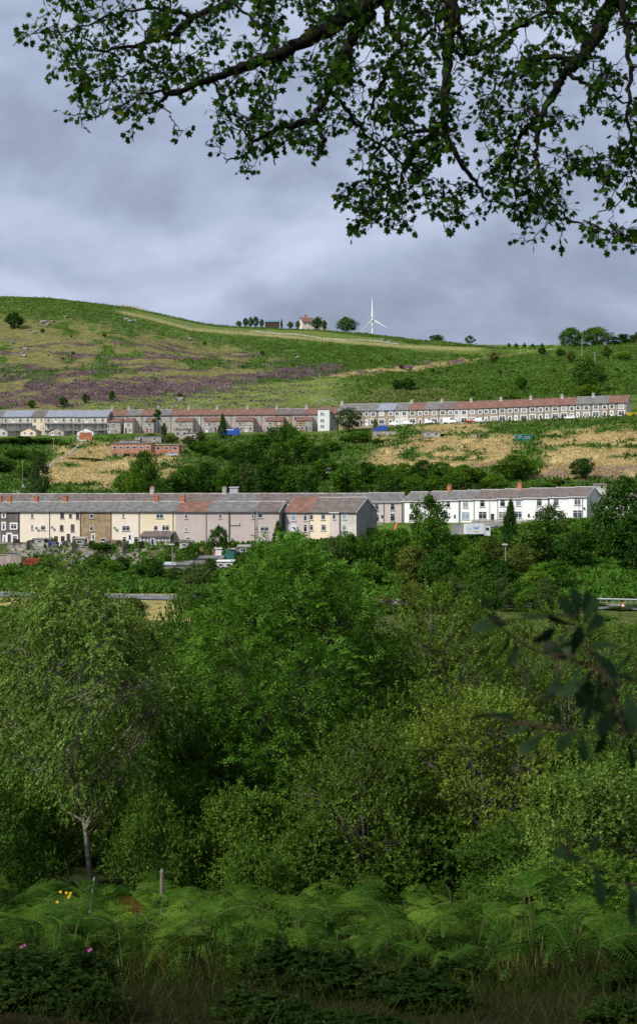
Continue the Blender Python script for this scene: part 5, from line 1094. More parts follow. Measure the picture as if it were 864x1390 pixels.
# ------------------------------------------------------------------ upper terrace, middle part with rear wings
U2 = Row(147, 507, 449, 500)
mids = [(149, 172, 'redtile', 'greystone', 1), (172, 192, 'slate', 'pinkstone', 1), (192, 212, 'redtile', 'greystone', 0), (212, 231.5, 'slate', 'greystone', 1), (231.5, 254, 'redtile', 'pinkstone', 0), (254, 272, 'redtile', 'offwhite', 1), (272, 292.5, 'redtile', 'pinkstone', 0), (292.5, 313, 'redtile', 'pinkstone', 1), (313, 334, 'redtile', 'pinkstone', 0), (334, 354, 'redtile', 'pinkstone', 1), (354, 374, 'redtile', 'pinkstone', 0),
        (374, 395, 'slatebrown', 'tan', 1), (395, 414.5, 'slatebrown', 'pinkstone', 0), (414.5, 432, 'redtile', 'greystone', 1)]
wing = {1: 'offwhite', 2: 'greystone', 0: 'greystone', 4: 'greystone', 5: 'pinkstone', 6: 'greystone', 7: 'greystone', 8: 'greystone', 9: 'pinkstone', 10: 'pinkstone', 11: 'tan', 12: 'tan', 13: 'greystone'}
md = ['at the left end next to the flats', 'left of the bare pine, pale wing', 'just left of the bare pine', 'with grey roof right behind the bare pine', 'right of the bare pine and its grey roof', 'with a white upper wall', 'left of the slim conifer', 'behind the slim conifer', 'right behind the blue trailer', 'right of the blue trailer', 'left of the long brown grey roof', 'with tan wall under the brown grey roof', 'under the right part of the brown grey roof', 'left of the white tower house']
for i, (a, b, rf, wl, ch) in enumerate(mids):
    e = np.interp(a, [150, 432], [564, 562]); g = np.interp(a, [150, 432], [589, 586]); q = b - a
    o, wd, ze = house(U2, a, b, e, g, '%s roofed rear fronted house %s' % ({'slate': 'grey', 'redtile': 'red', 'slatebrown': 'brown grey'}[rf], md[i]), wl, rf, rise=2.2, depth=8,
                      wins=[(a + q * .3, e + 3, e + 8, 3.6, 'skyglass' if i % 3 else 'glass'), (a + q * .75, e + 3, e + 8, 3.4, 'glasscur' if i % 2 else 'glass')], chims=[a] if ch else [], chm='greystone', ch=1.5)
    if i in wing:
        s = (.42, 1.0) if i % 2 == 0 else (0.0, .58)
        if i in (0,): s = (0.0, .8)
        x0_, x1_ = wd * s[0] + .02, wd * s[1] - .02; hz = ze - 2.4; dp = 4.6
        wg = MB().prism([(-dp, -2.6), (-.01, -2.6), (-.01, hz + 1.2), (-dp, hz - .3)], x0_, x1_).build('rear_wing', MT[wing[i]], o)
        MB().prism([(-dp - .25, hz - .33), (-.012, hz + 1.22), (-.012, hz + 1.36), (-dp - .25, hz - .18)], x0_ - .08, x1_ + .08).build('roof', MT['redtile' if i not in (3,) else 'slate'], wg)
        window(o, (x0_ + x1_) / 2 - .5, hz - 1.7, 1.0, .9, yy=-dp - .001, gm='glasscur' if i % 2 else 'glass'); door(o, x0_ + .3, .05, .9, 2.0, ['pvc', 'darkwood', 'redpaint'][i % 3], yy=-dp - .001)
        window(o, (x0_ + x1_) / 2 + .1, .9, 1.0, 1.0, yy=-dp - .001)
o, wd, ze = house(U2, 432, 449, 560, 584, 'tall white rendered tower like house wing in the upper terrace', 'offwhite', 'redtile', rise=2.2, depth=8, chims=[], name='tower_house')
hz = ze + .9
twr = MB().box(.02, -3.4, -2.6, wd * .92, -.01, hz).build('tower', MT['white'], o); MB().box(-.1, -3.55, hz + .003, wd * .92 + .12, .1, hz + .18).build('roof', MT['slate'], twr)
for z_ in (hz - 1.9, hz - 4.4, hz - 6.6):
    window(o, 1.0, z_, .6, .9, yy=-3.402); window(o, 1.75, z_, .6, .9, yy=-3.402)
o, wd, ze = house(U2, 449, 457.5, 561, 583, 'narrow grey house between the white tower and the grey roofs', 'greystone', 'redtile', rise=2.2, depth=8, wins=[(452.5, 563, 569, 3.4)], rend=True, endwall='grey')

# ------------------------------------------------------------------ block of flats, upper left
U1 = Row(-40, 512, 147, 503)
def flats(a, b, lab, wl, rf, bal=True, rend=False):
    o, wd, ze = house(U1, a, b, 565.6, 592, lab, wl, rf, rise=2.5, depth=8.5, gutter=True, cat='flats', name='block_of_flats', rend=rend, endwall='offwhite')
    n = max(1, int(round(wd / 3.0)))
    for f, zf in enumerate((ze - 1.95, ze - 4.5)):
        for i in range(n):
            xx = wd * (i + .5) / n
            if i % 3 == 1 and bal: door(o, xx - .5, zf - .35, .95, 2.1, 'pvc')
            else: window(o, xx - .5, zf, 1.0, 1.3, gm=['glass', 'glasscur', 'glass'][i % 3])
    if bal:
        for zf in (ze - 2.55, ze - 5.15):
            s_ = MB().box(.05, -1.9, zf - .16, wd - .05, -.02, zf).build('balcony', MT['concrete'], o)
            m = MB().box(.05, -1.9, zf + .95, wd - .05, -1.84, zf + 1.02)
            for i in range(int(wd / .4)): m.box(.08 + i * .4, -1.88, zf + .003, .11 + i * .4, -1.85, zf + .95)
            m.build('railing', MT['concrete'], s_)
            for i in range(n + 1): xx = min(wd * i / n, wd - .25) + .05; MB().box(xx, -1.82, zf - 2.5, xx + .14, -1.68, zf - .163).build('post', MT['concrete'], s_)
    return o
flats(-40, 3, 'flats cut by the left edge, grey slate roof', 'pinkstone', 'slate')
flats(3, 43, 'balconied flats under the left blue grey roof', 'offwhite', 'slateblue')
flats(43, 61, 'narrow yellow rendered block between two balconied flats', 'yellow', 'slatebrown', False)
flats(61, 102, 'balconied flats right of the narrow yellow block', 'offwhite', 'slateblue')
flats(102, 145, 'balconied flats at the right end with a pale gable', 'offwhite', 'slateblue', rend=True)
GR = Row(-10, 494, 130, 488)
for a, b, wl, lab in ((-8, 10.5, 'offwhite', 'white gabled garage in front of the flats at the left edge'), (28, 49, 'yellow', 'yellow gabled garage in front of the narrow yellow block'), (66, 87, 'pinkstone', 'grey white gabled garage, third in front of the flats'), (105, 127, 'white', 'white gabled garage with orange wall below, right of the others')):
    p = GR.at(a); wd = GR.t(b) - GR.t(a); zb = GR.zz(593, (a + b) / 2); o = empty('gabled_garage', (p[0], p[1], zb), GR.rz); h = GR.zz(585.5, a) - zb; rs_ = GR.zz(580.5, a) - GR.zz(585.5, a)
    MB().poly([(0, 0, -2), (wd, 0, -2), (wd, 0, h), (wd / 2, 0, h + rs_), (0, 0, h), (0, 6, -2), (wd, 6, -2), (wd, 6, h), (wd / 2, 6, h + rs_), (0, 6, h)], [(0, 1, 2, 3, 4), (9, 8, 7, 6, 5), (1, 6, 7, 2), (0, 4, 9, 5)]).build('wall', MT[wl], o)
    sl_ = rs_ / (wd / 2)
    for s in (0, 1):
        xo = -.3 if s == 0 else wd + .3; zo = h - .3 * sl_
        MB().poly([(xo, -.3, zo), (wd / 2, -.3, h + rs_), (wd / 2, 6.2, h + rs_), (xo, 6.2, zo), (xo, -.3, zo + .16), (wd / 2, -.3, h + rs_ + .16), (wd / 2, 6.2, h + rs_ + .16), (xo, 6.2, zo + .16)], [(0, 1, 2, 3), (4, 7, 6, 5), (0, 4, 5, 1), (2, 6, 7, 3), (0, 3, 7, 4)]).build('roof', MT['slate'], o)
    window(o, wd * .62, .9, 1.1, .9); door(o, wd * .2, 0.0, .95, 2.0, 'pvc')
    tag(o, lab, 'garage')

# ------------------------------------------------------------------ small buildings and yard things
def shed(px, pyb, w, h, dp, d, wall, roof, label, cat='shed', name='garden_shed', rise=.5, rz=-.1, wins=1, doorx=None, gable=False, posts=False, fm='pvc', gm='glass', z=None):
    if z is None and d > 320:
        _, d2_ = hit(px, pyb + (7 if posts else 1), 318, 482); k_ = d2_ / d; w, h, dp, rise, d = w * k_, h * k_, dp * k_, rise * k_, d2_
    x = (px - CX) / F * d; zb = (CY - pyb) / F * d if z is None else z; o = empty(name, (x, d, zb), rz)
    lo = 0 if posts else -1.5
    MB().prism([(0, lo), (dp, lo), (dp, h + rise), (0, h)], -w / 2, w / 2).build('wall', MT[wall], o)
    s_ = rise / dp; MB().prism([(-.2, h - .2 * s_ + .005), (dp + .2, h + rise + .2 * s_ + .005), (dp + .2, h + rise + .2 * s_ + .12), (-.2, h - .2 * s_ + .12)], -w / 2 - .2, w / 2 + .2).build('roof', MT[roof], o)
    for i in range(wins):
        xx = -w / 2 + w * (i + .5) / wins; ww = min(1.2, w / wins * .6); window(o, xx - ww / 2, h * .45, ww, h * .35, fm, gm, False)
    if doorx is not None: door(o, doorx, 0.02, .85, min(2.0, h - .2), 'redpaint' if wall == 'brick' else 'darkwood')
    if posts:
        k = max(2, int(w / 3)) + 1
        for i in range(k):
            xx = -w / 2 + .2 + (w - .4) * i / (k - 1); MB().box(xx - .16, .1, -4.6, xx + .16, .42, -.003).build('post', MT['concrete'], o); MB().box(xx - .16, dp - .5, -4.6, xx + .16, dp - .2, -.003).build('post', MT['concrete'], o)
    return tag(o, label, cat)
shed(178, 615, 14.0, 3.2, 6, 455, 'brick', 'slatebrown', 'long orange brick garage raised on concrete posts', 'garage', 'brick_garage', .5, -.12, 6, None, posts=True)
shed(226, 615, 8.6, 2.6, 5, 452, 'brick', 'wood', 'red brick outbuilding right of the long orange garage', 'garage', 'brick_garage', .4, -.1, 3)
shed(201, 601, 9.5, 2.2, 4, 466, 'concrete', 'slate', 'low grey flat roofed shed above the brick garages', 'shed', rise=.2, wins=2)
shed(176, 603, 7.0, 1.4, 3, 462, 'concrete', 'concrete', 'low pale slab roofed store left above the brick garage', 'shed', rise=.1, wins=0)
shed(246, 597, 4.8, 3.6, 4, 470, 'greystone', 'slate', 'grey block shed with dark openings right of the bare pine', 'shed', rise=.3, wins=2)
shed(262, 598, 5.6, 2.6, 4, 468, 'pinkstone', 'slate', 'pale stone shed beside the grey block shed', 'shed', rise=.3, wins=1)
shed(251, 603, 3.4, 1.6, 3, 465, 'tan', 'wood', 'small tan hut below the pale stone shed', 'shed', rise=.2, wins=1)
shed(586, 594, 5.4, 2.0, 3.5, 452, 'greystone', 'wood', 'open fronted stone shed on the slope below the upper terrace', 'shed', rise=.3, wins=2)
shed(574.5, 594, 1.5, 2.1, 2.4, 450, 'tan', 'wood', 'narrow stone hut at the left of the open fronted shed', 'shed', rise=.2, wins=0)
shed(715, 598, 3.2, 1.7, 2.6, 440, 'teal', 'teal', 'dark teal shed in the straw field', 'shed', rise=.2, wins=1)
shed(706, 597, 3.6, 1.4, 2.4, 441, 'teal', 'tarp', 'turquoise covered pen left of the dark teal shed', 'shed', rise=.15, wins=1)
shed(814, 663.5, 2.6, .85, 2, 292, 'offwhite', 'wood', 'small pale shed above the end of the white terrace', 'shed', rise=.2, wins=2)
shed(317, 668, 1.9, 1.0, 1.5, 306, 'silver', 'silver', 'small silver grey shed roof behind the terrace chimney', 'shed', rise=.1, wins=0)
shed(646, 592, 4.0, .7, 2, 452, 'offwhite', 'wood', 'low pale hut left of the turquoise pen', 'shed', rise=.1, wins=0)
shed(448, 605, 2.4, 1.4, 2, 372, 'white', 'darkwood', 'small white and dark shed among the wood below the tower house', 'shed', rise=.1, wins=0, z=gz((448 - CX) / F * 372, 372) + 1.0)
# garden of the lower terrace
shed(54, 741, 1.65, 1.35, 1.6, 268, 'offwhite', 'concrete', 'small white hut on the garden terrace of the cream house', 'shed', rise=.12, wins=1, rz=0)
shed(66, 740, 1.5, 1.1, 1.5, 269, 'darkwood', 'slate', 'dark lean to shed right of the small white hut', 'shed', rise=.12, wins=0, rz=0)
o = shed(186, 759, 3.3, 1.75, 2.0, 262, 'yellow', 'pvc', 'cream lower sunroom with red door below the balcony house', 'sunroom', 'sunroom', .15, -.06, 4, gm='glasscur'); door(o, 1.62, 0.0, .8, 1.9, 'redpaint', yy=.0)
shed(213, 757, 2.9, 1.5, 2.0, 261, 'yellow', 'slatebrown', 'cream lower annex under the conservatory', 'annex', 'garden_annex', .2, -.06, 2)
shed(300, 752, 2.2, 1.0, 1.6, 252, 'white', 'pvc', 'white garden box shed against the red brick wall', 'shed', rise=.1, wins=0)
shed(312, 753, 1.6, 1.0, 1.4, 251, 'teal', 'steel', 'small green shed right of the white box shed', 'shed', rise=.1, wins=0)
shed(305, 775, 2.9, 1.7, 2.2, 243, 'offwhite', 'pvc', 'white flat roofed shed with grey doors above the road', 'shed', rise=.1, wins=2)
shed(283, 764, 5.2, .8, 2.0, 246, 'grey', 'slate', 'grey felt roofed shed below the red brick wall', 'shed', rise=.3, wins=0)
shed(232, 772, 2.6, .7, 1.8, 242, 'grey', 'silver', 'pale roofed shed behind the lamp post', 'shed', rise=.3, wins=0)
shed(250, 772, 2.6, .7, 1.8, 241, 'grey', 'slate', 'grey sloping roofed shed right of the lamp post', 'shed', rise=.5, wins=0)
def wallrun(pa, pb, pt, pb_, d, m, label, th=.3, name='garden_wall', d2=None):
    d2 = d if d2 is None else d2; pt = pt - 1.2
    if d > 400: _, d = hit((pa + pb) / 2, pb_, 318, 482); d2 = d
    A = W(pa, pt, d); B = W(pb, pt, d2); z0 = (CY - pb_) / F * d; o = empty(name, (A[0], A[1], z0 - .6), math.atan2(B[1] - A[1], B[0] - A[0])); ln = math.hypot(B[0] - A[0], B[1] - A[1]); h = A[2] - z0 + .6
    v = MB(); n = max(2, int(ln / 1.5))
    for i in range(n): v.box(ln * i / n, 0, 0, ln * (i + 1) / n - .004, th, h * random.uniform(.95, 1.03))
    v.build('wall', MT[m], o); MB().box(-.03, -.05, h * 1.035, ln + .03, th + .05, h * 1.035 + .08).build('coping', MT['concrete'], o)
    return tag(o, label, 'wall', None, 'thing')
wallrun(10, 26, 740, 747.5, 268, 'concrete', 'grey block garden wall below the dark stone house')
wallrun(-6, 10, 745, 752, 268.5, 'concrete', 'grey garden wall at the left edge below the dark stone house')
wallrun(35, 50, 739, 746, 267, 'concrete', 'pale rendered wall left of the small white hut')
wallrun(42, 76, 747, 758, 263.5, 'concrete', 'white streaked retaining wall below the cream houses')
wallrun(60, 96, 738.5, 744, 266, 'greystone', 'stone terrace wall behind the washing line')
wallrun(-14, 29, 755, 768, 256, 'pinkconc', 'pink concrete retaining wall at the left edge', .5)
wallrun(12, 26, 750, 754, 262, 'concrete', 'low balustrade wall above the pink wall')
wallrun(271, 312, 744.5, 757, 254, 'brick', 'red brick garden wall below the pink grey houses')
wallrun(152, 176, 741, 749, 265, 'concrete', 'grey wall below the wooden balcony')
wallrun(182, 200, 738, 743, 266, 'concrete', 'pale stone wall left of the conservatory')
wallrun(480, 520, 711, 717, 285, 'concrete', 'grey wall in front of the pink houses')
wallrun(612, 634, 713, 722, 262, 'concrete', 'grey concrete wall left of the white van')
wallrun(640, 725, 707.5, 711, 269, 'greystone', 'low stone front wall of the white terrace')
wallrun(104, 122, 594, 599, 480, 'offwhite', 'white yard wall below the white gabled garage')
wallrun(108, 125, 588.5, 594, 482, 'chimbrick', 'orange yard wall below the white gabled garage')
wallrun(505, 537, 587, 592, 455, 'greystone', 'dark stone rubble wall below the little blue van')
wallrun(96, 150, 744, 752, 263, 'greystone', 'stone garden wall below the second cream house and the tan house')
wallrun(100, 128, 752, 759, 258, 'concrete', 'lower grey garden wall below the tan house')
wallrun(150, 182, 755, 762, 259, 'greystone', 'stone wall left of the cream lower sunroom')
wallrun(222, 270, 752, 760, 256, 'greystone', 'stone garden wall below the yellow cream house')
wallrun(318, 372, 746, 754, 253, 'concrete', 'pale garden wall below the pink grey end house')
rg = random.Random(11)
for i, px in enumerate((-6, 29, 49, 76, 97, 110, 130, 151, 176, 196, 240, 262, 283, 312, 331, 346, 362)):
    d0_ = float(np.interp(px, [0, 378], [276.5, 261])); x_ = (px - CX) / F * d0_; zz_ = gz(x_, d0_ - 9) + 2.0
    o = empty('plot_fence', (x_, d0_ - 1.5, gz(x_, d0_ - 4)), 0); L_ = rg.uniform(6, 9); m = MB()
    for k in range(int(L_ / .35)): m.box(-.02, -.35 * k - .30, -2.0 - k * .02, .02, -.35 * k, 1.0 + rg.uniform(-.05, .05))
    m.build('boards', MT[rg.choice(['wood', 'darkwood', 'wood', 'concrete'])], o)
    for k in range(0, int(L_ / 2) + 1): MB().box(.025, -2 * k - .1, -2.2, .10, -2 * k, 1.1).build('post', MT['wood'], o)
    tag(o, 'board fence dividing two garden plots below the front terrace', 'fence', 'fences between the garden plots of the front terrace')
for i in range(46):
    px = 2 + i * 8.1 + rg.uniform(-3, 3); dl = rg.choice([6, 9, 15, 19, 23, 28]) if 115 < px < 172 or px > 245 else rg.choice([21, 25, 30]); d0_ = float(np.interp(px, [0, 378], [276.5, 261])) - dl; s_ = rg.uniform(.4, 1.2)
    plant(rg.choice(['broad', 'bright', 'dark', 'olive', 'grey']), (px - CX) / F * d0_, d0_, s_ * rg.uniform(.9, 1.5), s_ * .7, 'small shrub growing in the terraced gardens', 'shrub', 'small shrubs in the terraced gardens', 'garden_shrub')
for k, (px, dl, ww, hh, mt_, lab) in enumerate(((16, 14, 1.8, 1.5, 'wood', 'small timber shed below the dark stone house'), (108, 7, 2.0, 1.6, 'concrete', 'grey block shed in the garden of the second cream house'), (124, 16, 1.8, 1.4, 'darkwood', 'brown timber shed below the tan house'), (160, 18, 2.0, 1.4, 'wood', 'timber shed below the balcony house'),
                                    (250, 8, 1.8, 1.5, 'offwhite', 'pale block shed in the garden of the red roofed pink grey house'), (330, 10, 2.2, 1.6, 'wood', 'timber shed below the house with the bent pipe'), (92, 20, 1.6, 1.3, 'greystone', 'stone coal shed low in the garden of the second cream house'))):
    d0_ = float(np.interp(px, [0, 378], [276.5, 261])) - dl; shed(px, 0, ww, hh, 1.6, d0_, mt_, rg.choice(['slate', 'slatebrown', 'concrete']), lab, 'shed', rise=.25, wins=1, z=gz((px - CX) / F * d0_, d0_))
# stone wall and farm on the crest
def crest(px, py, dd=-6): d = float(np.interp(px, [0, 200, 432, 560, 864], [1060, 1020, 990, 950, 900])) + dd; return (px - CX) / F * d, d
def base(px, dd=-6):
    x, d = crest(px, 0, dd); return x, d, gz(x, d)
x, d, z = base(369); o = empty('farm_barn', (x, d, z), 0); hb = (CY - 437) / F * d - z
MB().prism([(0, -2), (9, -2), (9, hb), (4.5, hb + 1.7), (0, hb)], -5.2, 5.2).build('wall', MT['darkwood'], o); MB().prism([(-.4, hb - .1), (4.5, hb + 1.75), (9.4, hb - .1), (9.4, hb + .1), (4.5, hb + 1.95), (-.4, hb + .1)], -5.5, 5.5).build('roof', plain('barn_roof', (.12, .20, .22), .5), o); tag(o, 'long green roofed farm barn on the skyline behind conifers', 'barn')
x, d, z = base(421); o = empty('farmhouse', (x, d, z), .25); o.scale = (1.25, 1.25, 1.15); hb = (CY - 438.5) / F * d - z
MB().prism([(0, -2), (8, -2), (8, hb), (4, hb + 3.2), (0, hb)], -5.0, 2.5).build('wall', MT['cream'], o); MB().prism([(-.4, hb - .2), (4, hb + 3.25), (8.4, hb - .2), (8.4, hb + .05), (4, hb + 3.5), (-.4, hb + .05)], -5.3, 2.52).build('roof', MT['redtile'], o)
wg = MB().poly([(2.53, -2, -2), (9.5, -2, -2), (9.5, -2, hb - .6), (6.0, -2, hb + 3.0), (2.53, -2, hb - .6), (2.53, 7, -2), (9.5, 7, -2), (9.5, 7, hb - .6), (6, 7, hb + 3.0), (2.53, 7, hb - .6)], [(0, 1, 2, 3, 4), (1, 6, 7, 2), (9, 8, 7, 6, 5), (0, 4, 9, 5)]).build('wing', MT['offwhite'], o)
MB().poly([(2.3, -2.3, hb - .8), (6, -2.3, hb + 3.02), (6, 7.3, hb + 3.02), (2.3, 7.3, hb - .8), (9.8, -2.3, hb - .8), (9.8, 7.3, hb - .8)], [(0, 1, 2, 3), (1, 4, 5, 2)]).build('roof', MT['redtile'], wg)
chimney(o, -2, 4, hb + 3.3, 1.2, .8, 1.8); chimney(o, 6, 4, hb + 3.0, 1.0, .8, 1.3)
for xx, zz in ((-3.8, .4), (-1.2, .4)): window(o, xx, hb - 1.6, 1.2, 1.2)
window(o, 5.0, hb - 1.2, 1.4, 1.3, yy=-2.003); window(o, 5.4, hb + .6, .9, .9, yy=-2.003); tag(o, 'orange roofed farmhouse with cream gables on the skyline', 'farmhouse')
def drywall(pts, h, label, dd=-6):
    """dry stone wall along the slope through photo points, built of courses following the ground"""
    P_ = []
    for px, py in pts:
        if py is None: x, d = crest(px, 0, dd)
        else: x, d = hit(px, py)
        P_.append((x, d))
    m = MB(); x00, y00 = P_[0]; z00 = gz(x00, y00)
    for (xa_, ya_), (xb_, yb_) in zip(P_[:-1], P_[1:]):
        ln = math.hypot(xb_ - xa_, yb_ - ya_); n = max(2, int(ln / 3)); dx, dy = (xb_ - xa_) / n, (yb_ - ya_) / n; nx_, ny_ = -dy / (ln / n) * .35, dx / (ln / n) * .35
        for i in range(n):
            x0_, y0_, x1_, y1_ = xa_ + dx * i - x00, ya_ + dy * i - y00, xa_ + dx * (i + .995) - x00, ya_ + dy * (i + .995) - y00
            za_, zb_ = gz(x0_ + x00, y0_ + y00) - z00, gz(x1_ + x00, y1_ + y00) - z00; hh = h * random.uniform(.7, 1.2)
            m.poly([(x0_ - nx_, y0_ - ny_, za_ - .5), (x1_ - nx_, y1_ - ny_, zb_ - .5), (x1_ + nx_, y1_ + ny_, zb_ - .5), (x0_ + nx_, y0_ + ny_, za_ - .5), (x0_ - nx_, y0_ - ny_, za_ + hh), (x1_ - nx_, y1_ - ny_, zb_ + hh), (x1_ + nx_, y1_ + ny_, zb_ + hh), (x0_ + nx_, y0_ + ny_, za_ + hh)],
                   [(0, 3, 2, 1), (4, 5, 6, 7), (0, 1, 5, 4), (1, 2, 6, 5), (2, 3, 7, 6), (3, 0, 4, 7)])
    o = m.build('dry_stone_wall', MT['greystone'], None, (x00, y00, z00)); return tag(o, label, 'wall', None, 'thing')
drywall([(165, None), (183, None), (200, 423)], 1.5, 'broken dry stone wall on the skyline at the shoulder of the hill')
drywall([(480, None), (520, None), (560, None), (620, None), (690, None), (750, None)], .9, 'dry stone wall along the skyline right of the turbine')
drywall([(340, 450), (400, 454), (470, 462), (540, 468)], .7, 'dry stone wall below the farm field')
drywall([(412, None), (440, None)], 1.8, 'ruined stone wall below the farmhouse', -14)

# ------------------------------------------------------------------ wind turbine
def turbine():
    d = 2560.0; x = (505 - CX) / F * d; zb = gz(x, d); zh = (CY - 434.5) / F * d
    o = empty('wind_turbine', (x, d, zb)); wm_ = plain('turbine_white', (.82, .84, .86), .4)
    MB().cyl(0, 0, -1, zh - zb - 2, 2.1, 1.2, 16).build('tower', wm_, o)
    n_ = MB(); n_.poly([(s * 2.2, y, (zh - zb) + z_) for y in (-4.5, 8) for s, z_ in ((-1, -2), (1, -2), (1, 2), (-1, 2))], [(0, 1, 2, 3), (7, 6, 5, 4), (0, 4, 5, 1), (1, 5, 6, 2), (2, 6, 7, 3), (3, 7, 4, 0)]); n_.build('nacelle', wm_, o)
    hub = MB(); rings = []; 
    for k, (yy, rr_) in enumerate(((-4.6, 1.9), (-6.4, 1.7), (-7.8, .9), (-8.4, .1))):
        for i in range(10): hub.v.append((rr_ * math.cos(i * .6283), yy, zh - zb + rr_ * math.sin(i * .6283)))
        if k: hub.f += [((k - 1) * 10 + i, (k - 1) * 10 + (i + 1) % 10, k * 10 + (i + 1) % 10, k * 10 + i) for i in range(10)]
    hub.build('hub', wm_, o)
    for aim in ((504.5, 403), (487, 452.5), (525.5, 446)):
        dx, dz = aim[0] - 505, -(aim[1] - 434.5); ln = math.hypot(dx, dz) / F * d; a = math.atan2(dz, dx)
        u = np.array([math.cos(a), 0, math.sin(a)]); v = np.array([-math.sin(a), 0, math.cos(a)])
        m = MB()
        for k, (f, w1, w2, th) in enumerate(((.02, -1.1, 1.1, 1.1), (.08, -1.2, 1.2, 1.0), (.2, -1.1, 2.9, .6), (.5, -.8, 1.8, .4), (.8, -.6, .9, .25), (1, -.2, .2, .08))):
            for ww, tt in ((w1, 0), ((w1 + w2) / 2, -th), (w2, 0), ((w1 + w2) / 2, th)):
                p = u * ln * f + v * ww * .72 + np.array([0, -6 + tt + ww * .3, zh - zb]); m.v.append(tuple(p))
            if k: m.f += [((k - 1) * 4 + i, (k - 1) * 4 + (i + 1) % 4, k * 4 + (i + 1) % 4, k * 4 + i) for i in range(4)]
        m.f.append((20, 21, 22, 23)); m.build('blade', wm_, o)
    tag(o, 'white three bladed wind turbine rising behind the skyline', 'wind turbine')
turbine()

# ------------------------------------------------------------------ poles, lamps
def pole(px, pyt, pyb, d, label, r0=.14, arm=0, m='pole', cat='utility pole', name='utility_pole', d0=None):
    if d is None: x, d = hit(px, pyb) if d0 is None else hit(px, pyb, d0)
    else: x = (px - CX) / F * d
    z = gz(x, d); h = (CY - pyt) / F * d - z; o = empty(name, (x, d, z), random.uniform(-.3, .3)); MB().cyl(0, 0, -.3, h, r0, r0 * .65).build('post', MT[m], o)
    if arm:
        c = MB().box(-arm / 2, -.08, h - .55, arm / 2, .06, h - .38).build('crossarm', MT[m], o)
        for s in (-.45, 0, .45): MB().cyl(s * arm, 0, h - .378, h - .15, .05, .04, 6).build('insulator', MT['concrete'], c)
    return tag(o, label, cat)
x, d, z = base(760); pole(760, 450, 474, d, 'tall pale pole in front of the first skyline tree', .32, 0)
pole(789, 462, 484, None, 'pale pole with small transformer between the two round trees', .28, 1.6)
pole(806.5, 477.5, 494, None, 'T shaped pole with broad crossarm below the biggest skyline tree', .26, 3.2)
pole(828, 471, 486, None, 'thin grey pole right of the biggest skyline tree', .22, 0)
pole(263.5, 515, 531, None, 'lone wooden pole in the heather left of centre', .22, 0)
pole(326 / 2 + 432, 487, 497, None, 'thin post at the end of the straw strip on the hill', .2, 0)
pole(434, 506, 520, None, 'thin post at the field edge right of centre on the hill', .2, 0)
pole(73, 594, 613, 440, 'thin grey pole above the green bushes below the flats', .12, .8)
pole(31, 624, 652, 360, 'thin pole beside the straight path at the left', .10, .6)
pole(113, 570, 600, 478, 'brown telegraph pole in front of the white gabled garage', .16, 0)
pole(213, 566, 600, 474, 'telegraph pole right of the bare pine', .13, 0)
pole(828.5, 615, 660, 300, 'slim dark pole above the small pale shed at the right', .07, .5)
pole(349, 692, 742, 255, 'telegraph pole in front of the pink grey end house', .13, 0)
pole(24.3, 744, 790, 240, 'slim metal pole at the left below the garden walls', .06, 0, 'steel')
pole(664, 672, 712, 266, 'slim dark telegraph pole in front of the white terrace', .11, .5)
pole(785, 667, 710, 262, 'slim pole in front of the white end house', .07, .4)
def lamp(px, pyt, d, label):
    x = (px - CX) / F * d; z = gz(x, d); h = (CY - pyt) / F * d - z; o = empty('street_lamp', (x, d, z), .2); MB().cyl(0, 0, -.3, h - .2, .10, .06).build('post', MT['steel'], o)
    MB().poly([(-.55, -.16, h - .2), (.35, -.16, h - .2), (.35, .16, h - .2), (-.55, .16, h - .2), (-.45, -.1, h), (.25, -.1, h), (.25, .1, h), (-.45, .1, h)], [(0, 3, 2, 1), (4, 5, 6, 7), (0, 1, 5, 4), (1, 2, 6, 5), (2, 3, 7, 6), (3, 0, 4, 7)]).build('lamp_head', MT['lead'], o); tag(o, label, 'street lamp')
lamp(685.5, 738, 212, 'pale headed street lamp above the dark round tree'); lamp(234, 738, 226, 'grey street lamp beside the dark bushy tree below the yellow house')

# bare garden pine in the upper terrace
d = 476; x = (213 - CX) / F * d; z = gz(x, d); H = (CY - 556) / F * d - z
o = empty('pine_tree', (x, d, z)); r = np.random.RandomState(8); pth = [bez((0, 0, -.2), (.2, 0, H / 2), (-.2, 0, H), 8, .16, .04)]; cc = []
for zc, xo, rr_ in ((H * .95, .2, 1.0), (H * .86, .9, .7), (H * .80, -.5, .8), (H * .70, .5, .6), (H * .62, -1.1, .5)):
    pth.append(bez((0, 0, zc - .5), (xo * .6, 0, zc - .3), (xo, 0, zc), 4, .05, .02)); cc.append((xo, zc, rr_))
PP = np.concatenate([np.array([xo, 0, zc]) + nrm(r.normal(0, 1, (260, 3))) * (rr_ * r.rand(260, 1) ** .5) for xo, zc, rr_ in cc]); n = len(PP)
link('trunk', tube_mesh('pine_trunk', pth, M_BARK, 6), None, o); link('crown', leaf_mesh('pine_crown', PP, nrm(r.normal(0, 1, (n, 3))), nrm(r.normal(0, 1, (n, 3)) + [0, 0, .6]), r.uniform(.25, .5, n), OVAL[0], OVAL[1], ML['dark'], r.rand(n)), None, o)
tag(o, 'tall thin pine with sparse tufts standing in front of the upper terrace', 'tree')

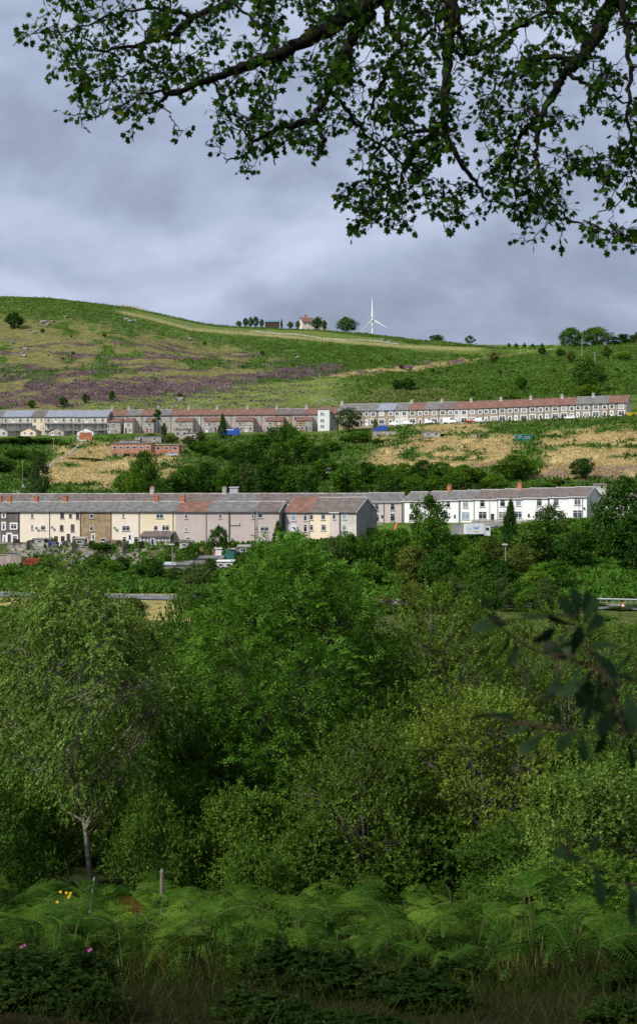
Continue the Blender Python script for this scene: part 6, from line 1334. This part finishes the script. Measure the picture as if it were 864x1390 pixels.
# ------------------------------------------------------------------ vehicles
def wheel(parent, x, y, r_, w=.2):
    def ring(R0, R1, y0, y1, n=14):
        m = MB()
        for yy, rr_ in ((y0, R1), (y0, R0), (y1, R0), (y1, R1)):
            for i in range(n): m.v.append((x + rr_ * math.cos(6.2832 * i / n), yy, r_ + rr_ * math.sin(6.2832 * i / n)))
        for k in range(3): m.f += [(k * n + i, k * n + (i + 1) % n, (k + 1) * n + (i + 1) % n, (k + 1) * n + i) for i in range(n)]
        return m
    t = ring(r_, r_ * .62, y, y + w).build('wheel', MT['black'], parent); h = MB(); n = 12
    h.v = [(x + r_ * .62 * math.cos(6.2832 * i / n), y + .03, r_ + r_ * .62 * math.sin(6.2832 * i / n)) for i in range(n)] + [(x, y + .0, r_)]; h.f = [(i, (i + 1) % n, n) for i in range(n)]; h.build('rim', MT['steel'], t)
def vehicle(px, pyb, d, rz, label, m, kind='car', z=None, group=None):
    x = (px - CX) / F * d; zz_ = (CY - pyb) / F * d if z is None else z
    o = empty('parked_' + kind, (x, d, zz_), rz)
    if kind == 'car': Lc, prof, cab = 4.0, [(-2, .35), (-2, .75), (-1.85, .92), (-.95, 1.0), (1.5, 1.0), (1.95, .85), (2.0, .4)], [(-.95, 1.0), (-.35, 1.45), (.95, 1.47), (1.55, 1.0)]
    else: Lc, prof, cab = 5.0, [(-2.5, .4), (-2.5, .95), (-2.3, 1.15), (-1.6, 1.3), (-1.0, 2.15), (-.7, 2.25), (2.4, 2.25), (2.5, 2.1), (2.5, .4)], None
    hw = .85 if kind == 'car' else .95
    def ext(pr, w0, w1, name, mm, par):
        n = len(pr); m_ = MB(); zs = [p[1] for p in pr]; zl, zh_ = min(zs), max(zs)
        for s in (-1, 1):
            for a, b in pr: wq = w0 + (w1 - w0) * (b - zl) / max(zh_ - zl, .01); m_.v.append((a, s * wq, b))
        m_.f = [tuple(range(n)), tuple(range(2 * n - 1, n - 1, -1))] + [(i, n + i, n + (i + 1) % n, (i + 1) % n) for i in range(n)]
        return m_.build(name, mm, par)
    ext(prof, hw, hw * (.97 if kind == 'car' else .86), 'body', m, o)
    if cab:
        ext(cab, hw * .95, hw * .72, 'cabin', m, o)
        for s in (-1, 1): MB().poly([(-.8, s * .80, 1.06), (-.3, s * .70, 1.38), (.9, s * .70, 1.39), (1.35, s * .80, 1.06)], [(0, 1, 2, 3)]).build('side_window', MT['glass'], o)
        MB().poly([(-.93, -.72, 1.05), (-.93, .72, 1.05), (-.42, .62, 1.41), (-.42, -.62, 1.41)], [(0, 1, 2, 3)]).build('windscreen', MT['glass'], o)
    else:
        for s in (-1, 1): MB().poly([(-1.5, s * .925, 1.35), (-.98, s * .875, 2.0), (-.3, s * .875, 2.0), (-.3, s * .925, 1.35)], [(0, 1, 2, 3)]).build('side_window', MT['glass'], o)
        MB().poly([(-1.63, -.78, 1.36), (-1.63, .78, 1.36), (-1.08, .72, 2.08), (-1.08, -.72, 2.08)], [(0, 1, 2, 3)]).build('windscreen', MT['glass'], o)
    for xx in (-Lc * .31, Lc * .31):
        for s in (-1, 1): wheel(o, xx, -hw - .01 if s < 0 else hw - .19, .31)
    for s in (-1, 1): MB().box(-Lc / 2 - .012, s * .6 - .14, .62, -Lc / 2 + .05, s * .6 + .14, .76).build('headlight', MT['pvc'], o)
    return tag(o, label, kind, group)
vz = lambda px, d: None
def street(px, dd, label, m, kind='car'):
    p = U3.at(px); q = p + np.array([U3.D[1], -U3.D[0]]) * dd; return vehicle(CX + F * q[0] / q[1], 0, q[1], U3.rz + random.choice([0, math.pi]), label, m, kind, z=gz(q[0], q[1]) + .02)
street(542, 5, 'white car parked before the pale house of the upper terrace', MT['carwhite']); street(559, 5, 'white car parked left of the white van pair', MT['carwhite']); street(589, 5, 'white estate car parked under the brown stone houses', MT['carwhite'])
street(616, 5, 'white van parked in front of the pale house, upper terrace', MT['carwhite'], 'van'); street(644, 5, 'red car parked at the left of the long red roof', MT['carred']); street(656, 5, 'silver car parked beside the red one', MT['silver']); street(777, 5, 'white car parked below the grey roof boundary', MT['carwhite'])
vehicle(515, 586.5, hit(515, 587, 318, 482)[1], .1, 'small blue and white van on the slope below the grey roofs', MT['bluepaint'], 'van', z=None)
vehicle(233, 620.0, hit(233, 620.5, 318, 482)[1], .1, 'pale silver car parked below the red brick outbuilding', MT['silver'], z=None); vehicle(370, 578, 486, 0, 'white van among the trees below the long brown roof', MT['carwhite'], 'van', z=gz((370 - CX) / F * 486, 486) + .02)
# blue box trailer
d = 478; x = (313 - CX) / F * d; z = gz(x, d); o = empty('box_trailer', (x, d, z + .05), -.05)
zt = (CY - 581.3) / F * d - z - .05; MB().box(-3.1, 0, zt - 2.35, 3.1, 2.4, zt).build('box', MT['bluepaint'], o)
m = MB(); r_ = random.Random(3); xx = -2.2
while xx < .9: w_ = r_.uniform(.25, .5); m.box(xx, -.03, zt - .72, xx + w_, -.005, zt - .42 + r_.uniform(0, .1)); xx += w_ + .10
m.build('white_lettering', MT['pvc'], o)
for xx in (1.2, 2.2): wheel(o, xx, -.02, .42); wheel(o, xx, 2.2, .42)
MB().box(-2.6, .3, -.1, -2.45, .5, zt - 2.353).box(-2.9, .2, zt - 2.5, 3.0, 2.2, zt - 2.353).build('chassis', MT['black'], o); tag(o, 'bright blue box trailer with white lettering in a yard', 'trailer')
# white box van with blue and green mark
p = (645 - CX) / F * 258; zz_ = gz(p, 258); d = 258; zt = (CY - 711.3) / F * d; o = empty('box_van', (p, d, zz_ + .05), .12); zt -= zz_ + .05
x0_, x1_ = -1.9, 1.75
MB().box(x0_, 0, zt - 1.95, x1_, 2.0, zt).build('box', MT['carwhite'], o)
MB().prism([(0.1, zt - 2.3), (1.9, zt - 2.3), (1.9, zt - .5), (.1, zt - .5)], x1_ + .005, x1_ + 1.2).build('cab', MT['carwhite'], o); MB().poly([(x1_ + .3, .09, zt - 1.3), (x1_ + 1.0, .09, zt - 1.3), (x1_ + .85, .09, zt - .7), (x1_ + .3, .09, zt - .7)], [(0, 1, 2, 3)]).build('side_window', MT['glass'], o)
def wmark(dz, mm, nm):
    m = MB(); pts = [(-.55, .28), (-.25, -.28), (0, .12), (.25, -.28), (.55, .28)]
    for (a, b), (c, e) in zip(pts[:-1], pts[1:]): m.poly([(a - .09 + .1, -.012, b + zt - .95 + dz), (a + .09 + .1, -.012, b + zt - .95 + dz), (c + .09 + .1, -.012, e + zt - .95 + dz), (c - .09 + .1, -.012, e + zt - .95 + dz)], [(0, 1, 2, 3)])
    m.build(nm, mm, o)
wmark(.22, plain('mark_blue', (.02, .22, .75), .5), 'blue_mark'); MB().box(-.35, -.014, zt - 1.55, .55, -.004, zt - 1.38).build('green_mark', plain('mark_green', (.35, .60, .03), .5), o)
MB().box(-1.7, -.012, zt - .95, -.75, -.004, zt - .80).box(-1.7, -.012, zt - 1.2, -.95, -.004, zt - 1.08).build('pale_lettering', plain('mark_pale', (.45, .62, .80), .5), o)
for xx in (-1.1, 2.3): wheel(o, xx, 0, .36); wheel(o, xx, 1.8, .36)
tag(o, 'white box van with blue and green emblem in front of the white terrace', 'van')
# yellow skip at the end of the upper terrace
p = U3.at(857) ; d = p[1] - 4; x = (858.5 - CX) / F * d; z = gz(x, d); o = empty('yellow_skip', (x, d, z), .3); h = (CY - 560) / F * d - z
MB().poly([(-1.6, -.9, 0), (1.6, -.9, 0), (1.6, .9, 0), (-1.6, .9, 0), (-2.1, -.95, h), (2.1, -.95, h), (2.1, .95, h), (-2.1, .95, h), (-1.95, -.8, h), (1.95, -.8, h), (1.95, .8, h), (-1.95, .8, h), (-1.5, -.75, .2), (1.5, -.75, .2), (1.5, .75, .2), (-1.5, .75, .2)],
          [(0, 3, 2, 1), (0, 1, 5, 4), (1, 2, 6, 5), (2, 3, 7, 6), (3, 0, 4, 7), (4, 5, 9, 8), (5, 6, 10, 9), (6, 7, 11, 10), (7, 4, 8, 11), (8, 9, 13, 12), (9, 10, 14, 13), (10, 11, 15, 14), (11, 8, 12, 15), (12, 13, 14, 15)]).build('skip', MT['yel'], o); tag(o, 'yellow skip at the far right end of the upper terrace', 'skip')

# laundry, frames, slide, cone, bins
def laundry(pa, pb, py, d, cols, label):
    A = W(pa, py, d); B = W(pb, py, d); o = empty('washing_line', A, 0); ln = B[0] - A[0]
    MB().cyl(0, 0, -1.9, .1, .018).build('post', MT['wood'], o); MB().cyl(ln, 0, -1.9, .1, .018).build('post', MT['wood'], o); MB().box(.03, -.01, -.01, ln - .03, .01, .01).build('line', MT['pvc'], o)
    tag(o, label, 'washing line')
    k = len(cols); xx = .15
    for i, c in enumerate(cols):
        w_ = (ln - .3) / k * .85; h_ = random.uniform(.5, .9); m = MB(); n = 5
        for j in range(n + 1): m.v += [(w_ * j / n, .05 * math.sin(j * 2.1), 0), (w_ * j / n + .02, .09 * math.sin(j * 1.7 + 1), -h_ * (1 - .06 * (j % 2)))]
        m.f = [(2 * j, 2 * j + 2, 2 * j + 3, 2 * j + 1) for j in range(n)]
        q = m.build('laundry', plain('cloth_' + c[0], c[1], .9), None, (A[0] + xx, A[1] - .02, A[2] - .03)); tag(q, '%s garment hanging on the line of the %s' % (c[0], c[2]), 'laundry'); xx += (ln - .3) / k
laundry(66, 90, 735.5, 265.5, [('navy', (.03, .04, .16), 'cream house'), ('blue', (.08, .12, .40), 'cream house'), ('black', (.02, .02, .02), 'cream house'), ('white', (.7, .7, .72), 'cream house'), ('dark purple', (.08, .04, .12), 'cream house')], 'washing line with dark blue clothes behind the small white hut')
laundry(288, 304, 735, 255, [('pink', (.70, .32, .42), 'pink grey house'), ('pale', (.75, .70, .68), 'pink grey house'), ('magenta', (.60, .06, .20), 'pink grey house'), ('lilac', (.5, .4, .6), 'pink grey house')], 'washing line with pink clothes above the red brick wall')
for k, (px, py) in enumerate(((44, 759.5), (42, 764.5))):
    d = 252; x, _, z = W(px, py, d); o = empty('planter_frame', (x, d, z), 0)
    MB().box(-1.4, 0, -.35, 1.4, .9, .12).build('trough', MT['darkwood'], o)
    for i in range(6): MB().box(-1.35 + i * .47, -.04, -.3, -1.05 + i * .47, -.005, .25).build('slat', MT['redpaint'], o)
    tag(o, ['upper', 'lower'][k] + ' dark planter with red slats at the left below the retaining wall', 'planter')
x, d, z = W(536, 715, 270); MB().poly([(-.3, 0, -.7), (0, 0, -.7), (.55, 1.2, .7), (.25, 1.2, .7), (-.3, .04, -.6), (0, .04, -.6), (.55, 1.24, .8), (.25, 1.24, .8)], [(0, 1, 2, 3), (4, 7, 6, 5), (0, 4, 5, 1), (1, 5, 6, 2), (2, 6, 7, 3), (3, 7, 4, 0)]).build('slide_chute', MT['orange'])
o = bpy.data.objects['slide_chute']; o.location = (x, d, z); tag(o, 'orange red garden slide below the pink houses', 'slide')
for px, col, lab in ((640, 'cardark', 'black wheelie bin left of the two in front of the white terrace'), (661, 'cardark', 'dark wheelie bin in front of the dark telegraph pole'), (674, 'bluepaint', 'blue bin right of the dark wheelie bin')):
    d = 266; x = (px - CX) / F * d; z = gz(x, d); o = empty('wheelie_bin', (x, d, z), .2)
    MB().poly([(-.24, 0, 0), (.24, 0, 0), (.24, .5, 0), (-.24, .5, 0), (-.3, -.05, 1.0), (.3, -.05, 1.0), (.3, .6, 1.0), (-.3, .6, 1.0)], [(0, 3, 2, 1), (4, 5, 6, 7), (0, 1, 5, 4), (1, 2, 6, 5), (2, 3, 7, 6), (3, 0, 4, 7)]).build('body', MT[col], o); MB().box(-.32, -.08, 1.003, .32, .64, 1.08).build('lid', MT['black'], o); tag(o, lab, 'bin')

# ------------------------------------------------------------------ road, guard rail, cone
def rd(px): return np.interp(px, [0, 864], [203, 182])
pxs = np.linspace(-500, 1400, 160); m = MB(); k = MB(); ln_ = MB()
for i, px in enumerate(pxs):
    d = np.interp(px, [-500, 1400], [203 + 12.2, 182 - 13]); x = (px - CX) / F * d; za, zb = gz(x, d - 3.2), gz(x, d + 3.2); zr = max(za, zb, gz(x, d)) + .06
    m.v += [(x, d - 3.2, zr), (x, d + 3.2, zr)]; k.v += [(x, d + 3.2, zr - .3), (x, d + 3.2, zr + .12), (x, d + 3.5, zr + .12)]; ln_.v += [(x, d - .06, zr + .004), (x, d + .06, zr + .004)]
    if i: m.f.append((2 * i - 2, 2 * i, 2 * i + 1, 2 * i - 1)); k.f += [(3 * i - 3, 3 * i, 3 * i + 1, 3 * i - 2), (3 * i - 2, 3 * i + 1, 3 * i + 2, 3 * i - 1)]
    if i and i % 2: ln_.f.append((2 * i - 2, 2 * i, 2 * i + 1, 2 * i - 1))
tag(m.build('road', MT['asphalt']), kind='structure'); tag(k.build('kerb', MT['concrete']), kind='structure'); tag(ln_.build('road_marking', MT['pvc']), kind='structure')
def rail(pa, pb, label):
    o = None; n = 14; P_ = []
    for i in range(n + 1):
        px = pa + (pb - pa) * i / n; d = float(np.interp(px, [-500, 1400], [215.2, 169])) + 4.6; x = (px - CX) / F * d; P_.append((x, d, gz(x, d)))
    b = np.array(P_[0]); o = empty('guard_rail', tuple(b)); m = MB()
    for p, q in zip(P_[:-1], P_[1:]):
        p, q = np.array(p) - b, np.array(q) - b
        m.poly([(p[0], p[1], p[2] + .58), (q[0], q[1], q[2] + .58), (q[0], q[1] - .06, q[2] + .70), (p[0], p[1] - .06, p[2] + .70), (q[0], q[1], q[2] + .82), (p[0], p[1], p[2] + .82)], [(0, 1, 2, 3), (3, 2, 4, 5)])
        MB().box(p[0] - .05, p[1] + .01, p[2] - .2, p[0] + .05, p[1] + .14, p[2] + .75).build('post', MT['steel'], o)
    m.build('rail', MT['steel'], o); tag(o, label, 'guard rail')
rail(790, 905, 'galvanised guard rail beside the road at the right edge')
d = float(np.interp(845, [-500, 1400], [215.2, 169])) - 2.2; x = (845 - CX) / F * d; z = gz(x, d) + .1; o = empty('traffic_cone', (x, d, z)); c = MB(); c.cyl(0, 0, .05, .95, .26, .04, 14).build('cone', MT['orange'], o); MB().cyl(0, 0, .42, .60, .19, .145, 14).build('band', MT['pvc'], o); MB().box(-.34, -.34, 0, .34, .34, .05).build('base', MT['orange'], o); tag(o, 'orange traffic cone at the roadside near the guard rail', 'traffic cone')

# straight path down the slope at the left
m = MB(); r = random.Random(5)
pp = [(5, 672, 318), (20, 650, 350), (34, 640, 366), (60, 622, 400), (85, 608, 425), (105, 598, 450), (118, 592, 475)]
for i in range(40):
    t = i / 39 * (len(pp) - 1); j = min(int(t), len(pp) - 2); f = t - j; px = pp[j][0] * (1 - f) + pp[j + 1][0] * f; d = pp[j][2] * (1 - f) + pp[j + 1][2] * f; x = (px - CX) / F * d
    m.v += [(x - .8, d, gz(x - .8, d) + .12), (x + .8, d, gz(x + .8, d) + .12)]
    if i: m.f.append((2 * i - 2, 2 * i - 1, 2 * i + 1, 2 * i))
tag(m.build('path', MT['concrete']), kind='structure')

# ------------------------------------------------------------------ rocks on the hill
def rock_mesh(seed):
    r = np.random.RandomState(seed); import bmesh
    bm = bmesh.new(); bmesh.ops.create_icosphere(bm, subdivisions=2, radius=1)
    for v in bm.verts:
        n = np.array(v.co); s = .72 + .5 * float(vnoise(np.array([n[0] * 1.7 + seed]), np.array([n[1] * 1.7]), n[2] * 1.7, seed)[0]); v.co = Vector((n[0] * s * 1.3, n[1] * s, n[2] * s * .62))
    me = bpy.data.meshes.new('rock'); bm.to_mesh(me); bm.free(); me.materials.append(M_ROCK); return me
M_ROCK = rough('grey_rock', (.13, .125, .11), (.30, .29, .265), 1.2, 7, .9, .4)
RK = [rock_mesh(i) for i in range(4)]
rk = [(60, 438, 2.2), (66, 441, 1.8), (71, 437, 1.4), (89, 431, 1.2), (92, 436, 1.0), (35, 475, 1.8), (40, 449, 1.3), (32, 484, 1.6), (62, 443, 1.5), (172, 434, 1.8), (177, 437, 2.0), (182, 436, 1.4), (186, 440, 1.0), (258, 461, 1.4), (261, 466, 1.1), (252, 455, .9), (404, 486, 1.6), (200, 507, 1.0), (245, 543, 1.7), (285, 544, .9), (30, 480, 1.1), (82, 466, .9), (130, 470, .9), (18, 466, 1.2), (47, 452, 1.4), (120, 455, .8), (225, 490, .8), (148, 496, .8), (310, 480, .9), (495, 453, 2.2), (520, 462, 1.6), (528, 464, 1.3), (480, 452, 1.6), (98, 520, 1.1), (230, 525, .9), (335, 508, .8)]
for i, (px, py, s) in enumerate(rk):
    x, d = hit(px, py); o = link('boulder', RK[i % 4]); o.location = (x, d, gz(x, d) + s * .15); o.scale = (s, s, s); o.rotation_euler = (0, 0, i * 1.7); tag(o, 'grey boulder lying in the heather on the upper hill', 'boulder', 'boulders on the upper hill')

# ------------------------------------------------------------------ foreground posts and flowers
def stake(px, pyt, d, r0, label, m, lean=0, name='wooden_post'):
    x = (px - CX) / F * d; z = gz(x, d); h = (CY - pyt) / F * d - z; o = MB().cyl(0, 0, -.2, h - .03, r0, r0 * .9, 9).cyl(0, 0, h - .03, h, r0 * .9, r0 * .6, 9).build(name, MT[m]); o.location = (x, d, z); o.rotation_euler = (0, lean, 0); tag(o, label, 'post')
stake(220, 1180, 17.4, .030, 'weathered wooden fence post standing in the ferns', 'wood'); stake(113, 1190, 16.4, .014, 'thin grey metal stake left of the wooden post', 'steel', .12, 'metal_stake')
def flower(px, py, d, pet, label, n=6, s=.014, name='wild_flower'):
    x = (px - CX) / F * d; z = gz(x, d); h = max((CY - py) / F * d - z, .15); o = empty(name, (x, d, z)); r = np.random.RandomState(int(px)); heads = np.array([[r.normal(0, .04), r.normal(0, .03), h + r.normal(0, .03)] for _ in range(n)])
    link('stem', tube_mesh('flower_stem', [bez((0, 0, 0), (.02, 0, h * .6), hd, 5, .004, .002) for hd in heads], M_OTW if False else MT['teal'] if False else GSTEM, 4), None, o)
    P_ = np.repeat(heads, 9, 0); a = np.tile(np.arange(9) * .698, n); D_ = np.stack([np.cos(a), np.full(len(a), -.3), np.sin(a)], 1); N_ = np.tile(np.array([[0, -1., .5]]), (len(a), 1))
    link('petals', leaf_mesh('flower_petals', P_, D_, N_, np.full(len(a), s), OVAL[0], OVAL[1], pet, np.full(len(a), .5)), None, o); tag(o, label, 'flower')
GSTEM = plain('stem_green', (.05, .10, .02), .7); PY_ = plain('petal_yellow', (.75, .50, .02), .6); PK = plain('petal_pink', (.60, .12, .45), .6)
flower(92, 1215, 13.6, PY_, 'yellow ragwort flower head among the ferns at the left', 7, .018); flower(27, 1285, 12.6, PK, 'pink flower at the lower left corner', 2, .018); flower(112, 1291, 12.4, PK, 'pink flower left one of the pair in the grass', 1, .018); flower(126, 1288, 12.5, PK, 'pink flower right one of the pair in the grass', 1, .018)
# ------------------------------------------------------------------ sky, sun, camera
SUN_EL, SUN_AZ = 42.0, 232.0          # sun behind the camera and to its left; azimuth clockwise from +Y
w = bpy.data.worlds.new('World'); bpy.context.scene.world = w; w.use_nodes = True
nt = w.node_tree; nt.nodes.clear()
wo = N(nt, 'ShaderNodeOutputWorld'); bg = N(nt, 'ShaderNodeBackground'); bg.inputs[1].default_value = .1
sk = N(nt, 'ShaderNodeTexSky'); sk.sky_type = 'NISHITA'; sk.sun_disc = False
sk.sun_elevation = R(SUN_EL); sk.sun_rotation = R(SUN_AZ); sk.air_density = 1.2; sk.dust_density = 2.0
tc = N(nt, 'ShaderNodeTexCoord')
def cloud(scale, loc, det=4, rg=.5, dist=.0):
    mp_ = N(nt, 'ShaderNodeMapping'); mp_.inputs['Scale'].default_value = (1, 1, 1.7); mp_.inputs['Location'].default_value = loc
    L(nt, tc.outputs['Generated'], mp_.inputs[0]); n = N(nt, 'ShaderNodeTexNoise'); n.inputs['Scale'].default_value = scale; n.inputs['Detail'].default_value = det; n.inputs['Roughness'].default_value = rg; n.inputs['Distortion'].default_value = dist
    L(nt, mp_.outputs[0], n.inputs['Vector']); return n.outputs[0]
a = cloud(5.5, (.3, .1, .25), 5, .5, .3); b = cloud(15, (1.3, .4, 0), 5, .55, .4)
ad = N(nt, 'ShaderNodeMath', operation='MULTIPLY_ADD'); L(nt, b, ad.inputs[0]); ad.inputs[1].default_value = .20; L(nt, a, ad.inputs[2])
sx = N(nt, 'ShaderNodeSeparateXYZ'); L(nt, tc.outputs['Generated'], sx.inputs[0])
mx = N(nt, 'ShaderNodeMath', operation='MULTIPLY_ADD'); L(nt, sx.outputs[0], mx.inputs[0]); mx.inputs[1].default_value = -.10; L(nt, ad.outputs[0], mx.inputs[2])
mz = N(nt, 'ShaderNodeMath', operation='MULTIPLY_ADD'); L(nt, sx.outputs[2], mz.inputs[0]); mz.inputs[1].default_value = .30; L(nt, mx.outputs[0], mz.inputs[2])
col = ramp(nt, mz.outputs[0], [(.41, (2.55, 3.05, 4.15)), (.535, (3.4, 4.0, 5.4)), (.63, (4.4, 5.1, 6.8)), (.79, (6.1, 6.9, 8.7))])
L(nt, mul(nt, col, sk.outputs[0], .06, 'MIX'), bg.inputs[0]); L(nt, bg.outputs[0], wo.inputs[0])

sl = bpy.data.lights.new('sun', 'SUN'); sl.energy = 4.3; sl.angle = R(3.0); sl.color = (1, .95, .87)
so = bpy.data.objects.new('sun', sl); COL.objects.link(so)
el, az = R(SUN_EL), R(SUN_AZ)
sd = Vector((math.sin(az) * math.cos(el), math.cos(az) * math.cos(el), math.sin(el)))
so.rotation_euler = sd.to_track_quat('Z', 'Y').to_euler(); so.location = (-20, -20, 30)

cam = bpy.data.cameras.new('camera'); co = bpy.data.objects.new('camera', cam); COL.objects.link(co)
cam.sensor_fit = 'VERTICAL'; cam.sensor_height = 36.0; cam.lens = F / 1390.0 * 36.0
cam.shift_y = -(695 - 650) / 1390.0
co.location = (0, 0, 0); co.rotation_euler = (R(90), 0, 0)
cam.clip_start = .05; cam.clip_end = 20000
cam.dof.use_dof = True; cam.dof.focus_distance = 60; cam.dof.aperture_fstop = 7.5
sc = bpy.context.scene; sc.camera = co
sc.view_settings.view_transform = 'Standard'; sc.view_settings.look = 'None'; sc.view_settings.exposure = 0
sc.render.engine = 'CYCLES'; sc.cycles.use_denoising = True
sc.cycles.max_bounces = 5; sc.cycles.diffuse_bounces = 3; sc.cycles.glossy_bounces = 2; sc.cycles.transmission_bounces = 3; sc.cycles.transparent_max_bounces = 4
